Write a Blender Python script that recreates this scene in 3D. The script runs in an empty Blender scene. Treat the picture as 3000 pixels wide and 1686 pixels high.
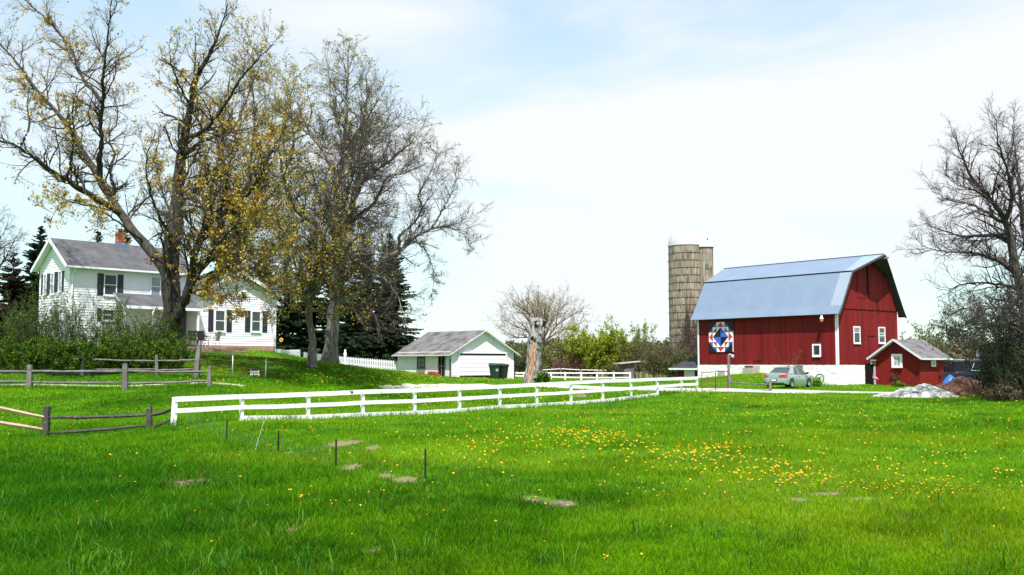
import bpy, bmesh, math, random
import numpy as np
from mathutils import Vector, Matrix, noise as mnoise

R = math.radians
C = bpy.context.scene.collection
SC = bpy.context.scene
EYE = 1.7                      # eye height above the lawn
F = 3000.0                     # focal length in photo pixels (36 mm lens)
PITCH = math.atan(222 / F)

# ------------------------------------------------------------------ camera
cd = bpy.data.cameras.new('camera'); cam = bpy.data.objects.new('camera', cd); C.objects.link(cam)
cd.sensor_width = 36; cd.lens = 36.0; cd.clip_start = 0.1; cd.clip_end = 6000
cam.location = (0, 0, EYE); cam.rotation_euler = (R(90) + PITCH, 0, 0)
SC.camera = cam
SC.view_settings.view_transform = 'Standard'; SC.view_settings.look = 'None'
SC.view_settings.exposure = 0.7; SC.view_settings.gamma = 1.0
SC.cycles.max_bounces = 5; SC.cycles.diffuse_bounces = 2; SC.cycles.transparent_max_bounces = 6
SC.cycles.use_denoising = True

# ------------------------------------------------------------------ sun and sky
SUN_EL, SUN_AZ = R(60), R(1)  # azimuth measured from straight behind the camera towards the right
sdir = Vector((math.sin(SUN_AZ) * math.cos(SUN_EL), -math.cos(SUN_AZ) * math.cos(SUN_EL), math.sin(SUN_EL)))
sl = bpy.data.lights.new('sun', 'SUN'); sl.energy = 5.0; sl.angle = R(0.53); sl.color = (1, .96, .9)
so = bpy.data.objects.new('sun', sl); C.objects.link(so)
so.rotation_euler = sdir.to_track_quat('Z', 'Y').to_euler()

w = bpy.data.worlds.new('World'); SC.world = w; w.use_nodes = True
nt = w.node_tree; nt.nodes.clear(); N = nt.nodes.new; Lk = nt.links.new
out = N('ShaderNodeOutputWorld')
sky = N('ShaderNodeTexSky'); sky.sky_type = 'NISHITA'; sky.sun_disc = False
sky.sun_elevation = SUN_EL; sky.sun_rotation = math.atan2(sdir.x, sdir.y)
sky.air_density = 1.0; sky.dust_density = 0.6; sky.ozone_density = 1.0
b1 = N('ShaderNodeBackground'); b1.inputs[1].default_value = 0.13; gn = N('ShaderNodeMix'); gn.data_type = 'RGBA'; gn.blend_type = 'MULTIPLY'; gn.inputs[0].default_value = 1; gn.inputs[7].default_value = (.80, 1.14, 1.06, 1)
Lk(sky.outputs[0], gn.inputs[6]); Lk(gn.outputs[2], b1.inputs[0])
b2 = N('ShaderNodeBackground'); b2.inputs[0].default_value = (.93, .97, 1.0, 1); b2.inputs[1].default_value = 0.63
tc = N('ShaderNodeTexCoord'); sp = N('ShaderNodeSeparateXYZ'); Lk(tc.outputs['Generated'], sp.inputs[0])
def M(op, a, b=None, clamp=False):
    n = N('ShaderNodeMath'); n.operation = op; n.use_clamp = clamp
    for i, v in enumerate((a, b)):
        if v is None: continue
        if isinstance(v, (int, float)): n.inputs[i].default_value = v
        else: Lk(v, n.inputs[i])
    return n.outputs[0]
mp = N('ShaderNodeMapping'); mp.inputs['Rotation'].default_value = (0, R(-27), 0); mp.inputs['Scale'].default_value = (1.5, 1.5, 5.5)
mp.inputs['Location'].default_value = (3.1, 0.4, 1.7)
Lk(tc.outputs['Generated'], mp.inputs[0])
n1 = N('ShaderNodeTexNoise'); n1.inputs['Scale'].default_value = 1.15; n1.inputs['Detail'].default_value = 7; n1.inputs['Roughness'].default_value = .52
n1.inputs['Distortion'].default_value = .5
Lk(mp.outputs[0], n1.inputs['Vector'])
cr = N('ShaderNodeMapRange'); cr.interpolation_type = 'SMOOTHSTEP'
cr.inputs[1].default_value = .40; cr.inputs[2].default_value = .68; cr.inputs[3].default_value = .42; cr.inputs[4].default_value = 1.0
Lk(n1.outputs[0], cr.inputs[0])
# the thick bright veil sits low over the middle of the view
g1 = M('MULTIPLY', M('SUBTRACT', sp.outputs[2], .20), 12.0); g1 = M('POWER', 2.718, M('MULTIPLY', M('MULTIPLY', g1, g1), -1.0))
cmask = M('ADD', cr.outputs[0], M('MULTIPLY', g1, .34), True)
mx = N('ShaderNodeMixShader'); Lk(cmask, mx.inputs[0]); Lk(b1.outputs[0], mx.inputs[1]); Lk(b2.outputs[0], mx.inputs[2])
Lk(mx.outputs[0], out.inputs[0])

# ------------------------------------------------------------------ helpers: pixel -> direction
def ray(px, py):
    u = (np.asarray(px, float) - 1500) / F; v = (843 - np.asarray(py, float)) / F
    cp, sp_ = math.cos(PITCH), math.sin(PITCH)
    return u, cp - v * sp_, sp_ + v * cp          # world x, y, z direction
def P(px, py, Y):                                 # the point seen at (px,py) of the photo, Y metres away
    x, y, z = ray(px, py); t = Y / y
    return Vector((float(x * t), float(Y), float(EYE + z * t)))

# ------------------------------------------------------------------ terrain
def cp(px, py, Y):
    p = P(px, py, Y); return (p.x, p.y, p.z)
E0 = EYE
ctrl = [(-40, 0, -.05), (0, 0, -.0), (40, 0, 0), (-40, -30, 0), (40, -30, 0), (-16, 12, -.1), (0, 12, 0), (16, 12, 0), (-14, 20, -.15), (0, 20, -.02), (18, 20, 0), (35, 25, 0),
        (18, 32, -.05), (20, 45, -.08), (45, 50, 0), (30, 62, -.03), (14, 62, .02), (60, 30, 0), (70, 70, 0),
        cp(131, 1280, 29), cp(436, 1262, 29), (-30, 29, -.2), (-45, 25, -.1),
        cp(515, 1243, 28.7), cp(906, 1230, 32.6), cp(1218, 1218, 36.4), cp(1467, 1199, 40.2), cp(1675, 1185, 44.1), cp(1850, 1170, 47.9), cp(2000, 1150, 51.7), cp(2055, 1149, 56), cp(2134, 1139, 60), cp(2257, 1149, 57),
        cp(1300, 1131, 64), cp(1110, 1133, 62), cp(1700, 1131, 68), cp(1850, 1138, 63), cp(1500, 1150, 55), cp(1200, 1165, 48), cp(900, 1180, 40),
        (19, 73, -.02), (25.7, 80.5, 0), (30, 81, -.1), (34, 78, -.08), (28, 72, -.02), (50, 80, 0), (80, 110, .1),
        (20.2, 87.3, .9), (19.0, 84.0, .45), (18.3, 79.5, 0), (21.6, 85.5, .8), (17.7, 90.6, .5), (23.0, 83.8, .2), (16, 86, .15), (12, 90, .1),
        cp(87, 1137, 42), cp(367, 1143, 42), cp(613, 1134, 42), (-35, 42, .7), cp(700, 1175, 37), cp(300, 1200, 35), cp(900, 1145, 46),
        cp(243, 1106, 48), cp(459, 1108, 47), cp(862, 1124, 46), cp(510, 1052, 52), (-28, 48, 1.2), (-40, 50, 1.6),
        (-28, 63, 2.5), (-22, 58, 2.2), (-19, 64, 2.4), cp(580, 1030, 68), cp(806, 1032, 72), (-30, 70, 2.6), (-45, 65, 2.6), (-20, 78, 2.4), (-35, 90, 2.6),
        cp(916, 1075, 52), cp(966, 1061, 55), cp(1000, 1072, 57), cp(1150, 1100, 62), cp(1163, 1085, 90), cp(1321, 1105, 84.5), cp(1500, 1110, 89.5), cp(1050, 1105, 70), cp(1250, 1112, 76), cp(1450, 1118, 78),
        cp(1560, 1124, 75), cp(1400, 1107, 84), (3, 84, .35), (8, 95, .1), (2, 110, .3), (-15, 110, 1.6), (20, 110, .1), (40, 110, .1), (60, 140, .3), (0, 140, .3), (-40, 140, 2.3), (100, 60, 0), (-80, 60, 1.5), (-80, 0, 0), (100, 0, 0)]
ctrl = np.array(ctrl, float)
def _tps(d2): return 0.5 * d2 * np.log(d2 + 1e-9)
_n = len(ctrl); _D = ((ctrl[:, None, :2] - ctrl[None, :, :2]) ** 2).sum(2)
_A = np.zeros((_n + 3, _n + 3)); _A[:_n, :_n] = _tps(_D) + np.eye(_n) * 1.5; _A[:_n, _n] = 1; _A[:_n, _n + 1:] = ctrl[:, :2]
_A[_n, :_n] = 1; _A[_n + 1:, :_n] = ctrl[:, :2].T
_W = np.linalg.solve(_A, np.r_[ctrl[:, 2], 0, 0, 0])
def _raw(x, y):
    d2 = (x[:, None] - ctrl[None, :, 0]) ** 2 + (y[:, None] - ctrl[None, :, 1]) ** 2
    return _tps(d2) @ _W[:_n] + _W[_n] + _W[_n + 1] * x + _W[_n + 2] * y
def sstep(a, b, v):
    t = np.clip((v - a) / (b - a), 0, 1); return t * t * (3 - 2 * t)
def ground(x, y):
    x = np.atleast_1d(np.asarray(x, float)); y = np.atleast_1d(np.asarray(y, float))
    xc, yc = np.clip(x, -75, 95), np.clip(y, -28, 138)
    z = np.concatenate([_raw(xc[i:i + 20000], yc[i:i + 20000]) for i in range(0, len(xc), 20000)])
    far = sstep(130, 330, y) * 2.6 + sstep(300, 1500, y) * 6
    w_ = sstep(110, 150, y)
    z = z * (1 - w_) + w_ * (.4 + .6 * sstep(20, -60, x)) + far
    # gentle unevenness of an old lawn
    z += .035 * np.sin(x * .9 + 1.3 * np.sin(y * .31)) * np.sin(y * .7 + 2) * (1 - sstep(60, 90, y))
    return z
gx, gy = np.arange(-76, 96.1, .5), np.arange(-10, 140.1, .5)
_G = ground(*[a.ravel() for a in np.meshgrid(gx, gy)]).reshape(len(gy), len(gx))
def gz(x, y):                                     # bilinear read of the grid (fast)
    x = np.asarray(x, float); y = np.asarray(y, float)
    fx = np.clip((x + 76) / .5, 0, len(gx) - 1.001); fy = np.clip((y + 10) / .5, 0, len(gy) - 1.001)
    i, j = fx.astype(int), fy.astype(int); a, b = fx - i, fy - j
    return (_G[j, i] * (1 - a) + _G[j, i + 1] * a) * (1 - b) + (_G[j + 1, i] * (1 - a) + _G[j + 1, i + 1] * a) * b
def G(x, y): return float(gz(x, y))
def hit(px, py):                                  # where the view through (px,py) meets the ground (vectorised)
    x, y, z = ray(px, py); t = np.full(np.shape(x), 8.0); t0 = t.copy()
    done = np.zeros(np.shape(x), bool); step = .5
    T = np.concatenate([np.arange(5, 30, .3), np.arange(30, 125, .6)])
    prev = EYE + z * T[0] - gz(x * T[0], y * T[0]); res = np.full(np.shape(x), np.nan)
    for a, b in zip(T[:-1], T[1:]):
        cur = EYE + z * b - gz(x * b, y * b)
        m = (cur < 0) & (prev >= 0) & ~done
        res = np.where(m, a + (b - a) * prev / np.maximum(prev - cur, 1e-9), res); done |= m; prev = cur
    return x * res, y * res, done

# ------------------------------------------------------------------ helpers: things
def tag(o, label=None, cat=None, group=None, kind=None):
    if label: o['label'] = label
    if cat: o['category'] = cat
    if group: o['group'] = group
    if kind: o['kind'] = kind
    return o
def thing(name, label, cat, loc=(0, 0, 0), rz=0, group=None):
    o = bpy.data.objects.new(name, None); C.objects.link(o); o.location = loc; o.rotation_euler = (0, 0, rz)
    o.empty_display_size = .2
    return tag(o, label, cat, group)
def copy_tree(o, parent=None):
    c = o.copy(); C.objects.link(c); c.parent = parent
    for ch in [k for k in bpy.data.objects if k.parent == o]: copy_tree(ch, c)
    return c

class MB:
    def __init__(s): s.v, s.f, s.m = [], [], []
    def add(s, vs, fs, mi=0):
        b = len(s.v); s.v += [tuple(v) for v in vs]; s.f += [tuple(b + i for i in f) for f in fs]; s.m += [mi] * len(fs)
    def hexa(s, p, mi=0):                          # 8 corners: bottom 4 ccw, top 4 ccw
        s.add(p, [(3, 2, 1, 0), (4, 5, 6, 7), (0, 1, 5, 4), (1, 2, 6, 5), (2, 3, 7, 6), (3, 0, 4, 7)], mi)
    def box(s, x0, x1, y0, y1, z0, z1, mi=0):
        s.hexa([(x0, y0, z0), (x1, y0, z0), (x1, y1, z0), (x0, y1, z0), (x0, y0, z1), (x1, y0, z1), (x1, y1, z1), (x0, y1, z1)], mi)
    def beam(s, a, b, w, h, up=(0, 0, 1), mi=0, w2=None, h2=None):
        a, b = Vector(a), Vector(b); d = (b - a).normalized(); u = Vector(up)
        if abs(d.dot(u)) > .99: u = Vector((0, 1, 0))
        r = d.cross(u).normalized(); u = r.cross(d)
        w2 = w2 or w; h2 = h2 or h
        ps = []
        for q, W_, H_ in ((a, w, h), (b, w2, h2)):
            ps += [q - r * W_ / 2 - u * H_ / 2, q + r * W_ / 2 - u * H_ / 2, q + r * W_ / 2 + u * H_ / 2, q - r * W_ / 2 + u * H_ / 2]
        s.hexa(ps, mi)
    def tube(s, pts, rad, n=8, mi=0, cap=True):
        pts = [Vector(p) for p in pts]
        if not hasattr(rad, '__len__'): rad = [rad] * len(pts)
        base = len(s.v)
        for i, p in enumerate(pts):
            d = (pts[min(i + 1, len(pts) - 1)] - pts[max(i - 1, 0)])
            d = d.normalized() if d.length > 1e-9 else Vector((0, 0, 1))
            ref = Vector((0, 0, 1)) if abs(d.z) < .9 else Vector((1, 0, 0))
            r = d.cross(ref).normalized(); u = r.cross(d)
            for k in range(n):
                a = 2 * math.pi * k / n; s.v.append(tuple(p + (r * math.cos(a) + u * math.sin(a)) * rad[i]))
        for i in range(len(pts) - 1):
            for k in range(n):
                a, b = base + i * n + k, base + i * n + (k + 1) % n
                s.f.append((a, b, b + n, a + n)); s.m.append(mi)
        if cap:
            s.f.append(tuple(base + k for k in reversed(range(n)))); s.m.append(mi)
            s.f.append(tuple(base + (len(pts) - 1) * n + k for k in range(n))); s.m.append(mi)
    def lathe(s, prof, n=24, c=(0, 0), mi=0, a0=0, a1=2 * math.pi):   # prof: (r,z)
        base = len(s.v); full = abs(a1 - a0 - 2 * math.pi) < 1e-6; m_ = n if full else n + 1
        for r, z in prof:
            for k in range(m_):
                a = a0 + (a1 - a0) * k / n; s.v.append((c[0] + r * math.cos(a), c[1] + r * math.sin(a), z))
        for i in range(len(prof) - 1):
            for k in range(n):
                a, b = base + i * m_ + k, base + i * m_ + (k + 1) % m_
                s.f.append((a, b, b + m_, a + m_)); s.m.append(mi)
    def prism(s, poly, axis, a, b, mi=0):          # poly of 2D points extruded along axis
        n = len(poly)
        def pt(q, t): return (t, q[0], q[1]) if axis == 'x' else (q[0], t, q[1]) if axis == 'y' else (q[0], q[1], t)
        s.add([pt(q, a) for q in poly] + [pt(q, b) for q in poly],
              [tuple(range(n)), tuple(range(2 * n - 1, n - 1, -1))] + [(i, i + n, (i + 1) % n + n, (i + 1) % n) for i in range(n)], mi)
    def jitter(s, amp, seed=0, sc=3.0):
        o = []
        for v in s.v:
            q = Vector(v) * sc + Vector((seed, seed * 1.7, 0)); k = mnoise.noise_vector(q)
            o.append((v[0] + k.x * amp, v[1] + k.y * amp, v[2] + k.z * amp))
        s.v = o
    def build(s, name, mats, parent=None, smooth=False, bevel=0, fix=True):
        me = bpy.data.meshes.new(name); me.from_pydata(s.v, [], s.f)
        if not isinstance(mats, (list, tuple)): mats = [mats]
        for m in mats: me.materials.append(m)
        me.polygons.foreach_set('material_index', s.m)
        if fix:
            bm = bmesh.new(); bm.from_mesh(me); bmesh.ops.recalc_face_normals(bm, faces=bm.faces); bm.to_mesh(me); bm.free()
        if smooth: me.polygons.foreach_set('use_smooth', [True] * len(me.polygons))
        me.update()
        o = bpy.data.objects.new(name, me); C.objects.link(o); o.parent = parent
        if bevel:
            b = o.modifiers.new('b', 'BEVEL'); b.width = bevel; b.segments = 2; b.limit_method = 'ANGLE'
        return o

def npmesh(name, V, faces, mats, parent=None, col=None, mi=None, smooth=False):
    """faces: list of (k-gon index arrays); V (n,3); col per vertex (n,3)"""
    me = bpy.data.meshes.new(name); V = np.asarray(V, np.float32)
    me.vertices.add(len(V)); me.vertices.foreach_set('co', V.ravel())
    loops = np.concatenate([f.ravel() for f in faces]).astype(np.int32)
    tot = np.concatenate([np.full(len(f), f.shape[1]) for f in faces]).astype(np.int32)
    st = np.r_[0, np.cumsum(tot)[:-1]].astype(np.int32)
    me.loops.add(len(loops)); me.loops.foreach_set('vertex_index', loops)
    me.polygons.add(len(tot)); me.polygons.foreach_set('loop_start', st)
    if not isinstance(mats, (list, tuple)): mats = [mats]
    for m in mats: me.materials.append(m)
    if mi is not None: me.polygons.foreach_set('material_index', np.asarray(mi, np.int32))
    if smooth: me.polygons.foreach_set('use_smooth', np.ones(len(tot), bool))
    if col is not None:
        a = me.color_attributes.new('Col', 'FLOAT_COLOR', 'POINT')
        c4 = np.ones((len(V), 4), np.float32); c4[:, :3] = col; a.data.foreach_set('color', c4.ravel())
    me.update(calc_edges=True)
    o = bpy.data.objects.new(name, me); C.objects.link(o); o.parent = parent
    return o

# ------------------------------------------------------------------ materials
def new_mat(name):
    m = bpy.data.materials.new(name); m.use_nodes = True; t = m.node_tree
    return m, t, t.nodes['Principled BSDF']
def pm(name, c1, c2=None, scale=4, rough=.7, bump=0, stretch=(1, 1, 1), metal=0, lo=.35, hi=.65, coord='Object', detail=5,
       island=0, c3=None, s3=1.0, lo3=.55, hi3=.7, bscale=None, spec=.5, wave=None, coat=0, stretch3=None):
    m, t, p = new_mat(name); n = t.nodes.new; l = t.links.new
    p.inputs['Roughness'].default_value = rough; p.inputs['Metallic'].default_value = metal
    p.inputs['Specular IOR Level'].default_value = spec; p.inputs['Coat Weight'].default_value = coat
    tcn = n('ShaderNodeTexCoord'); mpn = n('ShaderNodeMapping'); mpn.inputs['Scale'].default_value = stretch; l(tcn.outputs[coord], mpn.inputs[0])
    col = None
    c2 = c2 or c1
    nz = n('ShaderNodeTexNoise'); nz.inputs['Scale'].default_value = scale; nz.inputs['Detail'].default_value = detail; l(mpn.outputs[0], nz.inputs['Vector'])
    mr = n('ShaderNodeMapRange'); mr.inputs[1].default_value = lo; mr.inputs[2].default_value = hi; l(nz.outputs[0], mr.inputs[0])
    mixn = n('ShaderNodeMix'); mixn.data_type = 'RGBA'; mixn.inputs[6].default_value = (*c1, 1); mixn.inputs[7].default_value = (*c2, 1); l(mr.outputs[0], mixn.inputs[0])
    col = mixn.outputs[2]
    if c3:
        mp3 = n('ShaderNodeMapping'); mp3.inputs['Scale'].default_value = stretch3 or stretch; mp3.inputs['Location'].default_value = (5, 3, 9); l(tcn.outputs[coord], mp3.inputs[0])
        n3 = n('ShaderNodeTexNoise'); n3.inputs['Scale'].default_value = s3; n3.inputs['Detail'].default_value = 6; l(mp3.outputs[0], n3.inputs['Vector'])
        m3 = n('ShaderNodeMapRange'); m3.inputs[1].default_value = lo3; m3.inputs[2].default_value = hi3; l(n3.outputs[0], m3.inputs[0])
        x3 = n('ShaderNodeMix'); x3.data_type = 'RGBA'; x3.inputs[7].default_value = (*c3, 1); l(col, x3.inputs[6]); l(m3.outputs[0], x3.inputs[0]); col = x3.outputs[2]
    if island:
        ge = n('ShaderNodeNewGeometry'); hs = n('ShaderNodeHueSaturation'); mi_ = n('ShaderNodeMapRange')
        mi_.inputs[3].default_value = 1 - island; mi_.inputs[4].default_value = 1 + island * .6; l(ge.outputs['Random Per Island'], mi_.inputs[0]); l(mi_.outputs[0], hs.inputs['Value']); l(col, hs.inputs['Color']); col = hs.outputs[0]
    l(col, p.inputs['Base Color'])
    if bump:
        nb = n('ShaderNodeTexNoise'); nb.inputs['Scale'].default_value = bscale or scale * 3; nb.inputs['Detail'].default_value = 6; l(mpn.outputs[0], nb.inputs['Vector'])
        bp = n('ShaderNodeBump'); bp.inputs['Strength'].default_value = 1; bp.inputs['Distance'].default_value = bump; l(nb.outputs[0], bp.inputs['Height']); l(bp.outputs[0], p.inputs['Normal'])
    return m
def leafmat(name, trans=.35, rough=.55, spec=.25):
    m, t, p = new_mat(name); n = t.nodes.new; l = t.links.new
    at = n('ShaderNodeAttribute'); at.attribute_name = 'Col'
    p.inputs['Roughness'].default_value = rough; p.inputs['Specular IOR Level'].default_value = spec
    l(at.outputs['Color'], p.inputs['Base Color'])
    tr = n('ShaderNodeBsdfTranslucent'); l(at.outputs['Color'], tr.inputs['Color'])
    mxs = n('ShaderNodeMixShader'); mxs.inputs[0].default_value = trans; l(p.outputs[0], mxs.inputs[1]); l(tr.outputs[0], mxs.inputs[2])
    l(mxs.outputs[0], t.nodes['Material Output'].inputs[0])
    return m
def glass(name, c=(.02, .025, .03), rough=.08):
    return pm(name, c, tuple(k * 1.6 for k in c), scale=1.2, rough=rough, spec=.8)

MT = dict(
    white_siding=pm('white_siding', (.86, .83, .92), (.81, .79, .89), scale=1.5, rough=.45, bump=.002),
    white_trim=pm('white_trim', (.84, .84, .90), (.78, .78, .84), scale=6, rough=.45),
    white_fence=pm('white_fence_paint', (.86, .85, .87), (.76, .75, .76), scale=2.5, stretch=(1, 1, 1), rough=.6, bump=.003, c3=(.30, .28, .24), s3=9, lo3=.59, hi3=.74, lo=.5, hi=.8, stretch3=(.8, .8, 2)),
    white_peel=pm('peeling_white_paint', (.80, .76, .82), (.68, .65, .70), scale=3, rough=.65, bump=.004, c3=(.32, .29, .26), s3=7, lo3=.64, hi3=.72, stretch3=(1, 1, 2.5)),
    shutter=pm('shutter_dark', (.012, .013, .022), (.02, .02, .03), rough=.5),
    shingle=None,
    pane=glass('window_glass'), pane_blue=glass('curtained_glass', (.16, .19, .25), .25),
    brick=pm('brick_red', (.33, .06, .035), (.22, .045, .03), scale=8, rough=.85, bump=.01, c3=(.4, .3, .25), s3=14, lo3=.6, hi3=.7),
    foundation=pm('tan_block', (.42, .25, .16), (.30, .19, .13), scale=3, rough=.9, bump=.01),
    barn_red=pm('barn_red_boards', (.205, .009, .0105), (.16, .0075, .0095), scale=1.2, stretch=(6, 6, .35), rough=.75, bump=.004, island=.22, c3=(.085, .008, .010), s3=1.6, lo3=.54, hi3=.72, stretch3=(5, 5, .3), spec=.25),
    shed_red=pm('shed_red_block', (.20, .010, .008), (.17, .009, .008), scale=2, rough=.8, bump=.006, c3=(.14, .012, .01), s3=1.2, spec=.25),
    barn_stone=pm('whitewashed_stone', (.88, .87, .88), (.80, .79, .80), scale=3.5, rough=.9, bump=.03, bscale=4, c3=(.2, .2, .2), s3=6, lo3=.69, hi3=.74, stretch3=(.6, .6, 1.8)),
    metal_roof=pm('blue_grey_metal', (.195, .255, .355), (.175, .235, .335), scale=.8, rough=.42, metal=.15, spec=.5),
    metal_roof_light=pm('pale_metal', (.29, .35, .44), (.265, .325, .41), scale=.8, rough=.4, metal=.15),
    dark_gap=pm('dark_gap', (.012, .008, .008), rough=1, spec=.1),
    wood_grey=pm('weathered_wood', (.185, .17, .168), (.105, .096, .095), scale=2.2, stretch=(1, 1, 1), rough=.9, bump=.008, c3=(.07, .06, .055), s3=7, lo3=.58, hi3=.68),
    wood_dark=pm('dark_wood', (.065, .055, .055), (.038, .032, .032), scale=5, rough=.9, bump=.008, c3=(.20, .185, .18), s3=9, lo3=.62, hi3=.7),
    wood_fresh=pm('fresh_split_wood', (.55, .37, .27), (.45, .30, .22), scale=4, rough=.85, bump=.006, c3=(.30, .2, .15), s3=9, lo3=.6, hi3=.7),
    iron_dark=pm('rusty_dark_pipe', (.045, .022, .018), (.08, .035, .025), scale=6, rough=.6, metal=.3),
    rust=pm('rusty_pipe', (.17, .055, .04), (.1, .035, .03), scale=6, rough=.7, metal=.2),
    alu=pm('galvanised', (.45, .50, .55), rough=.4, metal=.5),
    black=pm('black_plastic', (.012, .012, .013), rough=.45), rubber=pm('rubber', (.012, .012, .012), rough=.85),
    bin_green=pm('bin_green', (.008, .035, .028), rough=.5), bin_dark=pm('bin_dark', (.012, .012, .012), (.02, .018, .016), rough=.5),
    concrete=pm('concrete', (.42, .38, .32), (.30, .27, .23), scale=5, rough=.9, bump=.008),
)
# asphalt shingles: rows as a brick texture
def shingles(name, c1, c2, c3):
    m, t, p = new_mat(name); n = t.nodes.new; l = t.links.new
    tcn = n('ShaderNodeTexCoord'); mpn = n('ShaderNodeMapping'); mpn.inputs['Scale'].default_value = (1, 1, 1); l(tcn.outputs['UV'], mpn.inputs[0])
    br = n('ShaderNodeTexBrick'); br.inputs['Scale'].default_value = 1.0; br.inputs['Brick Width'].default_value = .34; br.inputs['Row Height'].default_value = .145
    br.inputs['Mortar Size'].default_value = .012; br.inputs['Mortar Smooth'].default_value = .3
    br.inputs['Color1'].default_value = (*c1, 1); br.inputs['Color2'].default_value = (*c2, 1); br.inputs['Mortar'].default_value = tuple(k * .45 for k in c1) + (1,)
    l(mpn.outputs[0], br.inputs['Vector'])
    nz = n('ShaderNodeTexNoise'); nz.inputs['Scale'].default_value = .9; nz.inputs['Detail'].default_value = 6; l(tcn.outputs['UV'], nz.inputs['Vector'])
    mr = n('ShaderNodeMapRange'); mr.inputs[1].default_value = .45; mr.inputs[2].default_value = .72; l(nz.outputs[0], mr.inputs[0])
    mixn = n('ShaderNodeMix'); mixn.data_type = 'RGBA'; mixn.inputs[7].default_value = (*c3, 1); l(br.outputs[0], mixn.inputs[6]); l(mr.outputs[0], mixn.inputs[0])
    l(mixn.outputs[2], p.inputs['Base Color']); p.inputs['Roughness'].default_value = .9; p.inputs['Specular IOR Level'].default_value = .25
    bp = n('ShaderNodeBump'); bp.inputs['Distance'].default_value = .01; l(br.outputs['Fac'], bp.inputs['Height']); bp.invert = True; l(bp.outputs[0], p.inputs['Normal'])
    return m
MT['shingle'] = shingles('grey_shingles', (.105, .106, .118), (.078, .079, .09), (.125, .126, .136))
MT['shingle_worn'] = shingles('worn_shingles', (.19, .18, .188), (.15, .142, .15), (.055, .05, .052))
MT['shingle_dark'] = shingles('dark_shingles', (.045, .045, .055), (.035, .035, .045), (.05, .05, .06))
def roof_slab(name, corners, th, mat_, parent, under=None):
    """corners a,b (eave), c,d (ridge) in order a->b->c->d; slab extruded down by th with UV in metres"""
    a, b, c, d = [Vector(q) for q in corners]
    nrm = (b - a).cross(d - a).normalized()
    if nrm.z < 0: nrm = -nrm
    lo = [q - nrm * th for q in (a, b, c, d)]
    me = bpy.data.meshes.new(name); me.from_pydata([tuple(q) for q in (a, b, c, d)] + [tuple(q) for q in lo], [],
        [(0, 1, 2, 3), (7, 6, 5, 4), (0, 4, 5, 1), (1, 5, 6, 2), (2, 6, 7, 3), (3, 7, 4, 0)])
    me.materials.append(mat_); me.materials.append(under or MT['white_trim'])
    me.polygons.foreach_set('material_index', [0, 1, 1, 1, 1, 1])
    uv = me.uv_layers.new(name='UVMap'); ex = (b - a).normalized(); ey = nrm.cross(ex).normalized()
    for lp in me.loops:
        q = me.vertices[lp.vertex_index].co - a; uv.data[lp.index].uv = (q.dot(ex) + .013 * 7, q.dot(ey))
    bm = bmesh.new(); bm.from_mesh(me); bmesh.ops.recalc_face_normals(bm, faces=bm.faces); bm.to_mesh(me); bm.free()
    o = bpy.data.objects.new(name, me); C.objects.link(o); o.parent = parent; return o
class Frame:                                       # local frame of a building; z measured from the building's origin
    def __init__(s, org, th): s.o = Vector(org); s.th = th; s.x = Vector((math.cos(th), math.sin(th), 0)); s.y = Vector((-math.sin(th), math.cos(th), 0))
    def w(s, x, y, z=0): return s.o + s.x * x + s.y * y + Vector((0, 0, z))
    def onx(s, px, y):                             # local x where column px crosses the plane local-y = y
        k = (px - 1500) / F; o = s.w(0, y); return (k * o.y - o.x) / (s.x.x - k * s.x.y)
    def ony(s, px, x):
        k = (px - 1500) / F; o = s.w(x, 0); return (k * o.y - o.x) / (s.y.x - k * s.y.y)
    def z(s, py, x, y):                            # local z seen at row py at that plan position
        q = s.w(x, y); return P(1500, py, q.y).z - s.o.z
# ================================================================== setting: ground, drive
def gridmesh(name, xs, ys, zfun, mat_):
    X, Y = np.meshgrid(xs, ys); Z = zfun(X.ravel(), Y.ravel())
    V = np.c_[X.ravel(), Y.ravel(), Z]; nx, ny = len(xs), len(ys)
    i, j = np.meshgrid(np.arange(nx - 1), np.arange(ny - 1)); a = (j * nx + i).ravel()
    return npmesh(name, V, [np.c_[a, a + 1, a + nx + 1, a + nx]], mat_, smooth=True)
def axis(lo, hi, near_lo, near_hi, step):
    a = np.arange(near_lo, near_hi + 1e-6, step); s = step; l_ = [a[0]]; 
    while l_[-1] > lo: s *= 1.3; l_.append(l_[-1] - s)
    s = step; r_ = [a[-1]]
    while r_[-1] < hi: s *= 1.3; r_.append(r_[-1] + s)
    return np.array(l_[::-1][:-1] + list(a) + r_[1:])
gm, t, p = new_mat('lawn_ground'); n = t.nodes.new; l = t.links.new
tcn = n('ShaderNodeTexCoord')
def nzr(scale, lo, hi, det=6, st=(1, 1, 1)):
    mpn = n('ShaderNodeMapping'); mpn.inputs['Scale'].default_value = st; l(tcn.outputs['Object'], mpn.inputs[0])
    a = n('ShaderNodeTexNoise'); a.inputs['Scale'].default_value = scale; a.inputs['Detail'].default_value = det; l(mpn.outputs[0], a.inputs['Vector'])
    b = n('ShaderNodeMapRange'); b.inputs[1].default_value = lo; b.inputs[2].default_value = hi; l(a.outputs[0], b.inputs[0]); return b.outputs[0]
def mixc(f, a, b):
    x = n('ShaderNodeMix'); x.data_type = 'RGBA'; l(f, x.inputs[0])
    for k, v in ((6, a), (7, b)):
        if isinstance(v, tuple): x.inputs[k].default_value = (*v, 1)
        else: l(v, x.inputs[k])
    return x.outputs[2]
c = mixc(nzr(.35, .38, .62), (.03, .12, .002), (.085, .21, .003))
c = mixc(nzr(14, .5, .75), c, (.025, .07, .004))
sy = n('ShaderNodeSeparateXYZ'); l(tcn.outputs['Object'], sy.inputs[0])
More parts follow.
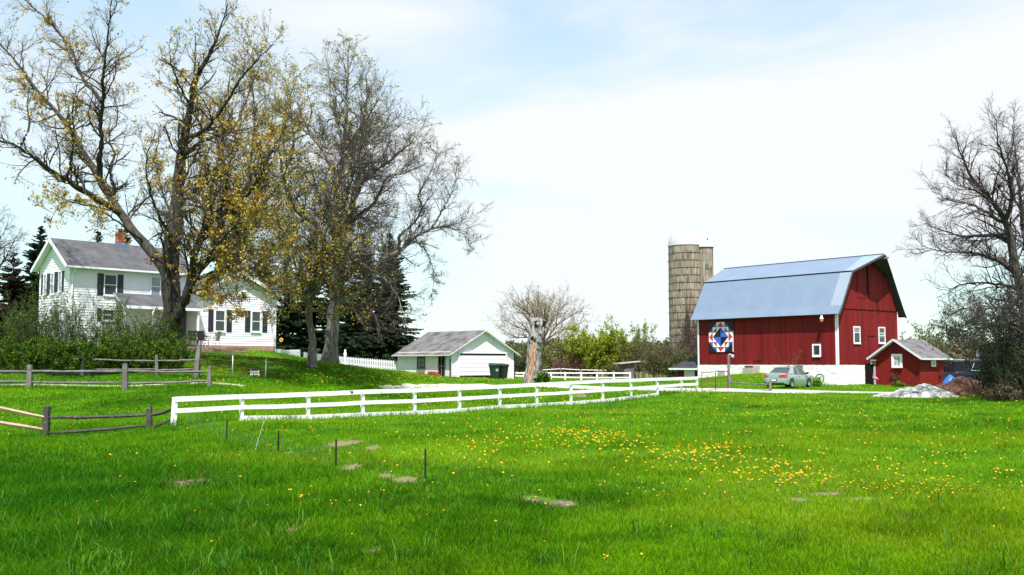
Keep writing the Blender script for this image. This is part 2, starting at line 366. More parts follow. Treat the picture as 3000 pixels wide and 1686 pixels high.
far = n('ShaderNodeMapRange'); far.inputs[1].default_value = 98; far.inputs[2].default_value = 112; l(sy.outputs[1], far.inputs[0])
cf = mixc(nzr(.05, .42, .55, 4, (1, .35, 1)), (.17, .12, .07), (.10, .14, .03))
c = mixc(far.outputs[0], c, cf)
l(c, p.inputs['Base Color']); p.inputs['Roughness'].default_value = .95; p.inputs['Specular IOR Level'].default_value = .1
bpn = n('ShaderNodeBump'); bpn.inputs['Distance'].default_value = .04; l(nzr(9, 0, 1), bpn.inputs['Height']); l(bpn.outputs[0], p.inputs['Normal'])
tag(gridmesh('ground', axis(-2500, 2500, -60, 62, .6), axis(-400, 4200, 2, 112, .6), ground, gm), kind='structure')

def ribbon(name, pts, mat_, lift=.02, sub=6, seed=1, rag=.25, kind='structure'):
    """pts: (x,y,width). a sheet that follows the ground with ragged edges"""
    rnd = random.Random(seed); L = []
    for (a, b) in zip(pts[:-1], pts[1:]):
        for k in range(sub):
            u = k / sub; L.append([a[i] * (1 - u) + b[i] * u for i in range(3)])
    L.append(list(pts[-1])); V = []; ny = 6
    for i, q in enumerate(L):
        a, b = L[max(0, i - 1)], L[min(len(L) - 1, i + 1)]; dx, dy = b[0] - a[0], b[1] - a[1]; m_ = math.hypot(dx, dy) or 1
        nx_, ny_ = -dy / m_, dx / m_; w1, w2 = q[2] / 2 + rnd.uniform(-rag, rag), q[2] / 2 + rnd.uniform(-rag, rag)
        for k in range(ny + 1):
            s = -w1 + (w1 + w2) * k / ny; x, y = q[0] + nx_ * s, q[1] + ny_ * s
            V.append((x, y, float(ground(x, y)[0]) + lift - (.03 if k in (0, ny) else 0)))
    nr = len(L); a = np.array([i * (ny + 1) + k for i in range(nr - 1) for k in range(ny)])
    o = npmesh(name, V, [np.c_[a, a + 1, a + ny + 2, a + ny + 1]], mat_, smooth=True); return tag(o, kind=kind)
gravel = pm('gravel_drive', (.50, .47, .43), (.36, .34, .31), scale=6, rough=.95, bump=.02, bscale=25, c3=(.25, .28, .12), s3=1.1, lo3=.6, hi3=.75)
_dp = [(1112, 1134, .4), (1180, 1133, .7), (1280, 1132, 1.0), (1400, 1131, 1.4), (1560, 1132, 2.2), (1700, 1134, 4.5), (1850, 1139, 4.5), (1960, 1140, 6), (2070, 1141, 6), (2180, 1144, 6.5), (2270, 1147, 8), (2380, 1149, 6), (2480, 1151, 3.4), (2580, 1152, 2.4), (2680, 1154, 1.6), (2800, 1150, 1.6), (2950, 1140, 2.4), (3200, 1130, 3)]
_hx, _hy, _ = hit(np.array([a for a, b, c_ in _dp], float), np.array([b for a, b, c_ in _dp], float))
drive_pts = [(float(a), float(b), w_) for a, b, (_, _, w_) in zip(_hx, _hy, _dp)]
ribbon('gravel_drive', drive_pts, gravel, .03)
ribbon('sandy_track', [(-22, 43.6, .5), (-18, 44.0, .7), (-14, 43.9, .55), (-11.3, 43.6, .5)], pm('sand_track', (.5, .45, .36), (.3, .3, .16), scale=3, rough=.95), .02, seed=8, rag=.15)

# ================================================================== clapboard and board helpers
def span(poly, z):                                 # convex outline (u,z): u-range at height z
    xs = []
    for (a, b) in zip(poly, poly[1:] + poly[:1]):
        if (a[1] - z) * (b[1] - z) <= 0 and a[1] != b[1]: xs.append(a[0] + (b[0] - a[0]) * (z - a[1]) / (b[1] - a[1]))
    return (min(xs), max(xs)) if xs else None
def clapboards(mb, poly, put, z0, z1, step=.15, th=.032):
    """put(u, depth, z) -> local point; depth is outward"""
    z = z0
    while z < z1 - .02:
        zt = min(z + step, z1 - .005); s0, s1 = span(poly, z + .001), span(poly, zt - .001)
        if s0 and s1:
            a0, a1, b0, b1 = s0[0], s0[1], s1[0], s1[1]
            pts = [put(a0, 0, z), put(a1, 0, z), put(a1, th, z), put(a0, th, z), put(b0, 0, zt), put(b1, 0, zt), put(b1, .006, zt), put(b0, .006, zt)]
            mb.hexa(pts)
        z += step
def vboards(mb, u0, u1, topf, z0, put, wd=.22, seed=0):
    r = random.Random(seed); u = u0
    while u < u1 - .02:
        ue = min(u + wd * r.uniform(.85, 1.15), u1); d = r.uniform(.012, .024); g_ = .006
        zb = z0 + r.uniform(0, .012)
        mb.hexa([put(u + g_, 0, zb), put(ue - g_, 0, zb), put(ue - g_, d, zb), put(u + g_, d, zb), put(u + g_, 0, topf(u)), put(ue - g_, 0, topf(ue)), put(ue - g_, d, topf(ue)), put(u + g_, d, topf(u))])
        u = ue
def window(parent, put, u0, u1, z0, z1, pane=None, bars='sash', fw=.07, sill=True, frame_mat=None, flat=.03):
    """double hung window proud of the wall: frame (with pane as sub-part)"""
    mb = MB(); FM = frame_mat or MT['white_trim']
    def bx(a, b, c, d, e=.03, f_=.075): mb.hexa([put(a, e, c), put(b, e, c), put(b, f_, c), put(a, f_, c), put(a, e, d), put(b, e, d), put(b, f_, d), put(a, f_, d)])
    bx(u0 - fw, u0, z0 - fw, z1 + fw); bx(u1, u1 + fw, z0 - fw, z1 + fw); bx(u0, u1, z1, z1 + fw); bx(u0, u1, z0 - fw, z0)
    zm = (z0 + z1) / 2
    if bars in ('sash', 'upper', 'mid'): bx(u0, u1, zm - .025, zm + .025, .03, .066)
    if bars == 'cross': bx(u0, u1, zm - .02, zm + .02, .03, .06); bx((u0 + u1) / 2 - .02, (u0 + u1) / 2 + .02, z0, z1, .03, .063)
    if bars == 'upper':                            # three lights in the upper third
        pass
    f = mb.build('window', FM, parent)
    q = MB(); q.hexa([put(u0, .02, z0), put(u1, .02, z0), put(u1, .045, z0), put(u0, .045, z0), put(u0, .02, z1), put(u1, .02, z1), put(u1, .045, z1), put(u0, .045, z1)])
    q.build('pane', pane or MT['pane'], f)
    if sill:
        s_ = MB(); s_.hexa([put(u0 - .1, .03, z0 - fw - .05), put(u1 + .1, .03, z0 - fw - .05), put(u1 + .1, .12, z0 - fw - .05), put(u0 - .1, .12, z0 - fw - .05), put(u0 - .1, .03, z0 - fw - .003), put(u1 + .1, .03, z0 - fw - .003), put(u1 + .1, .11, z0 - fw - .003), put(u0 - .1, .11, z0 - fw - .003)])
        s_.build('sill', FM, f)
    return f
def shutter(parent, put, u0, u1, z0, z1):
    mb = MB(); mb.hexa([put(u0, .025, z0), put(u1, .025, z0), put(u1, .055, z0), put(u0, .055, z0), put(u0, .025, z1), put(u1, .025, z1), put(u1, .055, z1), put(u0, .055, z1)])
    k = 16
    for i in range(k):
        a = z0 + .06 + (z1 - z0 - .12) * i / k; b = a + (z1 - z0 - .12) / k * .6
        mb.hexa([put(u0 + .05, .055, a), put(u1 - .05, .055, a), put(u1 - .05, .068, a), put(u0 + .05, .068, a), put(u0 + .05, .055, b), put(u1 - .05, .055, b), put(u1 - .05, .058, b), put(u0 + .05, .058, b)])
    return mb.build('shutter', MT['shutter'], parent)

# ================================================================== BARN
BF = Frame((25.7, 81.0, EYE - .0), R(38.4)); BW, BL = 8.73, 14.4
BF.o.z = EYE - .12                                 # top of the foundation is just under eye level
barn = thing('barn', 'red barn with blue-grey gambrel roof and quilt square on a white stone base', 'barn', BF.o, BF.th)
def bz(py, x, y): return BF.z(py, x, y)
EH = 4.45; KX, KZ = .0, 4.75; BX, BZ = 1.6, 7.45; RX, RZ = BW / 2, 8.95
gab = [(0, 0), (BW, 0), (BW, EH + .1), (BW - BX, BZ - .16), (RX, RZ - .18), (BX, BZ - .16), (0, EH + .1)]
mb = MB()
mb.prism(gab, 'y', .02, BL - .02)                  # solid core
for i in (0,): mb.m = [0] * len(mb.f)
put_long = lambda u, d, z: (-d, u, z)              # wall facing -x (u along y)
put_gab = lambda u, d, z: (u, -d, z)               # wall facing -y (u along x)
put_right = lambda u, d, z: (BW + d, u, z)
put_back = lambda u, d, z: (u, BL + d, z)
vboards(mb, 0, BL, lambda u: EH + .05, 0, put_long, seed=1); vboards(mb, 0, BL, lambda u: EH + .05, 0, put_right, seed=2)
def gtop(u):
    for (a, b) in (((0, EH + .05), (BX, BZ - .2)), ((BX, BZ - .2), (RX, RZ - .22)), ((RX, RZ - .22), (BW - BX, BZ - .2)), ((BW - BX, BZ - .2), (BW, EH + .05))):
        if a[0] - 1e-6 <= u <= b[0] + 1e-6: return a[1] + (b[1] - a[1]) * (u - a[0]) / (b[0] - a[0])
    return EH
vboards(mb, 0, BW, lambda u: 4.42, 0, put_gab, seed=3); 
r = random.Random(5); u = 0
while u < BW - .02:                                 # upper gable boards above the girt
    ue = min(u + .22 * r.uniform(.85, 1.15), BW); d = r.uniform(.014, .03)
    mb.hexa([put_gab(u + .006, 0, 4.50), put_gab(ue - .006, 0, 4.50), put_gab(ue - .006, d, 4.50), put_gab(u + .006, d, 4.50), put_gab(u + .006, 0, gtop(u)), put_gab(ue - .006, 0, gtop(ue)), put_gab(ue - .006, d, gtop(ue)), put_gab(u + .006, d, gtop(u))]); u = ue
vboards(mb, 0, BW, gtop, 0, put_back, seed=6)
mb.build('wall', MT['barn_red'], barn)
mb = MB(); mb.box(0, BW, -.045, -.0, 4.425, 4.495); mb.build('girt', MT['dark_gap'], barn)
# foundation
mb = MB(); D = .06
def fnd(u0, u1): return
mb.box(-D, BW + D, -D, BL + D, -2.6, -.012)
fo = mb.build('foundation', MT['barn_stone'], barn)
sub = fo.modifiers.new('s', 'SUBSURF'); sub.subdivision_type = 'SIMPLE'; sub.levels = 6; sub.render_levels = 6
tx = bpy.data.textures.new('stone_lumps', 'CLOUDS'); tx.noise_scale = .35; dm = fo.modifiers.new('d', 'DISPLACE'); dm.texture = tx; dm.strength = .07; dm.mid_level = .6
# corner boards
for nm, (x0, x1, y0, y1) in enumerate(((-.05, .14, -.05, -.022), (-.05, -.026, -.05, .14), (BW - .08, BW + .04, -.05, -.022), (-.05, -.026, BL - .14, BL + .03))):
    mb = MB(); mb.box(x0, x1, y0, y1, .0, EH + .0); mb.build('corner_board', MT['white_trim'], barn)
# roof: four panels with ribs
def roof_panel(nm, prof, y0a, y1a, mat_, y0b=None):
    """prof: two (x,z) from low to high; front edge runs from y0a (low) to y0b (high)"""
    (xa, za), (xb, zb) = prof; y0b = y0a if y0b is None else y0b
    e = Vector((xb - xa, 0, zb - za)).normalized(); nn = Vector((-e.z, 0, e.x)) if xb > xa else Vector((e.z, 0, -e.x))
    if nn.z < 0: nn = -nn
    mb = MB(); t_ = .05
    lo = [Vector((xa, y0a, za)), Vector((xa, y1a, za)), Vector((xb, y1a, zb)), Vector((xb, y0b, zb))]
    mb.hexa([q for q in lo] + [q + nn * t_ for q in lo]); mb.m[0] = 1
    k = int((y1a - y0a) / .3)
    for i in range(k + 1):
        y = y0a + .03 + (y1a - y0a - .06) * i / k; yl = y; yh = y if y > max(y0a, y0b) else max(y, y0b)
        a, b = Vector((xa, yl, za)) + nn * (t_ + .002), Vector((xb, y, zb)) + nn * (t_ + .002)
        mb.beam(a, b, .03, .022, up=nn)
    return mb.build(nm, [mat_, MT['wood_dark']], barn)
for s in (1, -1):
    X = (lambda x: x) if s > 0 else (lambda x: BW - x)
    A, K_, B_, R_ = (X(-.48), 3.98), (X(-.02), 4.66), (X(1.52), 7.42), (X(RX), 8.86)
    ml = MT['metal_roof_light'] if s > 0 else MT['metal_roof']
    roof_panel('roof_skirt', (A, K_), -.5, BL + .45, MT['metal_roof'])
    roof_panel('roof_slope', (K_, B_), .55, BL + .45, MT['metal_roof'])
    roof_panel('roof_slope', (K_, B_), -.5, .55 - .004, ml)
    roof_panel('roof_slope', ((X(1.50), 7.46), (X(RX - .0), 8.92)), .2, BL + .45, MT['metal_roof'])
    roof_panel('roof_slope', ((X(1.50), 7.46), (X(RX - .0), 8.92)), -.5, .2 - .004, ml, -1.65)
    mb = MB(); mb.beam((X(1.47), -.5, 7.475), (X(1.47), BL + .45, 7.475), .05, .10); mb.build('drip_edge', MT['dark_gap'], barn)
    mb = MB()                                       # dark rake boards
    mb.beam((A[0], -.53, A[1] - .06), (K_[0], -.53, K_[1] - .06), .05, .14, up=(0, -1, 0), mi=0)
    mb.beam((K_[0], -.53, K_[1] - .06), (B_[0], -.53, B_[1] - .04), .05, .14, up=(0, -1, 0))
    mb.beam((X(1.5), -.53, 7.38), (X(RX), -1.69, 8.84), .05, .14, up=(0, -1, 0))
    mb.build('rake_board', MT['wood_dark'], barn)
mb = MB(); mb.beam((RX, -1.6, 8.97), (RX, BL + .45, 8.97), .3, .03); mb.beam((RX, -.1, 8.6), (RX, -2.0, 8.62), .12, .14); mb.build('ridge_cap', MT['metal_roof'], barn)
# hay doors, a little out of true
def doorpanel(name, put, u0, u1, z0, z1, skew=0, parent=barn, d0=.03, d1=.06, mat_=None):
    mb = MB(); k = max(2, int((u1 - u0) / .2)); 
    for i in range(k):
        a, b = u0 + (u1 - u0) * i / k + .004, u0 + (u1 - u0) * (i + 1) / k - .004
        mb.hexa([put(a + skew, d0, z0), put(b + skew, d0, z0), put(b + skew, d1 + .02 * abs(skew), z0), put(a + skew, d1, z0), put(a, d0, z1), put(b, d0, z1), put(b, d1, z1), put(a, d1, z1)])
    return mb.build(name, mat_ or MT['barn_red'], parent)
hx0, hx1, hx2 = BF.onx(2512, 0), BF.onx(2540, 0), BF.onx(2571, 0)
doorpanel('hay_door', put_gab, hx0, hx1 - .03, 5.45, 7.9)
hd = doorpanel('hay_door', put_gab, hx1 + .25, hx2 + .05, 5.42, 7.9, .12); hd['label'] = 'hay door hanging askew on the gable'
mb = MB(); mb.box(hx1 - .05, hx1 + .26, -.036, -.02, 5.75, 8.45); mb.build('door_gap', MT['dark_gap'], barn)
# windows of the gable
for (a, b, c_, d_) in ((2499, 2517, 1003, 960), (2572, 2590, 1003, 962)):
    u0, u1 = BF.onx(a, 0) + .07, BF.onx(b, 0) - .05; z0, z1 = bz(c_, u0, 0), bz(d_, u0, 0)
    f = window(barn, put_gab, u0, u1, z0, z1, bars='sash' if a > 2550 else 'none', fw=.10)
    mb = MB(); zt = z0 + (z1 - z0) * .66
    def bar(a_, b_, c2, d2): mb.hexa([put_gab(a_, .046, c2), put_gab(b_, .046, c2), put_gab(b_, .064, c2), put_gab(a_, .064, c2), put_gab(a_, .046, d2), put_gab(b_, .046, d2), put_gab(b_, .064, d2), put_gab(a_, .064, d2)])
    bar(u0 + .002, u1 - .002, zt - .03, zt + .02)
    for q in (.25, .5, .75):
        x_ = u0 + (u1 - u0) * q; zz0 = zt + .022 if a < 2550 else z0 + (z1 - z0) * .34; bar(x_ - .012, x_ + .012, zz0, zz0 + (z1 - z0) * (.32 if a < 2550 else .14))
    mb.build('glazing_bar', MT['white_trim'], f)
# low door outline in gable (behind shed), dark gap
u0, u1 = BF.onx(2543, 0), BF.onx(2559, 0)
doorpanel('low_door', put_gab, u0, u1, 0.9, bz(988, u0, 0)); mb = MB(); mb.box(u0 - .05, u1 + .05, -.05, -.026, bz(988, u0, 0), bz(984, u0, 0)); mb.build('door_track', MT['dark_gap'], barn)
# long wall: small square window, door with gaps, quilt square
v0, v1 = BF.ony(2379.5, 0), BF.ony(2403, 0)
z0, z1 = bz(1040, 0, v1), bz(1013, 0, v1)
f = window(barn, put_long, v1 + .08, v0 - .12, z0, z1, bars='none', fw=.13)
mb = MB(); mb.hexa([put_long(v1 + .5, .046, z0), put_long(v1 + .55, .046, z0), put_long(v1 + .55, .06, z0), put_long(v1 + .5, .06, z0), put_long(v1 + .5, .046, z1), put_long(v1 + .55, .046, z1), put_long(v1 + .55, .06, z1), put_long(v1 + .5, .06, z1)])
mb.build('glazing_bar', MT['wood_grey'], f)
d0, d1 = BF.ony(2203, 0), BF.ony(2229, 0)
doorpanel('side_door', put_long, d1, d0, .35, bz(982, 0, d0), d0=.024, d1=.04)
mb = MB(); r = random.Random(3)
for i in range(9):
    mb = MB(); a = .45 + i * .27; mb.hexa([put_long(d1 - .05, .02, a), put_long(d1 - .005, .02, a), put_long(d1 - .005, .036, a), put_long(d1 - .05, .036, a), put_long(d1 - .05, .02, a + r.uniform(.05, .2)), put_long(d1 - .005, .02, a + .15), put_long(d1 - .005, .036, a + .15), put_long(d1 - .05, .036, a + .15)]); mb.build('door_gap', MT['dark_gap'], barn)
mb = MB(); mb.hexa([put_long(d1, .02, .30), put_long(d0 - .2, .02, .30), put_long(d0 - .2, .05, .30), put_long(d1, .05, .30), put_long(d1, .02, .348), put_long(d0 - .2, .02, .348), put_long(d0 - .2, .05, .348), put_long(d1, .05, .348)])
mb.build('door_gap', MT['dark_gap'], barn)
# foundation opening
v0, v1 = BF.ony(2105, 0), BF.ony(2123, 0); mb = MB()
mb.box(-.18, -.02, v1, v0, bz(1105, 0, v1), bz(1086, 0, v1)); mb.build('cellar_window', MT['concrete'], barn)
# dark bulkhead beside the bank
v0, v1 = BF.ony(2335, 0), BF.ony(2351, 0); mb = MB(); mb.box(-.3, -.02, v1, v0, bz(1128, 0, v1), bz(1071, 0, v1)); mb.build('bulkhead_wall', MT['wood_grey'], barn)
# barn lamp under the eave
lamp = thing('barn_lamp', 'small white shaded lamp under the barn eave near the corner board', 'lamp', BF.w(-.5, 1.05, 3.75))
mb = MB(); mb.lathe([(.0, .18), (.07, .17), (.09, .02), (.16, -.05), (.17, -.08)], 14); mb.tube([(0, 0, .15), (0.1, .1, .42), (.45, .3, .45)], .02, 6); mb.build('lamp_shade', MT['white_trim'], lamp, smooth=True)
mb = MB(); mb.lathe([(.13, -.08), (.135, -.2), (.11, -.34), (0, -.36)], 14); mb.build('globe', pm('amber_globe', (.65, .32, .14), rough=.3), lamp, smooth=True)
# quilt square: flat painted board
qa, qb = BF.ony(2078.5, 0), BF.ony(2147.5, 0); QS0, QS1 = qb, qa
qz0, qz1 = bz(1031.5, 0, (qa + qb) / 2), bz(944.5, 0, (qa + qb) / 2)
quilt = thing('quilt_square', 'painted quilt square in black, blue, red and white on the red barn wall', 'painted board', BF.w(0, 0, 0), BF.th)
cols = [pm('quilt_black', (.006, .006, .008), rough=.5), pm('quilt_blue', (.045, .12, .62), rough=.5), pm('quilt_red', (.55, .03, .07), rough=.5), pm('quilt_white', (.85, .84, .82), rough=.5)]
mb = MB(); mb.hexa([put_long(QS0, .02, qz0), put_long(QS1, .02, qz0), put_long(QS1, .09, qz0), put_long(QS0, .09, qz0), put_long(QS0, .02, qz1), put_long(QS1, .02, qz1), put_long(QS1, .09, qz1), put_long(QS0, .09, qz1)])
mb.build('board', cols[0], quilt)
mb = MB(); mb.hexa([put_long(QS0 - .03, .02, qz0), put_long(QS0 - .002, .02, qz0), put_long(QS0 - .002, .1, qz0), put_long(QS0 - .03, .1, qz0), put_long(QS0 - .03, .02, qz1 - .8), put_long(QS0 - .002, .02, qz1 - .8), put_long(QS0 - .002, .1, qz1 - .8), put_long(QS0 - .03, .1, qz1 - .8)]); mb.build('edging', MT['white_trim'], quilt)
# pattern on a 6 x 6 grid, origin at left top in the picture
mb = MB()
def Q(i, j): return put_long(QS1 + (QS0 - QS1) * i / 6, .094, qz1 + (qz0 - qz1) * j / 6)
def tri(pts, m): mb.add([Q(*q) for q in pts], [tuple(range(len(pts)))], m)
for sx in (0, 1):
    for sy_ in (0, 1):
        fx = (lambda i: i) if not sx else (lambda i: 6 - i); fy = (lambda j: j) if not sy_ else (lambda j: 6 - j)
        def T(pts, m): tri([(fx(a), fy(b)) for a, b in pts], m)
        T([(2, 0), (3, 0), (2, 1)], 3); T([(3, 0), (3, 1), (2, 1)], 2)          # top arm
        T([(0, 2), (1, 2), (0, 3)], 3); T([(1, 2), (1, 3), (0, 3)], 2)          # side arm
        T([(1, 1), (2, 1), (1, 2)], 3); T([(2, 1), (2, 2), (1, 2)], 2)          # corner block
        T([(2, 0), (2, 1), (1, 1)], 1); T([(1, 1), (1, 2), (0, 2)], 1)          # outer blue
        T([(2, 1), (3, 1), (2, 2)], 3); T([(1, 2), (2, 2), (1, 3)], 3); T([(2, 2), (3, 1), (1, 3)], 3)
        T([(3, 1), (3, 3), (1, 3)], 0 if sx == sy_ else 1)
for k in range(len(mb.v)): pass
mb.build('pattern', cols, quilt, fix=False)
# lean-to at the far end
lean = thing('lean_to', 'low lean-to with dark roof and white door at the left end of the barn', 'lean-to', BF.o, BF.th)
mb = MB(); ya, yb = BL + .03, BL + 3.0; mb.box(.5, 3.8, ya + .02, yb, -2.6, -.35); mb.build('wall', MT['barn_red'], lean)
mb = MB(); mb.box(.44, .497, BF.ony(2034, .5), BF.ony(2004, .5), -2.4, -.42); mb.build('door', MT['white_trim'], lean)
roof_slab('roof', [(-.15, BL + 3.45, -.32), (-.15, ya, -.32), (2.2, ya, 1.15), (2.2, ya + 1.2, 1.15)], .05, MT['shingle_dark'], lean)
roof_slab('roof', [(4.4, ya, -.3), (4.4, BL + 3.45, -.3), (2.2, ya + 1.2, 1.15), (2.2, ya, 1.15)], .05, MT['shingle_dark'], lean)
roof_slab('roof', [(-.15, BL + 3.45, -.32), (4.4, BL + 3.45, -.32), (2.2, ya + 1.2, 1.15), (2.2, ya + 1.2, 1.15)], .05, MT['shingle_dark'], lean)
mb = MB(); mb.beam((-.18, BL + 3.45, -.40), (-.18, ya, -.40), .05, .15); mb.build('fascia', MT['white_trim'], lean)
# concrete steps to the side door
st = thing('concrete_steps', 'weathered concrete steps at the foot of the barn side door', 'steps', BF.w(0, BF.ony(2212, 0), 0), BF.th)
mb = MB(); gzl = G(*BF.w(-.8, BF.ony(2212, 0)).xy) - BF.o.z
mb.box(-.9, -.1, -.5, .5, gzl - .5, -.06); mb.box(-1.25, -.903, -.6, .45, gzl - .6, -.27); mb.build('step', MT['concrete'], st, bevel=.02)
mb = MB(); mb.box(-.93, -.901, -.4, .4, -.24, -.10); mb.build('riser', MT['wood_dark'], st)

# ================================================================== SILO
SXc, SYc, SR = P(2013.8, 1065, 105).x, 105.0, 1.79
sb = G(SXc, SYc) - .1; st_z = P(2013, 722, SYc).z
silo = thing('silo', 'tall concrete stave silo with white domed cap behind the barn', 'silo', (SXc, SYc, 0))
stave = pm('stave_concrete', (.35, .29, .225), (.25, .205, .16), scale=1.2, stretch=(3, 3, .4), rough=.9, bump=.01, island=.25, c3=(.11, .09, .07), s3=1.4, lo3=.52, hi3=.66, stretch3=(4, 4, .5))
def staves(mb, cx, cy, rad, z0, z1, n, rows, seed, a0=0, a1=2 * math.pi):
    r = random.Random(seed); h = (z1 - z0) / rows
    for k in range(n):
        t0, t1 = a0 + (a1 - a0) * (k + .04) / n, a0 + (a1 - a0) * (k + .96) / n; off = (k % 2) * .12
        for j in range(rows):
            za, zb_ = z0 + j * h + off * (j > 0), z0 + (j + 1) * h + (off if j < rows - 1 else 0) - .015
            ro = rad + r.uniform(0, .012); ri = rad - .06
            pts = [(cx + q * math.cos(t_), cy + q * math.sin(t_), z_) for z_ in (za, zb_) for (q, t_) in ((ri, t0), (ro, t0), (ro, t1), (ri, t1))]
            mb.hexa(pts)
mb = MB(); mb.lathe([(SR - .05, sb), (SR - .05, st_z)], 40); staves(mb, 0, 0, SR, sb, st_z, 44, 18, 4); mb.build('wall', stave, silo)
mb = MB(); rows = 18
for j in range(1, rows):
    z = sb + (st_z - sb) * j / rows - .06
    if j >= rows - 2 or True:
        mb.lathe([(SR + .03, z - .02), (SR + .05, z), (SR + .03, z + .02)], 40)
    r = random.Random(j); 
    for q in range(5): a = r.uniform(0, 6.28); mb.box(SR * math.cos(a) - .07, SR * math.cos(a) + .07, SR * math.sin(a) - .07, SR * math.sin(a) + .07, z - .05, z + .05)
mb.build('hoop', MT['iron_dark'], silo)
dome = pm('dome_metal', (.50, .51, .54), (.44, .45, .48), scale=2, rough=.45, metal=.0, c3=(.3, .28, .25), s3=2, lo3=.62, hi3=.8, stretch3=(3, 3, .6))
mb = MB(); DH = P(2013, 672, SYc).z - st_z
mb.lathe([(SR + .06, st_z - .02), (SR + .06, st_z + .05)] + [(SR * 1.02 * math.cos(a), st_z + .05 + DH * math.sin(a)) for a in [R(4 + 8.2 * i) for i in range(10)]], 32); mb.build('dome', dome, silo, smooth=True)
mb = MB(); mb.lathe([(.45, st_z + DH - .02), (.42, st_z + DH + .07), (0, st_z + DH + .16)], 16)
for k in range(16):
    a = 2 * math.pi * k / 16; mb.tube([(SR * 1.03 * math.cos(a) * math.cos(b), SR * 1.03 * math.sin(a) * math.cos(b), st_z + .06 + DH * math.sin(b) + .0) for b in [R(5 + 16 * i) for i in range(6)]], .018, 4)
mb.build('dome_cap', pm('cap_grey', (.36, .38, .42), rough=.4), silo)
cx, cy = P(2071, 1065, 104).x - SXc, -1.0
cr_ = .78; ct = P(2071, 725, 104).z
mb = MB(); mb.lathe([(cr_ - .05, sb), (cr_ - .05, ct)], 24, (cx, cy)); staves(mb, cx, cy, cr_, sb, ct, 18, 18, 9); mb.build('chute', stave, silo)
mb = MB(); mb.lathe([(cr_ + .12, ct - .02), (cr_ + .1, ct + .04), (cr_ * .55, ct + .95), (.1, ct + 1.25)], 20, (cx, cy)); mb.build('chute_cap', dome, silo, smooth=True)
hb_m = pm('hatch_blue', (.06, .12, .15), rough=.4)
mb = MB(); mb.box(cx - .2, cx + .1, cy - cr_ - .02, cy - cr_ + .1, P(0, 792, 104).z, P(0, 776, 104).z); mb.build('hatch', hb_m, silo)
mb = MB(); mb.box(cx + .02, cx + .2, cy - cr_ * .72, cy - cr_ * .5, ct + .62, ct + .86); mb.build('hatch', hb_m, silo)

# ================================================================== small red shed beside the barn
SX0, SX1, SY0, SY1 = 4.18, 8.1, -4.53, -.6
shed = thing('shed', 'small red block shed with grey roof at the right end of the barn', 'shed', BF.o, BF.th)
base = -1.95; eh = .62; rg = 2.02
pg = [(SY0, base), (SY1, base), (SY1, eh), ((SY0 + SY1) / 2, rg - .1), (SY0, eh)]
mb = MB(); mb.prism(pg, 'x', SX0, SX1)
pf = lambda u, d, z: (SX0 - d, u, z); ps_ = lambda u, d, z: (u, SY0 - d, z)
r = random.Random(2)
row = base
while row < eh - .05:                               # block courses, slightly uneven
    nb = 9; o_ = (int(row * 10) % 2) * .2
    for k in range(nb + 1):
        a, b = max(SY0, SY0 + (k - .5 + o_) * .44 + .004), min(SY1, SY0 + (k + .5 + o_) * .44 - .004)
        if b > a + .03: d = r.uniform(.004, .014); mb.hexa([pf(a, 0, row + .004), pf(b, 0, row + .004), pf(b, d, row + .004), pf(a, d, row + .004), pf(a, 0, row + .196), pf(b, 0, row + .196), pf(b, d, row + .196), pf(a, d, row + .196)])
        a, b = max(SX0, SX0 + (k - .5 + o_) * .44 + .004), min(SX1, SX0 + (k + .5 + o_) * .44 - .004)
        if b > a + .03: d = r.uniform(.004, .014); mb.hexa([ps_(a, 0, row + .004), ps_(b, 0, row + .004), ps_(b, d, row + .004), ps_(a, d, row + .004), ps_(a, 0, row + .196), ps_(b, 0, row + .196), ps_(b, d, row + .196), ps_(a, d, row + .196)])
    row += .2
mb.build('wall', MT['shed_red'], shed)
mb = MB(); u = SY0
while u < SY1 - .02:
    ue = min(u + .2, SY1); tz = lambda q: min(eh + (q - SY0) * (rg - .1 - eh) / ((SY1 - SY0) / 2), eh + (SY1 - q) * (rg - .1 - eh) / ((SY1 - SY0) / 2)) - .02
    if min(tz(u), tz(ue)) > .82 - .1: mb.hexa([pf(u + .004, 0, .78), pf(ue - .004, 0, .78), pf(ue - .004, .04, .78), pf(u + .004, .04, .78), pf(u + .004, 0, max(.79, tz(u))), pf(ue - .004, 0, max(.79, tz(ue))), pf(ue - .004, .035, max(.79, tz(ue))), pf(u + .004, .035, max(.79, tz(u)))])
    u = ue
mb.build('gable_boards', MT['barn_red'], shed)
ym = (SY0 + SY1) / 2
roof_slab('roof', [(SX0 - .42, SY0 - .4, eh - .12), (SX1 + .3, SY0 - .4, eh - .12), (SX1 + .3, ym, rg), (SX0 - .42, ym, rg)], .05, MT['shingle_worn'], shed)
roof_slab('roof', [(SX1 + .3, SY1 + .4, eh - .12), (SX0 - .42, SY1 + .4, eh - .12), (SX0 - .42, ym, rg), (SX1 + .3, ym, rg)], .05, MT['shingle_worn'], shed)
mb = MB()
for s in (-1, 1): mb.beam((SX0 - .45, ym + s * ((SY1 - SY0) / 2 + .42), eh - .17), (SX0 - .45, ym, rg - .03), .04, .15, up=(0, 0, 1))
mb.beam((SX0 - .42, SY0 - .42, eh - .17), (SX1 + .3, SY0 - .42, eh - .17), .03, .12); mb.build('fascia', pm('pale_fascia', (.62, .66, .72), rough=.5), shed)
zc = lambda py: BF.z(py, SX0, ym)
u0, u1 = BF.ony(2641, SX0), BF.ony(2610, SX0); f = window(shed, pf, u0 + .18, u1 - .2, zc(1072), zc(1045), bars='cross', fw=.2, pane=glass('pale_glass', (.28, .3, .33), .15), sill=False)
